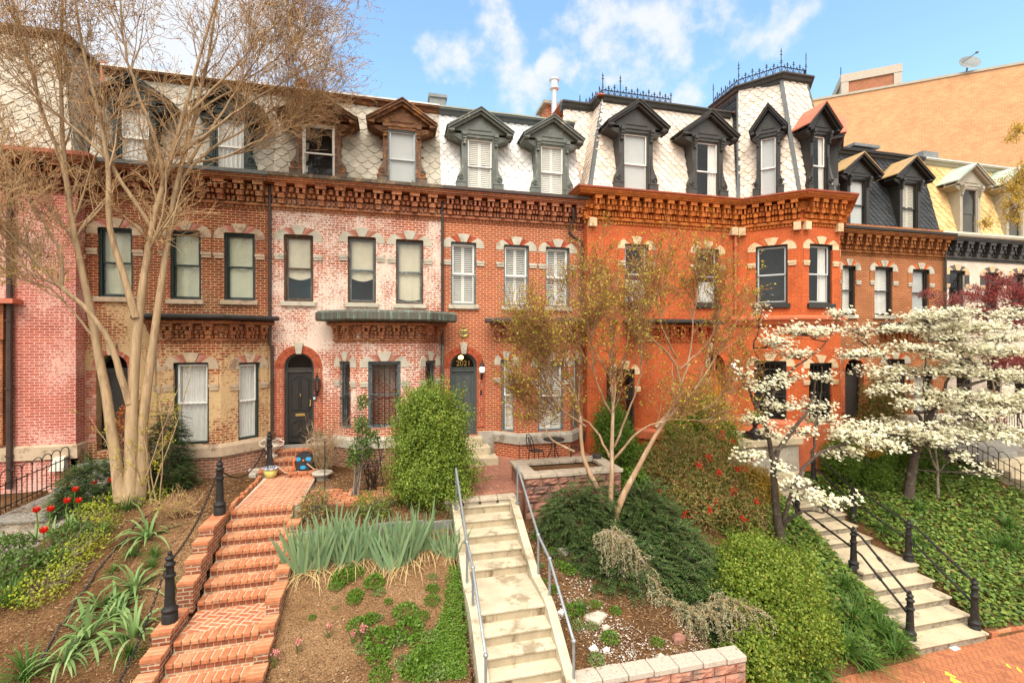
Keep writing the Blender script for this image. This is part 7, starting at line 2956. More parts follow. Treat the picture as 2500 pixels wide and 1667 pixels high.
def shrub(name, label, blobs, n, mat, L, W, cat='shrub', group=None, out=.55, up=.3, fold=.12, freq=2.4, stems=5, stem_mat='bark_grey', core=True, lump=.16, shell=(.72, 1.02), base=None, droop=0):
    t = empty(name, (0, 0, 0), label, cat, group)
    P, N = blob_points(blobs, n, shell, lump, freq)
    k = len(P)
    D = N * out + rand_dirs(k) * (1 - out * .5) + np.array([0, 0, up - droop])
    Nn = unit(N + rand_dirs(k) * .7 + np.array([0, 0, .3]))
    V, F = leaf_quads(P, D, Nn, NR.uniform(L[0], L[1], k), NR.uniform(W[0], W[1], k), fold)
    np_mesh('leaves', V, F, mat, t)
    b0 = blobs[0]
    bx, by = base or (b0[0], b0[1])
    bz = gz(bx, by) - .05
    S = []
    for i in range(stems):
        b = blobs[i % len(blobs)]
        e = np.array(b[:3]) + rand_dirs(1, 0, 1)[0] * np.array(b[3:6]) * .75
        s = np.array([bx + rnd.uniform(-.12, .12), by + rnd.uniform(-.1, .1), bz])
        S.append(resample([s, s * .4 + e * .6 + NR.normal(0, .06, 3), e], 7, .01))
    S = np.stack(S)
    R = np.tile(np.linspace(.022, .006, 7), (len(S), 1))
    p1, r1 = spawn(S, R, 10, (.15, .5), (.4, 1.0), .2, .3, 4, .12, .5, .003)
    add_tubes('stems', [(S, R, 5), (p1, r1, 3)], stem_mat, t)
    if core:
        Q, M = blob_points(blobs, n // 3, (.35, .7), lump, freq)
        V, F = leaf_quads(Q, rand_dirs(len(Q)), rand_dirs(len(Q)), L[1] * 1.5, W[1] * 1.6)
        np_mesh('inner_leaves', V, F, mat, t)
    return t


shrub('boxwood_bush', 'large rounded bright green boxwood in front of the grey door', [(.86, -3.40, 4.20, .92, .85, 1.42), (.90, -3.5, 3.45, 1.02, .9, .85), (.75, -3.3, 4.75, .62, .6, .8)], 52000, 'boxwood_leaf', (.035, .06), (.028, .042), 'bush', stems=8, lump=.34, freq=3.6, out=.45)
shrub('holly_bush', 'wide light green bush with a few red berries left of the stone stairs', [(7.35, -6.75, 1.0, 1.15, .95, 1.1), (8.2, -6.35, 1.15, 1.0, .9, 1.0), (7.9, -5.9, 1.5, .9, .8, .75), (7.0, -7.1, .5, .8, .6, .7), (8.3, -7.0, .5, .75, .5, .6), (6.45, -7.6, .75, .5, .45, .6)], 42000, 'holly_leaf', (.04, .08), (.03, .05), 'bush', stems=10, lump=.28, freq=3.0, out=.4)
P, N = blob_points([(7.35, -6.75, 1.0, 1.15, .95, 1.1), (7.9, -6.0, 1.5, .9, .8, .75)], 26, (1.0, 1.03))


def berries(P, n, mat, parent, r=.016, spread=.05):
    Q = np.repeat(P, n, axis=0) + NR.normal(0, spread, (len(P) * n, 3))
    parts = []
    for s in (1, -1):
        for ax in range(2):
            D = np.zeros((len(Q), 3))
            D[:, 2] = 1
            Nn = np.zeros((len(Q), 3))
            Nn[:, ax] = s
            parts.append(leaf_quads(Q - np.array([0, 0, r]) + Nn * r * .6, D, Nn, r * 2, r * 2))
    V, F = join_np(parts)
    return np_mesh('berries', V, F, mat, parent)


nan = shrub('nandina_bush', 'loose bronze and green bush with red berry clusters right of the budding tree', [(7.5, -4.2, 2.6, 1.1, .9, 1.0), (8.4, -3.9, 2.9, 1.1, .9, 1.1), (7.9, -3.6, 3.5, 1.1, .8, .8), (8.9, -4.3, 2.2, .7, .7, .9), (7.0, -3.6, 2.9, .7, .6, .9)], 26000, 'nandina_leaf', (.05, .11), (.014, .026), 'bush', stems=14, lump=.26, shell=(.6, 1.08), up=.1)
P, N = blob_points([(7.5, -4.3, 2.6, 1.1, .9, 1.0), (8.4, -4.0, 2.9, 1.1, .9, 1.1), (8.9, -4.4, 2.4, .7, .7, .9)], 44, (1.02, 1.1))
berries(P, 14, 'berry', nan, .018, .04)
shrub('tall_nandina', 'taller yellow-green bush by the oak arched door', [(9.35, -2.2, 4.3, .85, .6, .95), (9.9, -2.3, 3.7, .7, .6, .8), (8.7, -2.0, 3.8, .7, .6, .8)], 13000, 'gold_green_leaf' if False else 'holly_leaf', (.05, .10), (.014, .026), 'bush', stems=9, lump=.28, shell=(.55, 1.08), up=.1)
shrub('evergreen_shrub', 'dark leafy evergreen between the patio and the orange house', [(6.5, -1.9, 3.6, .6, .6, .9), (6.6, -1.4, 4.0, .6, .5, .8), (6.9, -2.6, 3.1, .6, .6, .7)], 12000, 'hedge_leaf', (.05, .09), (.02, .035), stems=6, lump=.25)
shrub('gold_shrub', 'small golden orange shrub beside the forked dogwood trunk', [(9.55, -4.35, 2.75, .48, .42, .55), (9.3, -4.0, 2.9, .4, .4, .45)], 7000, 'gold_leaf', (.03, .055), (.02, .032), stems=5)
shrub('ivy_bush', 'bright green ivy shrub at the corner of the stone planter', [(6.05, -3.9, 2.9, .42, .4, .5), (5.85, -4.2, 2.5, .4, .35, .4)], 2600, 'weed_leaf', (.05, .09), (.04, .07), stems=4)
shrub('hedge_shrub', 'clipped dark green shrub just right of the stone stairs top', [(14.3, -2.6, 2.75, .62, .6, .75)], 9000, 'hedge_leaf', (.035, .06), (.02, .032), 'hedge', 'clipped shrubs below the tower')
shrub('hedge_shrub', 'broad clipped green shrub in front of the tower base', [(15.6, -2.4, 2.8, .85, .7, .75), (15.0, -3.1, 2.4, .55, .5, .5)], 13000, 'hedge_leaf', (.035, .06), (.02, .032), 'hedge', 'clipped shrubs below the tower')
shrub('hedge_shrub', 'clipped green shrub behind the leaning dogwood trunk', [(17.4, -2.2, 2.8, 1.0, .7, .75), (18.3, -2.3, 2.6, .5, .5, .6)], 13000, 'hedge_leaf', (.035, .06), (.02, .032), 'hedge', 'clipped shrubs below the tower')
shrub('gold_shrub', 'golden topped low shrub among the clipped shrubs below the tower', [(14.9, -2.9, 3.15, .5, .4, .22)], 4000, 'gold_leaf', (.03, .05), (.018, .03), stems=3, core=False)
shrub('holly_shrub', 'dark green shrub with bronze tips against the brown brick house', [(17.9, -1.1, 4.2, .8, .6, 1.2), (17.5, -1.2, 3.4, .7, .6, .8)], 9000, 'nandina_leaf', (.05, .10), (.02, .035), stems=6, lump=.25)


def sprays(name, label, blobs, n, mat, cat='shrub', L=(.16, .34), droop=.35, need=12, stems=6):
    """conifer: flat drooping sprays set with short needles"""
    t = empty(name, (0, 0, 0), label, cat)
    P, N = blob_points(blobs, n, (.62, 1.02), .2)
    k = len(P)
    D = unit(N * np.array([1, 1, .35]) + rand_dirs(k) * .45 + np.array([0, 0, -droop * .3]))
    Ls = NR.uniform(L[0], L[1], k)
    pts = [P]
    d = D.copy()
    for i in range(3):
        d = unit(d + np.array([0, 0, -droop * .35]))
        pts.append(pts[-1] + d * (Ls / 3)[:, None])
    T = np.stack(pts, 1)
    add_tubes('twigs', [(T, np.tile(np.linspace(.005, .002, 4), (k, 1)), 3)], 'bark_dark', t)
    i = np.repeat(np.arange(k), need)
    q = np.tile(np.linspace(.08, 1.0, need), k) * 3
    a = np.minimum(q.astype(int), 2)
    f = (q - a)[:, None]
    base = T[i, a] * (1 - f) + T[i, a + 1] * f
    ax = unit(T[i, a + 1] - T[i, a])
    S = unit(np.cross(ax, np.array([0, 0, 1.])))
    sg = np.where(np.arange(len(i)) % 2 == 0, 1.0, -1.0)[:, None]
    V, F = leaf_quads(base, ax * .8 + S * sg + NR.normal(0, .15, (len(i), 3)) + np.array([0, 0, .15]), np.tile([[0, 0, 1.]], (len(i), 1)), NR.uniform(.05, .085, len(i)), .026, .05)
    np_mesh('needles', V, F, mat, t)
    bz = gz(blobs[0][0], blobs[0][1])
    S2 = np.stack([resample([(blobs[0][0], blobs[0][1], bz), np.array(b[:3]) * .6 + np.array([blobs[0][0], blobs[0][1], bz]) * .4, np.array(b[:3]) + NR.normal(0, .2, 3)], 6) for b in (blobs * 3)[:stems]])
    add_tubes('stems', [(S2, np.tile(np.linspace(.03, .01, 6), (len(S2), 1)), 5)], 'bark_grey', t)
    return t


sprays('spreading_yew', 'low spreading dark green conifer below the stone planter', [(4.15, -4.85, 2.55, .85, .55, .85), (5.85, -4.75, 2.4, .75, .55, .75), (4.9, -4.55, 2.55, .9, .3, .5), (4.95, -5.85, 1.7, 1.0, .65, .62), (4.25, -5.45, 1.95, .75, .5, .5), (5.4, -5.25, 2.0, .9, .45, .5), (5.7, -5.9, 1.5, .95, .75, .65), (6.2, -5.3, 1.8, .8, .8, .7), (6.3, -6.3, 1.05, .7, .6, .5)], 9500, 'spruce_leaf', 'conifer')
sprays('young_spruce', 'small dark spruce left of the bare tree trunks', [(-6.75, -2.0, 3.35, .55, .45, .6), (-6.9, -2.3, 2.95, .5, .4, .4)], 1500, 'spruce_leaf', 'conifer')
sprays('young_spruce', 'slim dark spruce right behind the bare tree trunks', [(-5.45, -1.6, 4.0, .32, .3, .95), (-5.4, -1.6, 3.4, .42, .35, .5)], 1100, 'spruce_leaf', 'conifer')
shrub('rust_shrub', 'rusty orange leaved shrub behind the bare tree trunk', [(-6.35, -1.4, 4.5, .35, .3, .75)], 900, 'rust_leaf', (.05, .09), (.03, .05), stems=5, core=False, shell=(.3, 1.0))

# weeping cedar
t = empty('weeping_cedar', (0, 0, 0), 'weeping grey-green cedar arching over the dark conifer', 'conifer')
uv = [(1468, 1300), (1476, 1288), (1500, 1298), (1540, 1332), (1572, 1366), (1590, 1398), (1592, 1430), (1612, 1455), (1650, 1480), (1700, 1492), (1740, 1470), (1775, 1452), (1800, 1470), (1825, 1520)]
P, R = px_limb(uv, -5.9, -7.2, .04, .015, 26, .01)
add_tubes('trunk', [(P[None], R[None], 7)], 'bark_grey', t)
st, tips = [], []
for i in range(170):
    k = int(rnd.uniform(0, 25) ** 1.0)
    b = P[k] + NR.normal(0, .05, 3)
    far = k > 12
    ln = rnd.uniform(.25, 1.1) * (.85 if k < 9 else .75)
    o = np.array([rnd.uniform(-.25, .25), rnd.uniform(-.3, .1), .05]) * (1.5 if far else .7)
    st.append(resample([b, b + o, b + o * 1.3 + np.array([0, 0, -ln * .5]), b + o * 1.4 + np.array([0, 0, -ln])], 8, .012))
st = np.stack(st)
add_tubes('strands', [(st, np.tile(np.linspace(.007, .003, 8), (len(st), 1)), 3)], 'bark_twig', t)
p1, r1 = spawn(st, np.tile(np.linspace(.007, .003, 8), (len(st), 1)), 9, (.06, .2), (.5, 1.2), -.1, .1, 3, .1, .6, .002)
Q = np.concatenate([scatter_on(st, 7000, 0, .008), scatter_on(p1, 11000, 0, .006), scatter_on(P[None], 1200, 0, .02)])
V, F = leaf_quads(Q, rand_dirs(len(Q)) + np.array([0, 0, -.2]), rand_dirs(len(Q)), NR.uniform(.03, .06, len(Q)), .017)
np_mesh('needles', V, F, 'cedar_leaf', t)


# ================================================================ small plants
def clump_mesh(n, L, W, bend, spread=.35, zup=1.0, seg=5, rad=.05):
    a = NR.uniform(0, 2 * math.pi, n)
    tilt = np.abs(NR.normal(0, spread, n)) + .12
    D = np.stack([np.cos(a) * tilt, np.sin(a) * tilt, np.full(n, zup)], 1)
    P = np.stack([np.cos(a) * rad * NR.random(n), np.sin(a) * rad * NR.random(n), np.full(n, -.02)], 1)
    return strap_quads(P, D, NR.uniform(L[0], L[1], n), NR.uniform(W[0], W[1], n), NR.uniform(bend[0], bend[1], n), seg)


def place_copies(proto, spots, labels, cat, group):
    """first spot moves the prototype itself, the others are copies sharing its meshes"""
    for i, (p, rot, sc) in enumerate(spots):
        src = proto[i % len(proto)]
        if i < len(proto):
            o = src
        else:
            o = src.copy()
            COL.objects.link(o)
            for ch in src.children:
                c = ch.copy()
                COL.objects.link(c)
                c.parent = o
        o.location = p
        o.rotation_euler = (0, 0, rot)
        o.scale = (sc, sc, sc)
        o['label'] = labels[i] if isinstance(labels, list) else labels
        o['category'] = cat
        if group:
            o['group'] = group


def g_at(u, v):
    p = at_ground(u, v)
    return Vector((p.x, p.y, gz(p.x, p.y)))


pro = [np_mesh('lily_clump', *clump_mesh(32, (.5, .9), (.06, .095), (.35, .85), .9), 'amaryllis_leaf') for _ in range(4)]
SP = [(363, 1310, .95, 'grey-green strap-leaved clump highest on the bare slope beside the stairs'), (329, 1440, .95, 'large strap-leaved clump beside the lower bollard'), (245, 1478, .75, 'strap-leaved clump left of the largest clumps'), (282, 1502, .85, 'strap-leaved clump in the middle of the lower group'),
      (214, 1556, 1.0, 'largest strap-leaved clump low on the mulch slope'), (328, 1552, .95, 'strap-leaved clump behind the chain near the lower bollard'), (157, 1612, .8, 'lowest strap-leaved clump on the mulch slope')]
place_copies(pro, [(g_at(u, v), rnd.random() * 6, s) for u, v, s, _ in SP], [q[3] for q in SP], 'plant', 'strap-leaved clumps on the left slope')
pro = [np_mesh('grass_clump', *clump_mesh(90, (.4, .7), (.018, .032), (.2, .6), .75), 'strap_leaf') for _ in range(4)]
SP = [(65, 1655, 1.0, 'dark grassy tuft at the bottom left corner'), (23, 1478, 1.0, 'grassy tuft at the left picture edge'), (314, 1600, .6, 'small dark grass tuft under the chain'), (249, 1305, .6, 'small dark grass tuft below the tulips'), (325, 1358, .5, 'short green tuft below the highest strap-leaved clump'),
      (379, 1358, .5, 'short dark tuft near the brick cheek wall'), (371, 1385, .45, 'short tuft just above the lower bollard'), (275, 1398, .4, 'tiny tuft in the middle of the bare slope'), (430, 1437, .45, 'dark tuft between lower bollard and brick steps'), (310, 1245, .8, 'grassy tuft at the foot of the bare tree'),
      (2065, 1440, 1.0, 'grassy clump high beside the left iron railing'), (2120, 1500, 1.1, 'grassy clump beside the middle of the left railing'), (2080, 1520, 1.2, 'broad grassy clump next to the light green bush'), (2150, 1555, 1.2, 'grassy clump left of the lowest railing post'), (2060, 1600, 1.2, 'grassy clump at the foot of the light green bush'),
      (2185, 1600, 1.1, 'grassy clump by the lowest step'), (1990, 1640, 1.1, 'grassy clump spilling onto the sidewalk'), (2120, 1630, 1.1, 'grassy clump at the sidewalk edge'), (2100, 1180, .8, 'grassy clump high on the ivy bank'), (2170, 1260, .9, 'grassy clump in the ivy behind the right railing'), (2155, 1300, .9, 'grassy clump beside the mid railing post'),
      (2250, 1250, .9, 'grassy clump under the leaning dogwood'), (2235, 1330, .8, 'grassy clump just right of the railing post'), (2320, 1160, .8, 'grassy clump beside the sapling'), (2460, 1290, 1.1, 'pale grassy clump high at the right edge'), (2440, 1340, 1.1, 'pale grassy clump at the right edge'), (2480, 1350, 1.1, 'pale grassy clump lowest at the right edge'), (1420, 1490, .5, 'dark grass tuft on the gravel slope')]
place_copies(pro, [(g_at(u, v), rnd.random() * 6, s) for u, v, s, _ in SP], [q[3] for q in SP], 'plant', 'grassy clumps')

# irises: upright fans with withered leaves below
ip = []
for _ in range(5):
    r = empty('iris_plant', (0, 0, 0), 'x', 'plant')
    n = 8
    a = np.linspace(-.40, .40, n) + NR.normal(0, .07, n)
    D = np.stack([np.sin(a), NR.normal(-.05, .12, n), np.cos(a)], 1)
    P = np.stack([np.linspace(-.06, .06, n), NR.normal(0, .02, n), np.full(n, -.03)], 1)
    np_mesh('leaves', *strap_quads(P, D, NR.uniform(.55, .88, n), NR.uniform(.055, .08, n), NR.uniform(.0, .07, n), 5, up=(0, 1, .05)), 'iris_leaf', r)
    n = 9
    P = NR.normal(0, .05, (n, 3)) * np.array([1, 1, .2])
    D = np.stack([NR.normal(0, .6, n), NR.uniform(-1.2, -.2, n), NR.uniform(.1, .5, n)], 1)
    np_mesh('withered_leaves', *strap_quads(P, D, NR.uniform(.25, .55, n), NR.uniform(.012, .026, n), NR.uniform(.35, .7, n), 6), 'dry_leaf', r)
    ip.append(r)
spots = []
for i in range(34):
    t_ = i / 33
    u = 712 + t_ * 330 + rnd.uniform(-9, 9)
    v = 1398 - t_ * 52 + rnd.uniform(-22, 20) - 14 * math.sin(t_ * 6)
    spots.append((g_at(u, v), rnd.uniform(-.7, .7), rnd.uniform(1.0, 1.4)))
for u, v in ((1052, 1345), (1070, 1352), (1092, 1360), (1108, 1362), (1118, 1350), (1085, 1335)):
    spots.append((g_at(u, v), rnd.uniform(-.7, .7), rnd.uniform(.6, .85)))
place_copies(ip, spots, 'grey-green sword-leaved iris in the dense bed left of the concrete stairs', 'plant', 'irises in the bed below the slate edging')
PLACED_ROOTS = [o.name for o in bpy.data.objects if o.name.startswith('iris_plant')]

# tulips
tp = []
for _ in range(3):
    r = empty('tulip', (0, 0, 0), 'x', 'flower')
    n = 4
    a = NR.uniform(0, 6.28, n)
    np_mesh('leaves', *strap_quads(np.zeros((n, 3)), np.stack([np.cos(a) * .6, np.sin(a) * .6, np.ones(n)], 1), NR.uniform(.22, .34, n), .045, NR.uniform(.1, .3, n), 4), 'amaryllis_leaf', r)
    m = MB()
    m.tube([(0, 0, 0), (.02, .01, .2), (.01, 0, .40)], .008, 5)
    m.build('stem', 'weed_leaf', r)
    n = 7
    a = np.linspace(0, 6.28, n, endpoint=False)
    D = np.stack([np.cos(a) * .45, np.sin(a) * .45, np.ones(n)], 1)
    np_mesh('petals', *leaf_quads(np.tile([[.01, 0, .38]], (n, 1)), D, np.stack([-np.cos(a), -np.sin(a), np.full(n, .3)], 1), .10, .065, -.12), 'red_petal', r)
    tp.append(r)
TU = [(605, 400, 'red tulip nearest the bare tree on its left'), (715, 388, 'orange-red tulip against the bare trunk'), (482, 450, 'red tulip behind the others near the slab landing'), (430, 400, 'farthest red tulip beside the slab landing'), (500, 525, 'open red tulip in the middle of the tulip group'), (430, 535, 'half hidden red tulip below the slab corner'),
      (328, 590, 'red tulip in front of the sloping stone cheek'), (230, 608, 'red tulip at the end of the stone cheek'), (275, 770, 'lowest red tulip among the rose leaves')]
sp = []
for x, y, _ in TU:
    p = at_ground(x * .3827, 1067 + y * .3827 + 20)
    sp.append((Vector((p.x, p.y, gz(p.x, p.y))), rnd.random() * 6, rnd.uniform(1.25, 1.6)))
place_copies(tp, sp, [q[2] for q in TU], 'flower', 'red tulips')
PLACED_ROOTS += [o.name for o in bpy.data.objects if o.name.startswith('tulip')]
hp = []
for _ in range(2):
    r = empty('hyacinth', (0, 0, 0), 'x', 'flower')
    np_mesh('leaves', *clump_mesh(9, (.16, .26), (.014, .022), (.05, .2), .3, rad=.02), 'strap_leaf', r)
    P = np.stack([NR.normal(0, .022, 60), NR.normal(0, .022, 60), NR.uniform(.12, .23, 60)], 1)
    np_mesh('florets', *leaf_quads(P, rand_dirs(60), rand_dirs(60), .028, .02), 'pink_petal', r)
    hp.append(r)
HY = [(673, 1625, 'pink hyacinth at the bottom by the brick cheek'), (728, 1590, 'small pale pink hyacinth on bare soil'), (803, 1555, 'pink hyacinth in the middle of the bare soil'), (885, 1562, 'right pink hyacinth beside the green weeds'), (862, 1572, 'fading pink hyacinth just left of the weeds')]
place_copies(hp, [(g_at(u, v), rnd.random() * 6, rnd.uniform(.9, 1.2)) for u, v, _ in HY], [q[2] for q in HY], 'flower', 'pink hyacinths')
PLACED_ROOTS += [o.name for o in bpy.data.objects if o.name.startswith('hyacinth')]


def mound(r, h, n, mat, L=(.03, .06)):
    d = rand_dirs(n, 0, 1)
    P = d * np.array([r, r, h]) * NR.uniform(.4, 1, (n, 1)) ** .5
    return np_mesh('weed_clump', *leaf_quads(P, d + rand_dirs(n) * .8, d + np.array([0, 0, .6]), NR.uniform(L[0], L[1], n), NR.uniform(L[0] * .6, L[1] * .6, n)), mat)


wp = [mound(.15, .10, 420, 'weed_leaf', (.025, .045)), mound(.14, .08, 380, 'pale_weed_leaf', (.02, .04)), mound(.16, .12, 420, 'weed_leaf', (.03, .055))]
WD = [(1020, 1120, 1.5), (1190, 1270, 1.1), (1040, 1240, 1.6), (1130, 1140, .8), (970, 1290, 1.4), (860, 1300, 1.6), (720, 1205, 1.3), (750, 1345, 1.0), (820, 930, 1.2), (700, 1010, 1.0), (850, 990, .9), (1190, 970, .8), (1190, 1045, 1.0), (1190, 890, .7), (910, 1050, .5), (1090, 1490, 1.9), (1010, 1440, 1.2),
      (850, 1400, 1.2), (860, 1520, 1.2), (1200, 1500, 1.5), (620, 900, 1.3), (690, 870, 1.3), (660, 830, 1.2), (800, 1160, .8), (690, 1040, .9), (850, 1150, .6), (1160, 1400, 1.3), (580, 950, 1.0), (570, 1090, .35), (425, 1150, .4), (160, 1255, .35)]
spots = [(g_at(600 + x * .3827, 1067 + y * .3827), rnd.random() * 6, s) for x, y, s in WD]
WR = [(665, 1420, 1.3), (755, 1285, 1.1), (665, 1070, .9), (575, 850, 1.1), (490, 850, 1.2), (280, 470, .9), (365, 630, .8), (385, 725, .8), (430, 810, 1.0), (640, 1205, 1.1), (790, 1110, .8), (520, 1110, 1.4), (540, 1200, 1.2), (400, 975, .8), (325, 920, .7), (320, 820, .7), (275, 640, .7), (1055, 1310, .9), (680, 1285, .4), (630, 865, .5)]
spots += [(g_at(1200 + x * .3827, 1067 + y * .3827), rnd.random() * 6, s * .9) for x, y, s in WR]
lab = ['small green weed clump on the bare soil left of the concrete stairs'] * len(WD) + ['small green weed clump on the gravel slope right of the concrete stairs'] * len(WR)
place_copies(wp, spots, lab, 'weed', None)
for i, o in enumerate([o for o in bpy.data.objects if o.name.startswith('weed_clump')]):
    o['group'] = 'weeds on the bare soil' if 'left' in o['label'] else 'weeds on the gravel slope'


def patch(name, pts, n, mat, L, W, h=.12, kind='stuff', spread=.5, poly=True):
    """ground cover between picture points: poly = outline in photo pixels, laid on the bank"""
    us, vs = [p[0] for p in pts], [p[1] for p in pts]
    Q = []
    tries = 0
    while len(Q) < n and tries < n * 12:
        tries += 1
        u, v = rnd.uniform(min(us), max(us)), rnd.uniform(min(vs), max(vs))
        c = False
        j = len(pts) - 1
        for i in range(len(pts)):
            if (pts[i][1] > v) != (pts[j][1] > v) and u < (pts[j][0] - pts[i][0]) * (v - pts[i][1]) / (pts[j][1] - pts[i][1]) + pts[i][0]:
                c = not c
            j = i
        if c:
            p = at_ground(u, v)
            Q.append((p.x, p.y, p.z))
    return np.array(Q)


def cover_mesh(name, P, mat, L, W, h, **kw):
    n = len(P)
    P = P + np.stack([NR.normal(0, .03, n), NR.normal(0, .03, n), np.abs(NR.normal(0, h, n)) + .02], 1)
    D = rand_dirs(n, -.2, .5)
    N = unit(rand_dirs(n) * .55 + np.array([0, -.35, 1.0]))
    V, F = leaf_quads(P, D, N, NR.uniform(L[0], L[1], n), NR.uniform(W[0], W[1], n), .08)
    return np_mesh(name, V, F, mat, kind='stuff', **kw)


def area(x0, x1, y0, y1, n, keep=lambda x, y: True):
    x = NR.uniform(x0, x1, n)
    y = NR.uniform(y0, y1, n)
    k = np.array([keep(a, b) for a, b in zip(x, y)])
    x, y = x[k], y[k]
    return np.stack([x, y, ground_z(x, y)], 1)


IV = np.concatenate([area(13.15, 22, -7.2, -2.0, 26000, lambda x, y: mnoise.noise(Vector((x * .7, y * .7, 0))) > -.42),
                     area(8.2, 11.7, -7.35, -3.2, 10000, lambda x, y: x < 10.75 + (y + 7.3) * .22 and not (x < 8.9 and y < -5)),
                     area(6.0, 8.4, -7.6, -5.0, 5000), area(6.2, 7.6, -7.95, -7.4, 1500), area(10.6, 11.6, -4.5, -2.3, 1500)])
cover_mesh('ivy', IV, 'ivy_leaf', (.07, .13), (.06, .11), .06)
GC = np.concatenate([patch('g', [(1098, 1385), (1128, 1385), (1140, 1660), (1020, 1660), (1060, 1560), (1085, 1480)], 5200, None, 0, 0), patch('g', [(1000, 1560), (1090, 1540), (1110, 1660), (990, 1660)], 1500, None, 0, 0)])
cover_mesh('ground_cover', GC, 'weed_leaf', (.025, .055), (.018, .035), .04)
# mulch chips and straw litter
CH = np.concatenate([area(-9, -3.75, -9, -1.2, 17000), area(-2.0, 1.3, -4.35, -1.0, 4500), area(2.9, 6.0, -7.7, -4.5, 6500), area(13.2, 22, -7.2, -5.6, 2500), area(-2.0, 1.3, -9, -7.0, 2500)])
n = len(CH)
V, F = leaf_quads(CH + np.array([0, 0, .03]) + NR.normal(0, .012, (n, 3)), rand_dirs(n, -.15, .35), unit(rand_dirs(n) * .4 + np.array([0, 0, 1])), NR.uniform(.03, .12, n), NR.uniform(.008, .02, n), .05)
np_mesh('mulch_chips', V, F, 'chip', kind='stuff')
SO = area(-2.0, 1.3, -7.6, -4.5, 2600)
n = len(SO)
V, F = leaf_quads(SO + np.array([0, 0, .028]), rand_dirs(n, -.1, .4), unit(rand_dirs(n) * .6 + np.array([0, 0, 1])), NR.uniform(.015, .05, n), NR.uniform(.01, .03, n), .2)
np_mesh('soil_crumbs', V, F, 'chip', kind='stuff')
GR = np.concatenate([area(2.95, 4.2, -7.6, -4.6, 1100, lambda x, y: mnoise.noise(Vector((x * 1.5, y * 1.5, 4))) > -.15), area(3.3, 5.6, -7.65, -6.9, 500, lambda x, y: mnoise.noise(Vector((x * 1.5, y * 1.5, 4))) > -.2)])
n = len(GR)
V, F = leaf_quads(GR + np.array([0, 0, .03]), rand_dirs(n, -.2, .3), unit(rand_dirs(n) * .5 + np.array([0, 0, 1])), NR.uniform(.015, .055, n), NR.uniform(.012, .04, n), .3)
np_mesh('white_gravel', V, F, 'white_gravel', kind='stuff')

shrub('rose_bush', 'leafy green rose bush at the left picture edge', [tuple(g_at(38, 1420) + Vector((0, .1, .2))) + (.48, .42, .32), tuple(g_at(5, 1370) + Vector((0, .1, .15))) + (.4, .35, .3)], 2000, 'rose_leaf', (.05, .09), (.035, .06), stems=6, core=False, shell=(.5, 1.0))
shrub('rose_bush', 'leafy green rose bush among the tulips', [tuple(g_at(175, 1325) + Vector((0, .05, .16))) + (.38, .32, .22), tuple(g_at(130, 1380) + Vector((0, .05, .12))) + (.3, .26, .2)], 1300, 'rose_leaf', (.05, .09), (.035, .06), stems=6, core=False, shell=(.5, 1.0))
for uv, lab in (([(107, 1440, .45), (90, 1460, .35), (140, 1415, .3)], 'yellow-green creeper spilling over the mulch at the left'), ([(180, 1365, .4), (215, 1330, .35), (165, 1390, .25)], 'yellow-green creeper below the rose bush and tulips'), ([(383, 1205, .4), (430, 1185, .35), (355, 1225, .35)], 'yellow-green creeper right of the bare tree foot'), ([(264, 1240, .4), (225, 1260, .35), (250, 1285, .3)], 'yellow-green creeper left of the bare tree foot')):
    shrub('gold_creeper', lab, [tuple(g_at(u, v) + Vector((0, 0, .08))) + (r * 1.1, r * .9, r * .6) for u, v, r in uv], 1700, 'euonymus_leaf', (.035, .06), (.026, .042), 'plant', 'yellow-green creepers', stems=6, core=False, shell=(.3, 1.1), up=.1)
shrub('peony_shrub', 'low shrub with red-brown stems at the top right of the brick stairs', [(-1.65, -4.0, 3.1, .34, .3, .34), (-1.85, -3.9, 2.95, .28, .26, .28)], 800, 'nandina_leaf', (.06, .11), (.02, .035), stems=9, core=False, shell=(.5, 1.05))
shrub('peony_shrub', 'low light green shrub in front of the loose brick terrace', [(-.55, -4.05, 3.05, .36, .3, .30), (-.35, -4.15, 2.95, .3, .28, .25)], 1300, 'holly_leaf', (.04, .08), (.015, .028), stems=8, core=False, shell=(.4, 1.05))
# rose on stakes above the terrace
for (u0, v0), (u1, v1), lab in (((793, 1212), (793, 1078), 'thin dark green plant stake beside the hose reel'), ((870, 1196), (872, 1130), 'dark plant stake in the middle of the brick terrace'), ((940, 1220), (922, 1066), 'leaning black plant stake left of the round boxwood')):
    b = at_ground(u0, v0)
    e = at_y(u1, v1, b.y + .05)
    m = MB()
    m.tube([b - Vector((0, 0, .1)), e], .013, 6)
    m.sphere(e, .024, 8, 6)
    m.build('plant_stake', 'black_paint', None, lab, 'stake', 'plant stakes on the brick terrace')
y = -3.1
bl = [(885, 985, 12, 22), (882, 1040, 18, 26), (905, 1070, 20, 22), (878, 1095, 22, 26), (865, 1125, 18, 22), (900, 1110, 14, 16)]
B = []
for u, v, a, b in bl:
    c = at_y(u, v, y)
    k = (c - CAM).length / 1150
    B.append((c.x, c.y, c.z, a * k, a * k, b * k))
shrub('climbing_rose', 'tall rose trained on the middle terrace stake', B, 1500, 'rose_leaf', (.05, .09), (.03, .055), stems=8, core=False, shell=(.3, 1.05), base=(B[4][0], y))


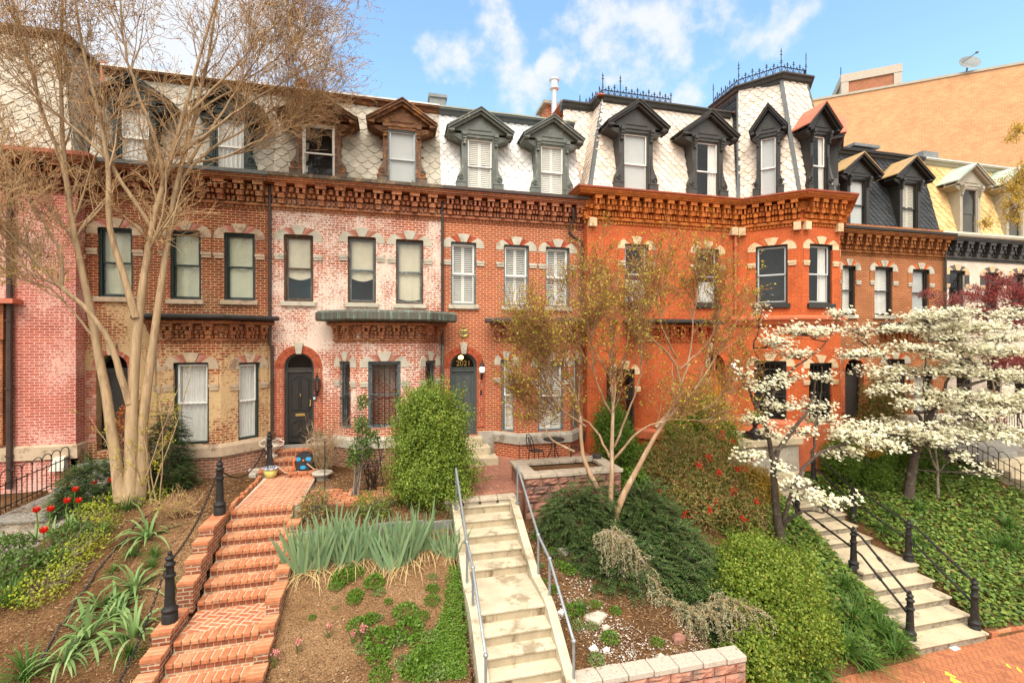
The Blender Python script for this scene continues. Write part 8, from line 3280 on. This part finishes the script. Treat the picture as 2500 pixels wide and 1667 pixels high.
def bare_shrub(label, base, n, h, w, mat='bark_tan', leafn=0, leafm='bud_leaf'):
    t = empty('bare_shrub', (0, 0, 0), label, 'shrub')
    S = []
    for i in range(n):
        e = base + Vector((rnd.uniform(-w, w), rnd.uniform(-w * .6, w * .4), h * rnd.uniform(.5, 1)))
        s = base + Vector((rnd.uniform(-.1, .1), rnd.uniform(-.08, .08), -.05))
        S.append(resample([s, s.lerp(e, .5) + Vector((rnd.uniform(-.1, .1), 0, .08)), e], 8, .012))
    S = np.stack(S)
    R = np.tile(np.linspace(.011, .004, 8), (n, 1))
    p1, r1 = spawn(S, R, 7, (.15, .5), (.5, 1.2), .05, .15, 5, .2, .6, .003)
    p2, r2 = spawn(p1, r1, 3, (.08, .25), (.5, 1.2), .0, .15, 3, .2, .7, .0025)
    add_tubes('stems', [(S, R, 4), (p1, r1, 3), (p2, r2, 3)], mat, t)
    if leafn:
        V, F = rand_leaves(scatter_on(p1, leafn, .3, .02), (.03, .06), (.02, .03), .2)
        np_mesh('leaves', V, F, leafm, t)


bare_shrub('tangled bare tan shrub between the black door and the copper-roofed bay', Vector((-1.95, -1.0, 3.05)), 34, 1.45, .62)
bare_shrub('bare rose canes with red stems below the barred bay window', Vector((-.55, -2.6, 3.0)), 16, 1.25, .45, 'iron_brown', 60, 'rose_leaf')
bare_shrub('thin bare rose stems beside the leaning stake', Vector((.0, -2.7, 3.0)), 10, 1.75, .35, 'bark_twig')
bare_shrub('brown twiggy shrub on the ivy slope right of the lower strap clumps', g_at(440, 1260), 10, .35, .35, 'bark_twig', 60)
# small stones on the gravel slope
for u, v, a, b, lab, mat in ((1343, 1286, .07, .05, 'white rounded stone below the planter wall', 'limestone'), (1365, 1322, .09, .06, 'grey stone beside the right handrail', 'grey_stone'), (1376, 1345, .17, .09, 'pale wedge shaped rock on the gravel slope', 'limestone'), (1452, 1506, .24, .06, 'flat pale slab stone on the gravel slope', 'wall_cap'), (1478, 1534, .09, .06, 'small pink-white rock below the flat slab', 'wall_cap'),
                           (1449, 1583, .09, .05, 'white brick-shaped stone low on the gravel', 'litter_white'), (1479, 1587, .07, .05, 'white square stone low on the gravel', 'litter_white'), (1370, 1495, .08, .05, 'white stone beside the concrete cheek wall', 'litter_white'), (1655, 1560, .15, .09, 'dark red rock under the weeping cedar', 'split_block'), (1610, 1605, .09, .06, 'pale stone near the retaining wall caps', 'limestone')):
    p = g_at(u, v)
    m = MB()
    n = 8
    pts = []
    for z, k in ((-.03, 1.0), (b * .5, .95), (b, .55)):
        for i in range(n):
            g = 2 * math.pi * i / n
            q = a * k * (1 + .25 * math.sin(i * 2.3 + u))
            pts.append((p.x + q * math.cos(g), p.y + q * .7 * math.sin(g), p.z + z + .015 * math.sin(i * 1.7)))
    f = [(i, (i + 1) % n, n + (i + 1) % n, n + i) for i in range(n)] + [(n + i, n + (i + 1) % n, 2 * n + (i + 1) % n, 2 * n + i) for i in range(n)] + [tuple(2 * n + i for i in range(n))]
    m.add(pts, f, True)
    m.build('stone', mat, None, lab, 'stone', 'stones on the gravel slope')

# ================================================================ small objects on steps, patio and porch
for x, y, z, lab, pl in ((W0.hit(674, 1000)[0] - .02, -.42, 3.42, 'weathered pale clay urn left of the black arched door', 'seed_capsule'), (W0.hit(774, 1000)[0] + .12, -.45, 3.40, 'weathered pale clay urn right of the black arched door', 'rosemary_leaf')):
    t = empty('garden_urn', (0, 0, 0), lab, 'urn', 'clay urns beside the black door')
    m = MB()
    m.lathe((x, y, z), [(.15, 0), (.15, .07), (.08, .10), (.07, .14), (.12, .18), (.20, .27), (.22, .34), (.17, .38), (.15, .44), (.20, .50), (.21, .53), (.17, .53), (.15, .50)], 18)
    m.build('bowl', 'terracotta_urn', t, smooth=True)
    for s in (-1, 1):
        m = MB()
        m.tube([(x + s * .20, y, z + .30), (x + s * .30, y, z + .36), (x + s * .32, y, z + .44), (x + s * .20, y, z + .50)], .022, 6)
        m.build('handle', 'terracotta_urn', t, smooth=True)
    n = 120
    P = np.tile([[x, y, z + .5]], (n, 1)) + NR.normal(0, .06, (n, 3)) * np.array([1, 1, .3])
    np_mesh('plant', *strap_quads(P, np.stack([NR.normal(0, .4, n), NR.normal(0, .4, n), np.ones(n)], 1), NR.uniform(.15, .32, n), .012, NR.uniform(0, .1, n), 4), pl, t)
shrub('vinca_plant', 'green trailing plant on the floor under the right urn', [(W0.hit(774, 1000)[0] + .18, -.75, 3.28, .24, .2, .28)], 420, 'rose_leaf', (.04, .07), (.025, .04), 'plant', stems=4, core=False, shell=(.3, 1.0))
t = empty('flower_pot', (0, 0, 0), 'yellow glazed flower pot with patterned rim on the brick entrance step', 'flower pot')
p = at_y(661, 1140, -1.15)
p.z = 3.06
m = MB()
m.lathe(p, [(.10, 0), (.15, .06), (.17, .14), (.165, .20), (.15, .215)], 18)
m.build('body', 'yellow_glaze', t, smooth=True)
m = MB()
m.lathe(p, [(.15, .205), (.20, .235), (.205, .26), (.16, .265), (.15, .23)], 18)
m.build('rim', 'blue_white_glaze', t, smooth=True)
m = MB()
for k in range(5):
    g = k * 2 * math.pi / 5
    m.tube([(p.x + .1 * math.cos(g), p.y + .1 * math.sin(g), p.z + .2), (p.x, p.y, p.z + .72)], .010, 5)
m.tube([(p.x, p.y, p.z + .70), (p.x, p.y, p.z + .78)], .022, 6)
m.build('trellis', 'iron_brown', t)
# hose reel
t = empty('hose_reel', (0, 0, 0), 'black and blue garden hose reel right of the entrance steps', 'hose reel')
c = Vector((-2.42, -1.05, 3.42))
m = MB()
n = 18
for dx0, dx1, r in ((-.10, -.07, .25), (.07, .10, .25)):
    pr = [(c.x + r * math.cos(2 * math.pi * i / n), c.z + r * math.sin(2 * math.pi * i / n)) for i in range(n)]
    m.fr = Fr(0, c.y)
    m.prism(pr, dx0, dx1)
m.box(c.x - .2, c.x + .2, -.1, .1, c.z - .30, c.z - .22)
m.box(c.x - .10, c.x + .10, -.07, .07, c.z - .12, c.z + .12)
m.build('drum', 'black_plastic', t)
m = MB(Fr(0, c.y))
for k in range(3):
    g = .5 + k * 2 * math.pi / 3
    q = [(c.x + .15 * math.cos(g) + .075 * math.cos(2 * math.pi * i / 10), c.z + .15 * math.sin(g) + .055 * math.sin(2 * math.pi * i / 10)) for i in range(10)]
    m.cut()
    m.prism(q, .10, .112)
m.build('reel_panel', 'blue_plastic', t)
m = MB()
m.tube([(c.x + .02, c.y - .11, c.z + .05), (c.x + .02, c.y - .2, c.z + .06)], .025, 6)
m.build('crank', 'orange_plastic', t)
m = MB()
m.tube([(c.x - .17, c.y - .1, c.z + .12), (c.x - .24, c.y - .12, c.z + .02), (c.x - .22, c.y - .12, c.z - .12), (c.x - .30, c.y - .12, c.z - .2)], .028, 6)
m.build('nozzle', 'orange_plastic', t)
m = MB()
m.tube([(c.x - .1, c.y - .12, c.z - .24), (c.x - .25, c.y - .2, c.z - .27), (c.x - .45, c.y - .15, c.z - .25), (c.x - .6, c.y - .1, c.z - .12)], .016, 6)
m.tube([(c.x + .1, c.y - .12, c.z - .05), (c.x + .3, c.y - .2, c.z - .2), (c.x + .42, c.y - .1, c.z - .26)], .016, 6)
m.build('hose', 'hose', t, smooth=True)
m = MB()
for j in range(3):
    for i in range(3):
        x0 = -2.78 + i * .25 + (j % 2) * .1
        m.wbox(x0, x0 + .235, -1.32, -.85, 2.96 + j * .075, 3.025 + j * .075)
m.build('brick_ledge', 'loose_brick', None, 'low brick ledge carrying the hose reel', 'ledge', bevel=.01)
# stone bird bath
t = empty('bird_bath', (0, 0, 0), 'worn round stone bird bath on a short pedestal beside the brick path', 'bird bath')
p = at_z(787, 1168, 3.0)
m = MB()
m.lathe((p.x, p.y, 2.9), [(.16, 0), (.15, .16), (.17, .2)], 12)
m.build('pedestal', 'grey_stone', t)
m = MB()
m.lathe((p.x, p.y, 3.1), [(.21, 0), (.26, .03), (.27, .07), (.25, .09)], 18)
m.build('slab', 'grey_stone', t, smooth=True)
for u, v, a, lab, mt in ((628, 1143, .13, 'pale angular stone behind the yellow pot', 'limestone'), (622, 1152, .15, 'flat pale stone at the head of the edging bricks', 'wall_cap'), (638, 1135, .11, 'reddish broken brick behind the pale stones', 'loose_brick'), (618, 1163, .10, 'small grey stone lowest by the edging bricks', 'grey_stone')):
    p = at_ground(u, v)
    m = MB()
    m.wbox(p.x - a, p.x + a * .9, p.y - a * .6, p.y + a * .6, p.z - .04, p.z + .10)
    o = m.build('stone', mt, None, lab, 'stone', 'stones by the yellow pot', bevel=.03)
# slate edging above the irises
for k, (x0, x1, z) in enumerate(((-1.9, -1.1, 2.80), (-1.08, -.45, 2.78), (-.43, .22, 2.82), (.25, .62, 2.80), (.64, 1.26, 2.76))):
    m = MB()
    m.wbox(x0, x1, -4.50 + rnd.uniform(-.02, .02), -4.42, 2.3, z - .05 + rnd.uniform(-.02, .02))
    m.build('edging_slab', 'slate_edging', None, ('leftmost grey slate edging slab at the brick cheek', 'second grey slate slab from the brick stairs', 'middle grey slate slab behind the irises', 'short grey slate slab right of the middle one', 'wide grey slate slab beside the concrete stairs')[k], 'edging', 'slate slabs edging the iris bed', bevel=.01)
# bistro set
t = empty('bistro_table', (0, 0, 0), 'round black metal bistro table before the shuttered bay window', 'table')
bx, by = 4.72, -1.35
m = MB()
m.lathe((bx, by, 3.0), [(.32, .70), (.33, .71), (.33, .73), (.30, .735)], 20)
m.build('table_top', 'cast_iron', t)
for k in range(3):
    g = k * 2.094 + .4
    m = MB()
    m.tube([(bx + .05 * math.cos(g), by + .05 * math.sin(g), 3.70), (bx + .10 * math.cos(g), by + .10 * math.sin(g), 3.35), (bx + .27 * math.cos(g), by + .27 * math.sin(g), 3.0)], .014, 6)
    m.build('leg', 'cast_iron', t)
for x, y, rz, lab in ((4.1, -1.55, .3, 'black iron bistro chair left of the round table'), (5.4, -1.5, 2.8, 'black iron bistro chair right of the round table')):
    t = empty('bistro_chair', (0, 0, 0), lab, 'chair', 'bistro chairs')
    ca, sa = math.cos(rz), math.sin(rz)
    T = lambda a, b, c: (x + a * ca - b * sa, y + a * sa + b * ca, 3.0 + c)
    m = MB()
    n = 12
    m.tube([T(.19 * math.cos(2 * math.pi * i / n), .19 * math.sin(2 * math.pi * i / n), .45) for i in range(n)], .014, 5, closed=True)
    for i in range(-2, 3):
        w = math.sqrt(max(0, .19 ** 2 - (i * .07) ** 2))
        m.tube([T(i * .07, -w, .45), T(i * .07, w, .45)], .010, 4)
    m.build('seat', 'cast_iron', t)
    for a, b in ((.16, .14), (.16, -.14), (-.16, .14), (-.16, -.14)):
        m = MB()
        m.tube([T(a, b, .45), T(a * 1.2, b * 1.2, 0)], .013, 5)
        m.build('leg', 'cast_iron', t)
    m = MB()
    m.tube([T(-.17, -.18, .45), T(-.24, -.19, .75), T(-.27, -.10, .93), T(-.28, 0, .97), T(-.27, .10, .93), T(-.24, .19, .75), T(-.17, .18, .45)], .015, 6)
    for s in (-1, 1):
        m.tube([T(-.18, s * .02, .47), T(-.23, s * .10, .66), T(-.27, s * .0, .90)], .010, 5)
        m.tube([T(-.18, s * .10, .47), T(-.23, -s * .04, .68), T(-.26, s * .08, .86)], .010, 5)
    m.build('backrest', 'cast_iron', t)
m = MB()
p = at_z(1507, 1130, 3.5)
m.lathe((5.4, -3.0, 3.38), [(.10, 0), (.13, .22), (.115, .23)], 12)
m.build('planter_pot', 'charcoal_paint', None, 'small dark grey pot on the back of the stone planter', 'pot')
# black urn on the porch of the tower house
t = empty('garden_urn', (0, 0, 0), 'black iron urn on a square pedestal on the stone porch of the orange house', 'urn')
p = at_y(1843, 1060, -1.85)
x, y, z = p.x, p.y, 3.5
m = MB()
m.wbox(x - .27, x + .27, y - .27, y + .27, z, z + .16)
m.wbox(x - .21, x + .21, y - .21, y + .21, z + .16, z + .22)
m.build('pedestal', 'cast_iron', t, bevel=.015)
m = MB()
m.lathe((x, y, z + .22), [(.18, 0), (.13, .06), (.07, .12), (.06, .2), (.11, .25), (.10, .29), (.19, .36), (.26, .46), (.27, .52), (.29, .55), (.24, .56), (.2, .52)], 20)
m.build('bowl', 'cast_iron', t, smooth=True)
n = 260
P = np.tile([[x, y, z + .78]], (n, 1)) + NR.normal(0, .12, (n, 3)) * np.array([1, 1, .4])
V, F = rand_leaves(P, (.05, .09), (.03, .05), .4)
np_mesh('plant', V, F, 'weed_leaf', t)
# right-hand garden: landing, steps, hooped and upright fences
t = empty('slab_steps', (0, 0, 0), 'grey stone landing and steps beyond the ivy bank at the right edge', 'stairs')
a, b = at_z(2330, 1092, 2.75), at_z(2480, 1125, 2.75)
m = MB()
m.wbox(19.6, 26, -3.0, -1.0, 2.45, 2.75)
m.build('landing', 'bluestone', t, bevel=.02)
for k in range(6):
    m = MB()
    m.wbox(19.9, 22.5, -3.02 - .40 * (k + 1), -2.98 - .40 * k, 2.75 - .19 * (k + 1) - .5, 2.75 - .19 * (k + 1))
    m.build('step', 'dstep_stone', t, bevel=.02)
m = MB()
m.wbox(22.55, 26, -3.2, -2.98, 1.6, 2.7)
m.build('side_wall', 'bluestone', t)
hoop_fence('rusty hooped wire fence stepping down beside the stone steps at the right', [(19.45, -1.9, 2.62), (19.55, -3.0, 2.5), (19.7, -5.6, 1.3)], .85, 27, 'iron_brown')
t = empty('iron_fence', (0, 0, 0), 'black upright bar fence in front of the white painted house', 'fence')
for f in (.15, .95):
    m = MB()
    m.tube([(20.6, -.75, 2.75 + f), (28, -.75, 2.75 + f)], .018, 5)
    m.build('rail', 'cast_iron', t)
m = MB()
for i in range(50):
    m.tube([(20.6 + i * .15, -.75, 2.75), (20.6 + i * .15, -.75, 3.85)], .012, 4)
m.build('bars', 'cast_iron', t)
t = empty('handrail', (0, 0, 0), 'black wrought iron handrail with scroll at the far right landing', 'handrail')
m = MB()
m.tube([(22.2, -3.0, 2.75), (22.2, -3.0, 3.6)], .03, 6)
m.build('post', 'cast_iron', t)
m = MB()
m.tube([(22.2, -3.0, 3.58), (22.6, -3.2, 3.55), (23.2, -3.9, 3.1), (23.8, -4.6, 2.6)], .026, 6)
m.build('rail', 'cast_iron', t)
m = MB()
m.tube([(22.28 + .17 * (1 - i / 22) * math.cos(i * .5) + .12, -3.03, 3.38 + .14 * (1 - i / 22) * math.sin(i * .5)) for i in range(22)], .014, 5)
m.build('scroll', 'cast_iron', t)
shrub('low_shrub', 'small bright green shrub beside the stone steps at the right edge', [(23.0, -4.2, 2.2, .4, .4, .35)], 1500, 'weed_leaf', (.04, .07), (.03, .05), stems=3)
# folded brick pile and drip lines on the left slope
m = MB()
pts = [(1020, 435), (840, 600), (700, 760), (560, 950), (420, 1160), (300, 1370), (240, 1450)]
Q = []
for x, y in pts:
    p = at_ground(x * .3827, 1067 + y * .3827)
    Q.append((p.x, p.y, p.z + .04))
m.tube(resample(Q, 26, .012), .014, 5)
m.build('drip_hose', 'black_plastic', None, 'thin black drip hose running down the left mulch slope', 'hose', smooth=True)
m = MB()
Q = [at_ground(u, v) + Vector((0, 0, .03)) for u, v in ((1272, 1585), (1248, 1640), (1240, 1640))]
Q = [at_ground(600 + x * .3827, 1067 + y * .3827) + Vector((0, 0, .035)) for x, y in ((165, 1350), (120, 1390), (112, 1440), (128, 1500), (95, 1560))]
m.tube(resample(Q, 16, .01), .013, 5)
m.build('drip_hose', 'linen', None, 'pale hose curling beside the lower brick cheek wall', 'hose', smooth=True)

# ---------------------------------------------------------------- seat every root at the base of its thing
PLACED = set(globals().get('PLACED_ROOTS', []))
bpy.context.view_layer.update()
for o in list(bpy.data.objects):
    if o.type != 'EMPTY' or o.parent or o.name in PLACED:
        continue
    lo, hi = Vector((1e9,) * 3), Vector((-1e9,) * 3)
    st = list(o.children)
    while st:
        q = st.pop()
        st += list(q.children)
        if q.type == 'MESH' and len(q.data.vertices):
            for c in q.bound_box:
                w = Vector(c)
                lo = Vector(map(min, lo, w))
                hi = Vector(map(max, hi, w))
    if lo.x < 1e8:
        set_base(o, ((lo.x + hi.x) / 2, (lo.y + hi.y) / 2, lo.z))
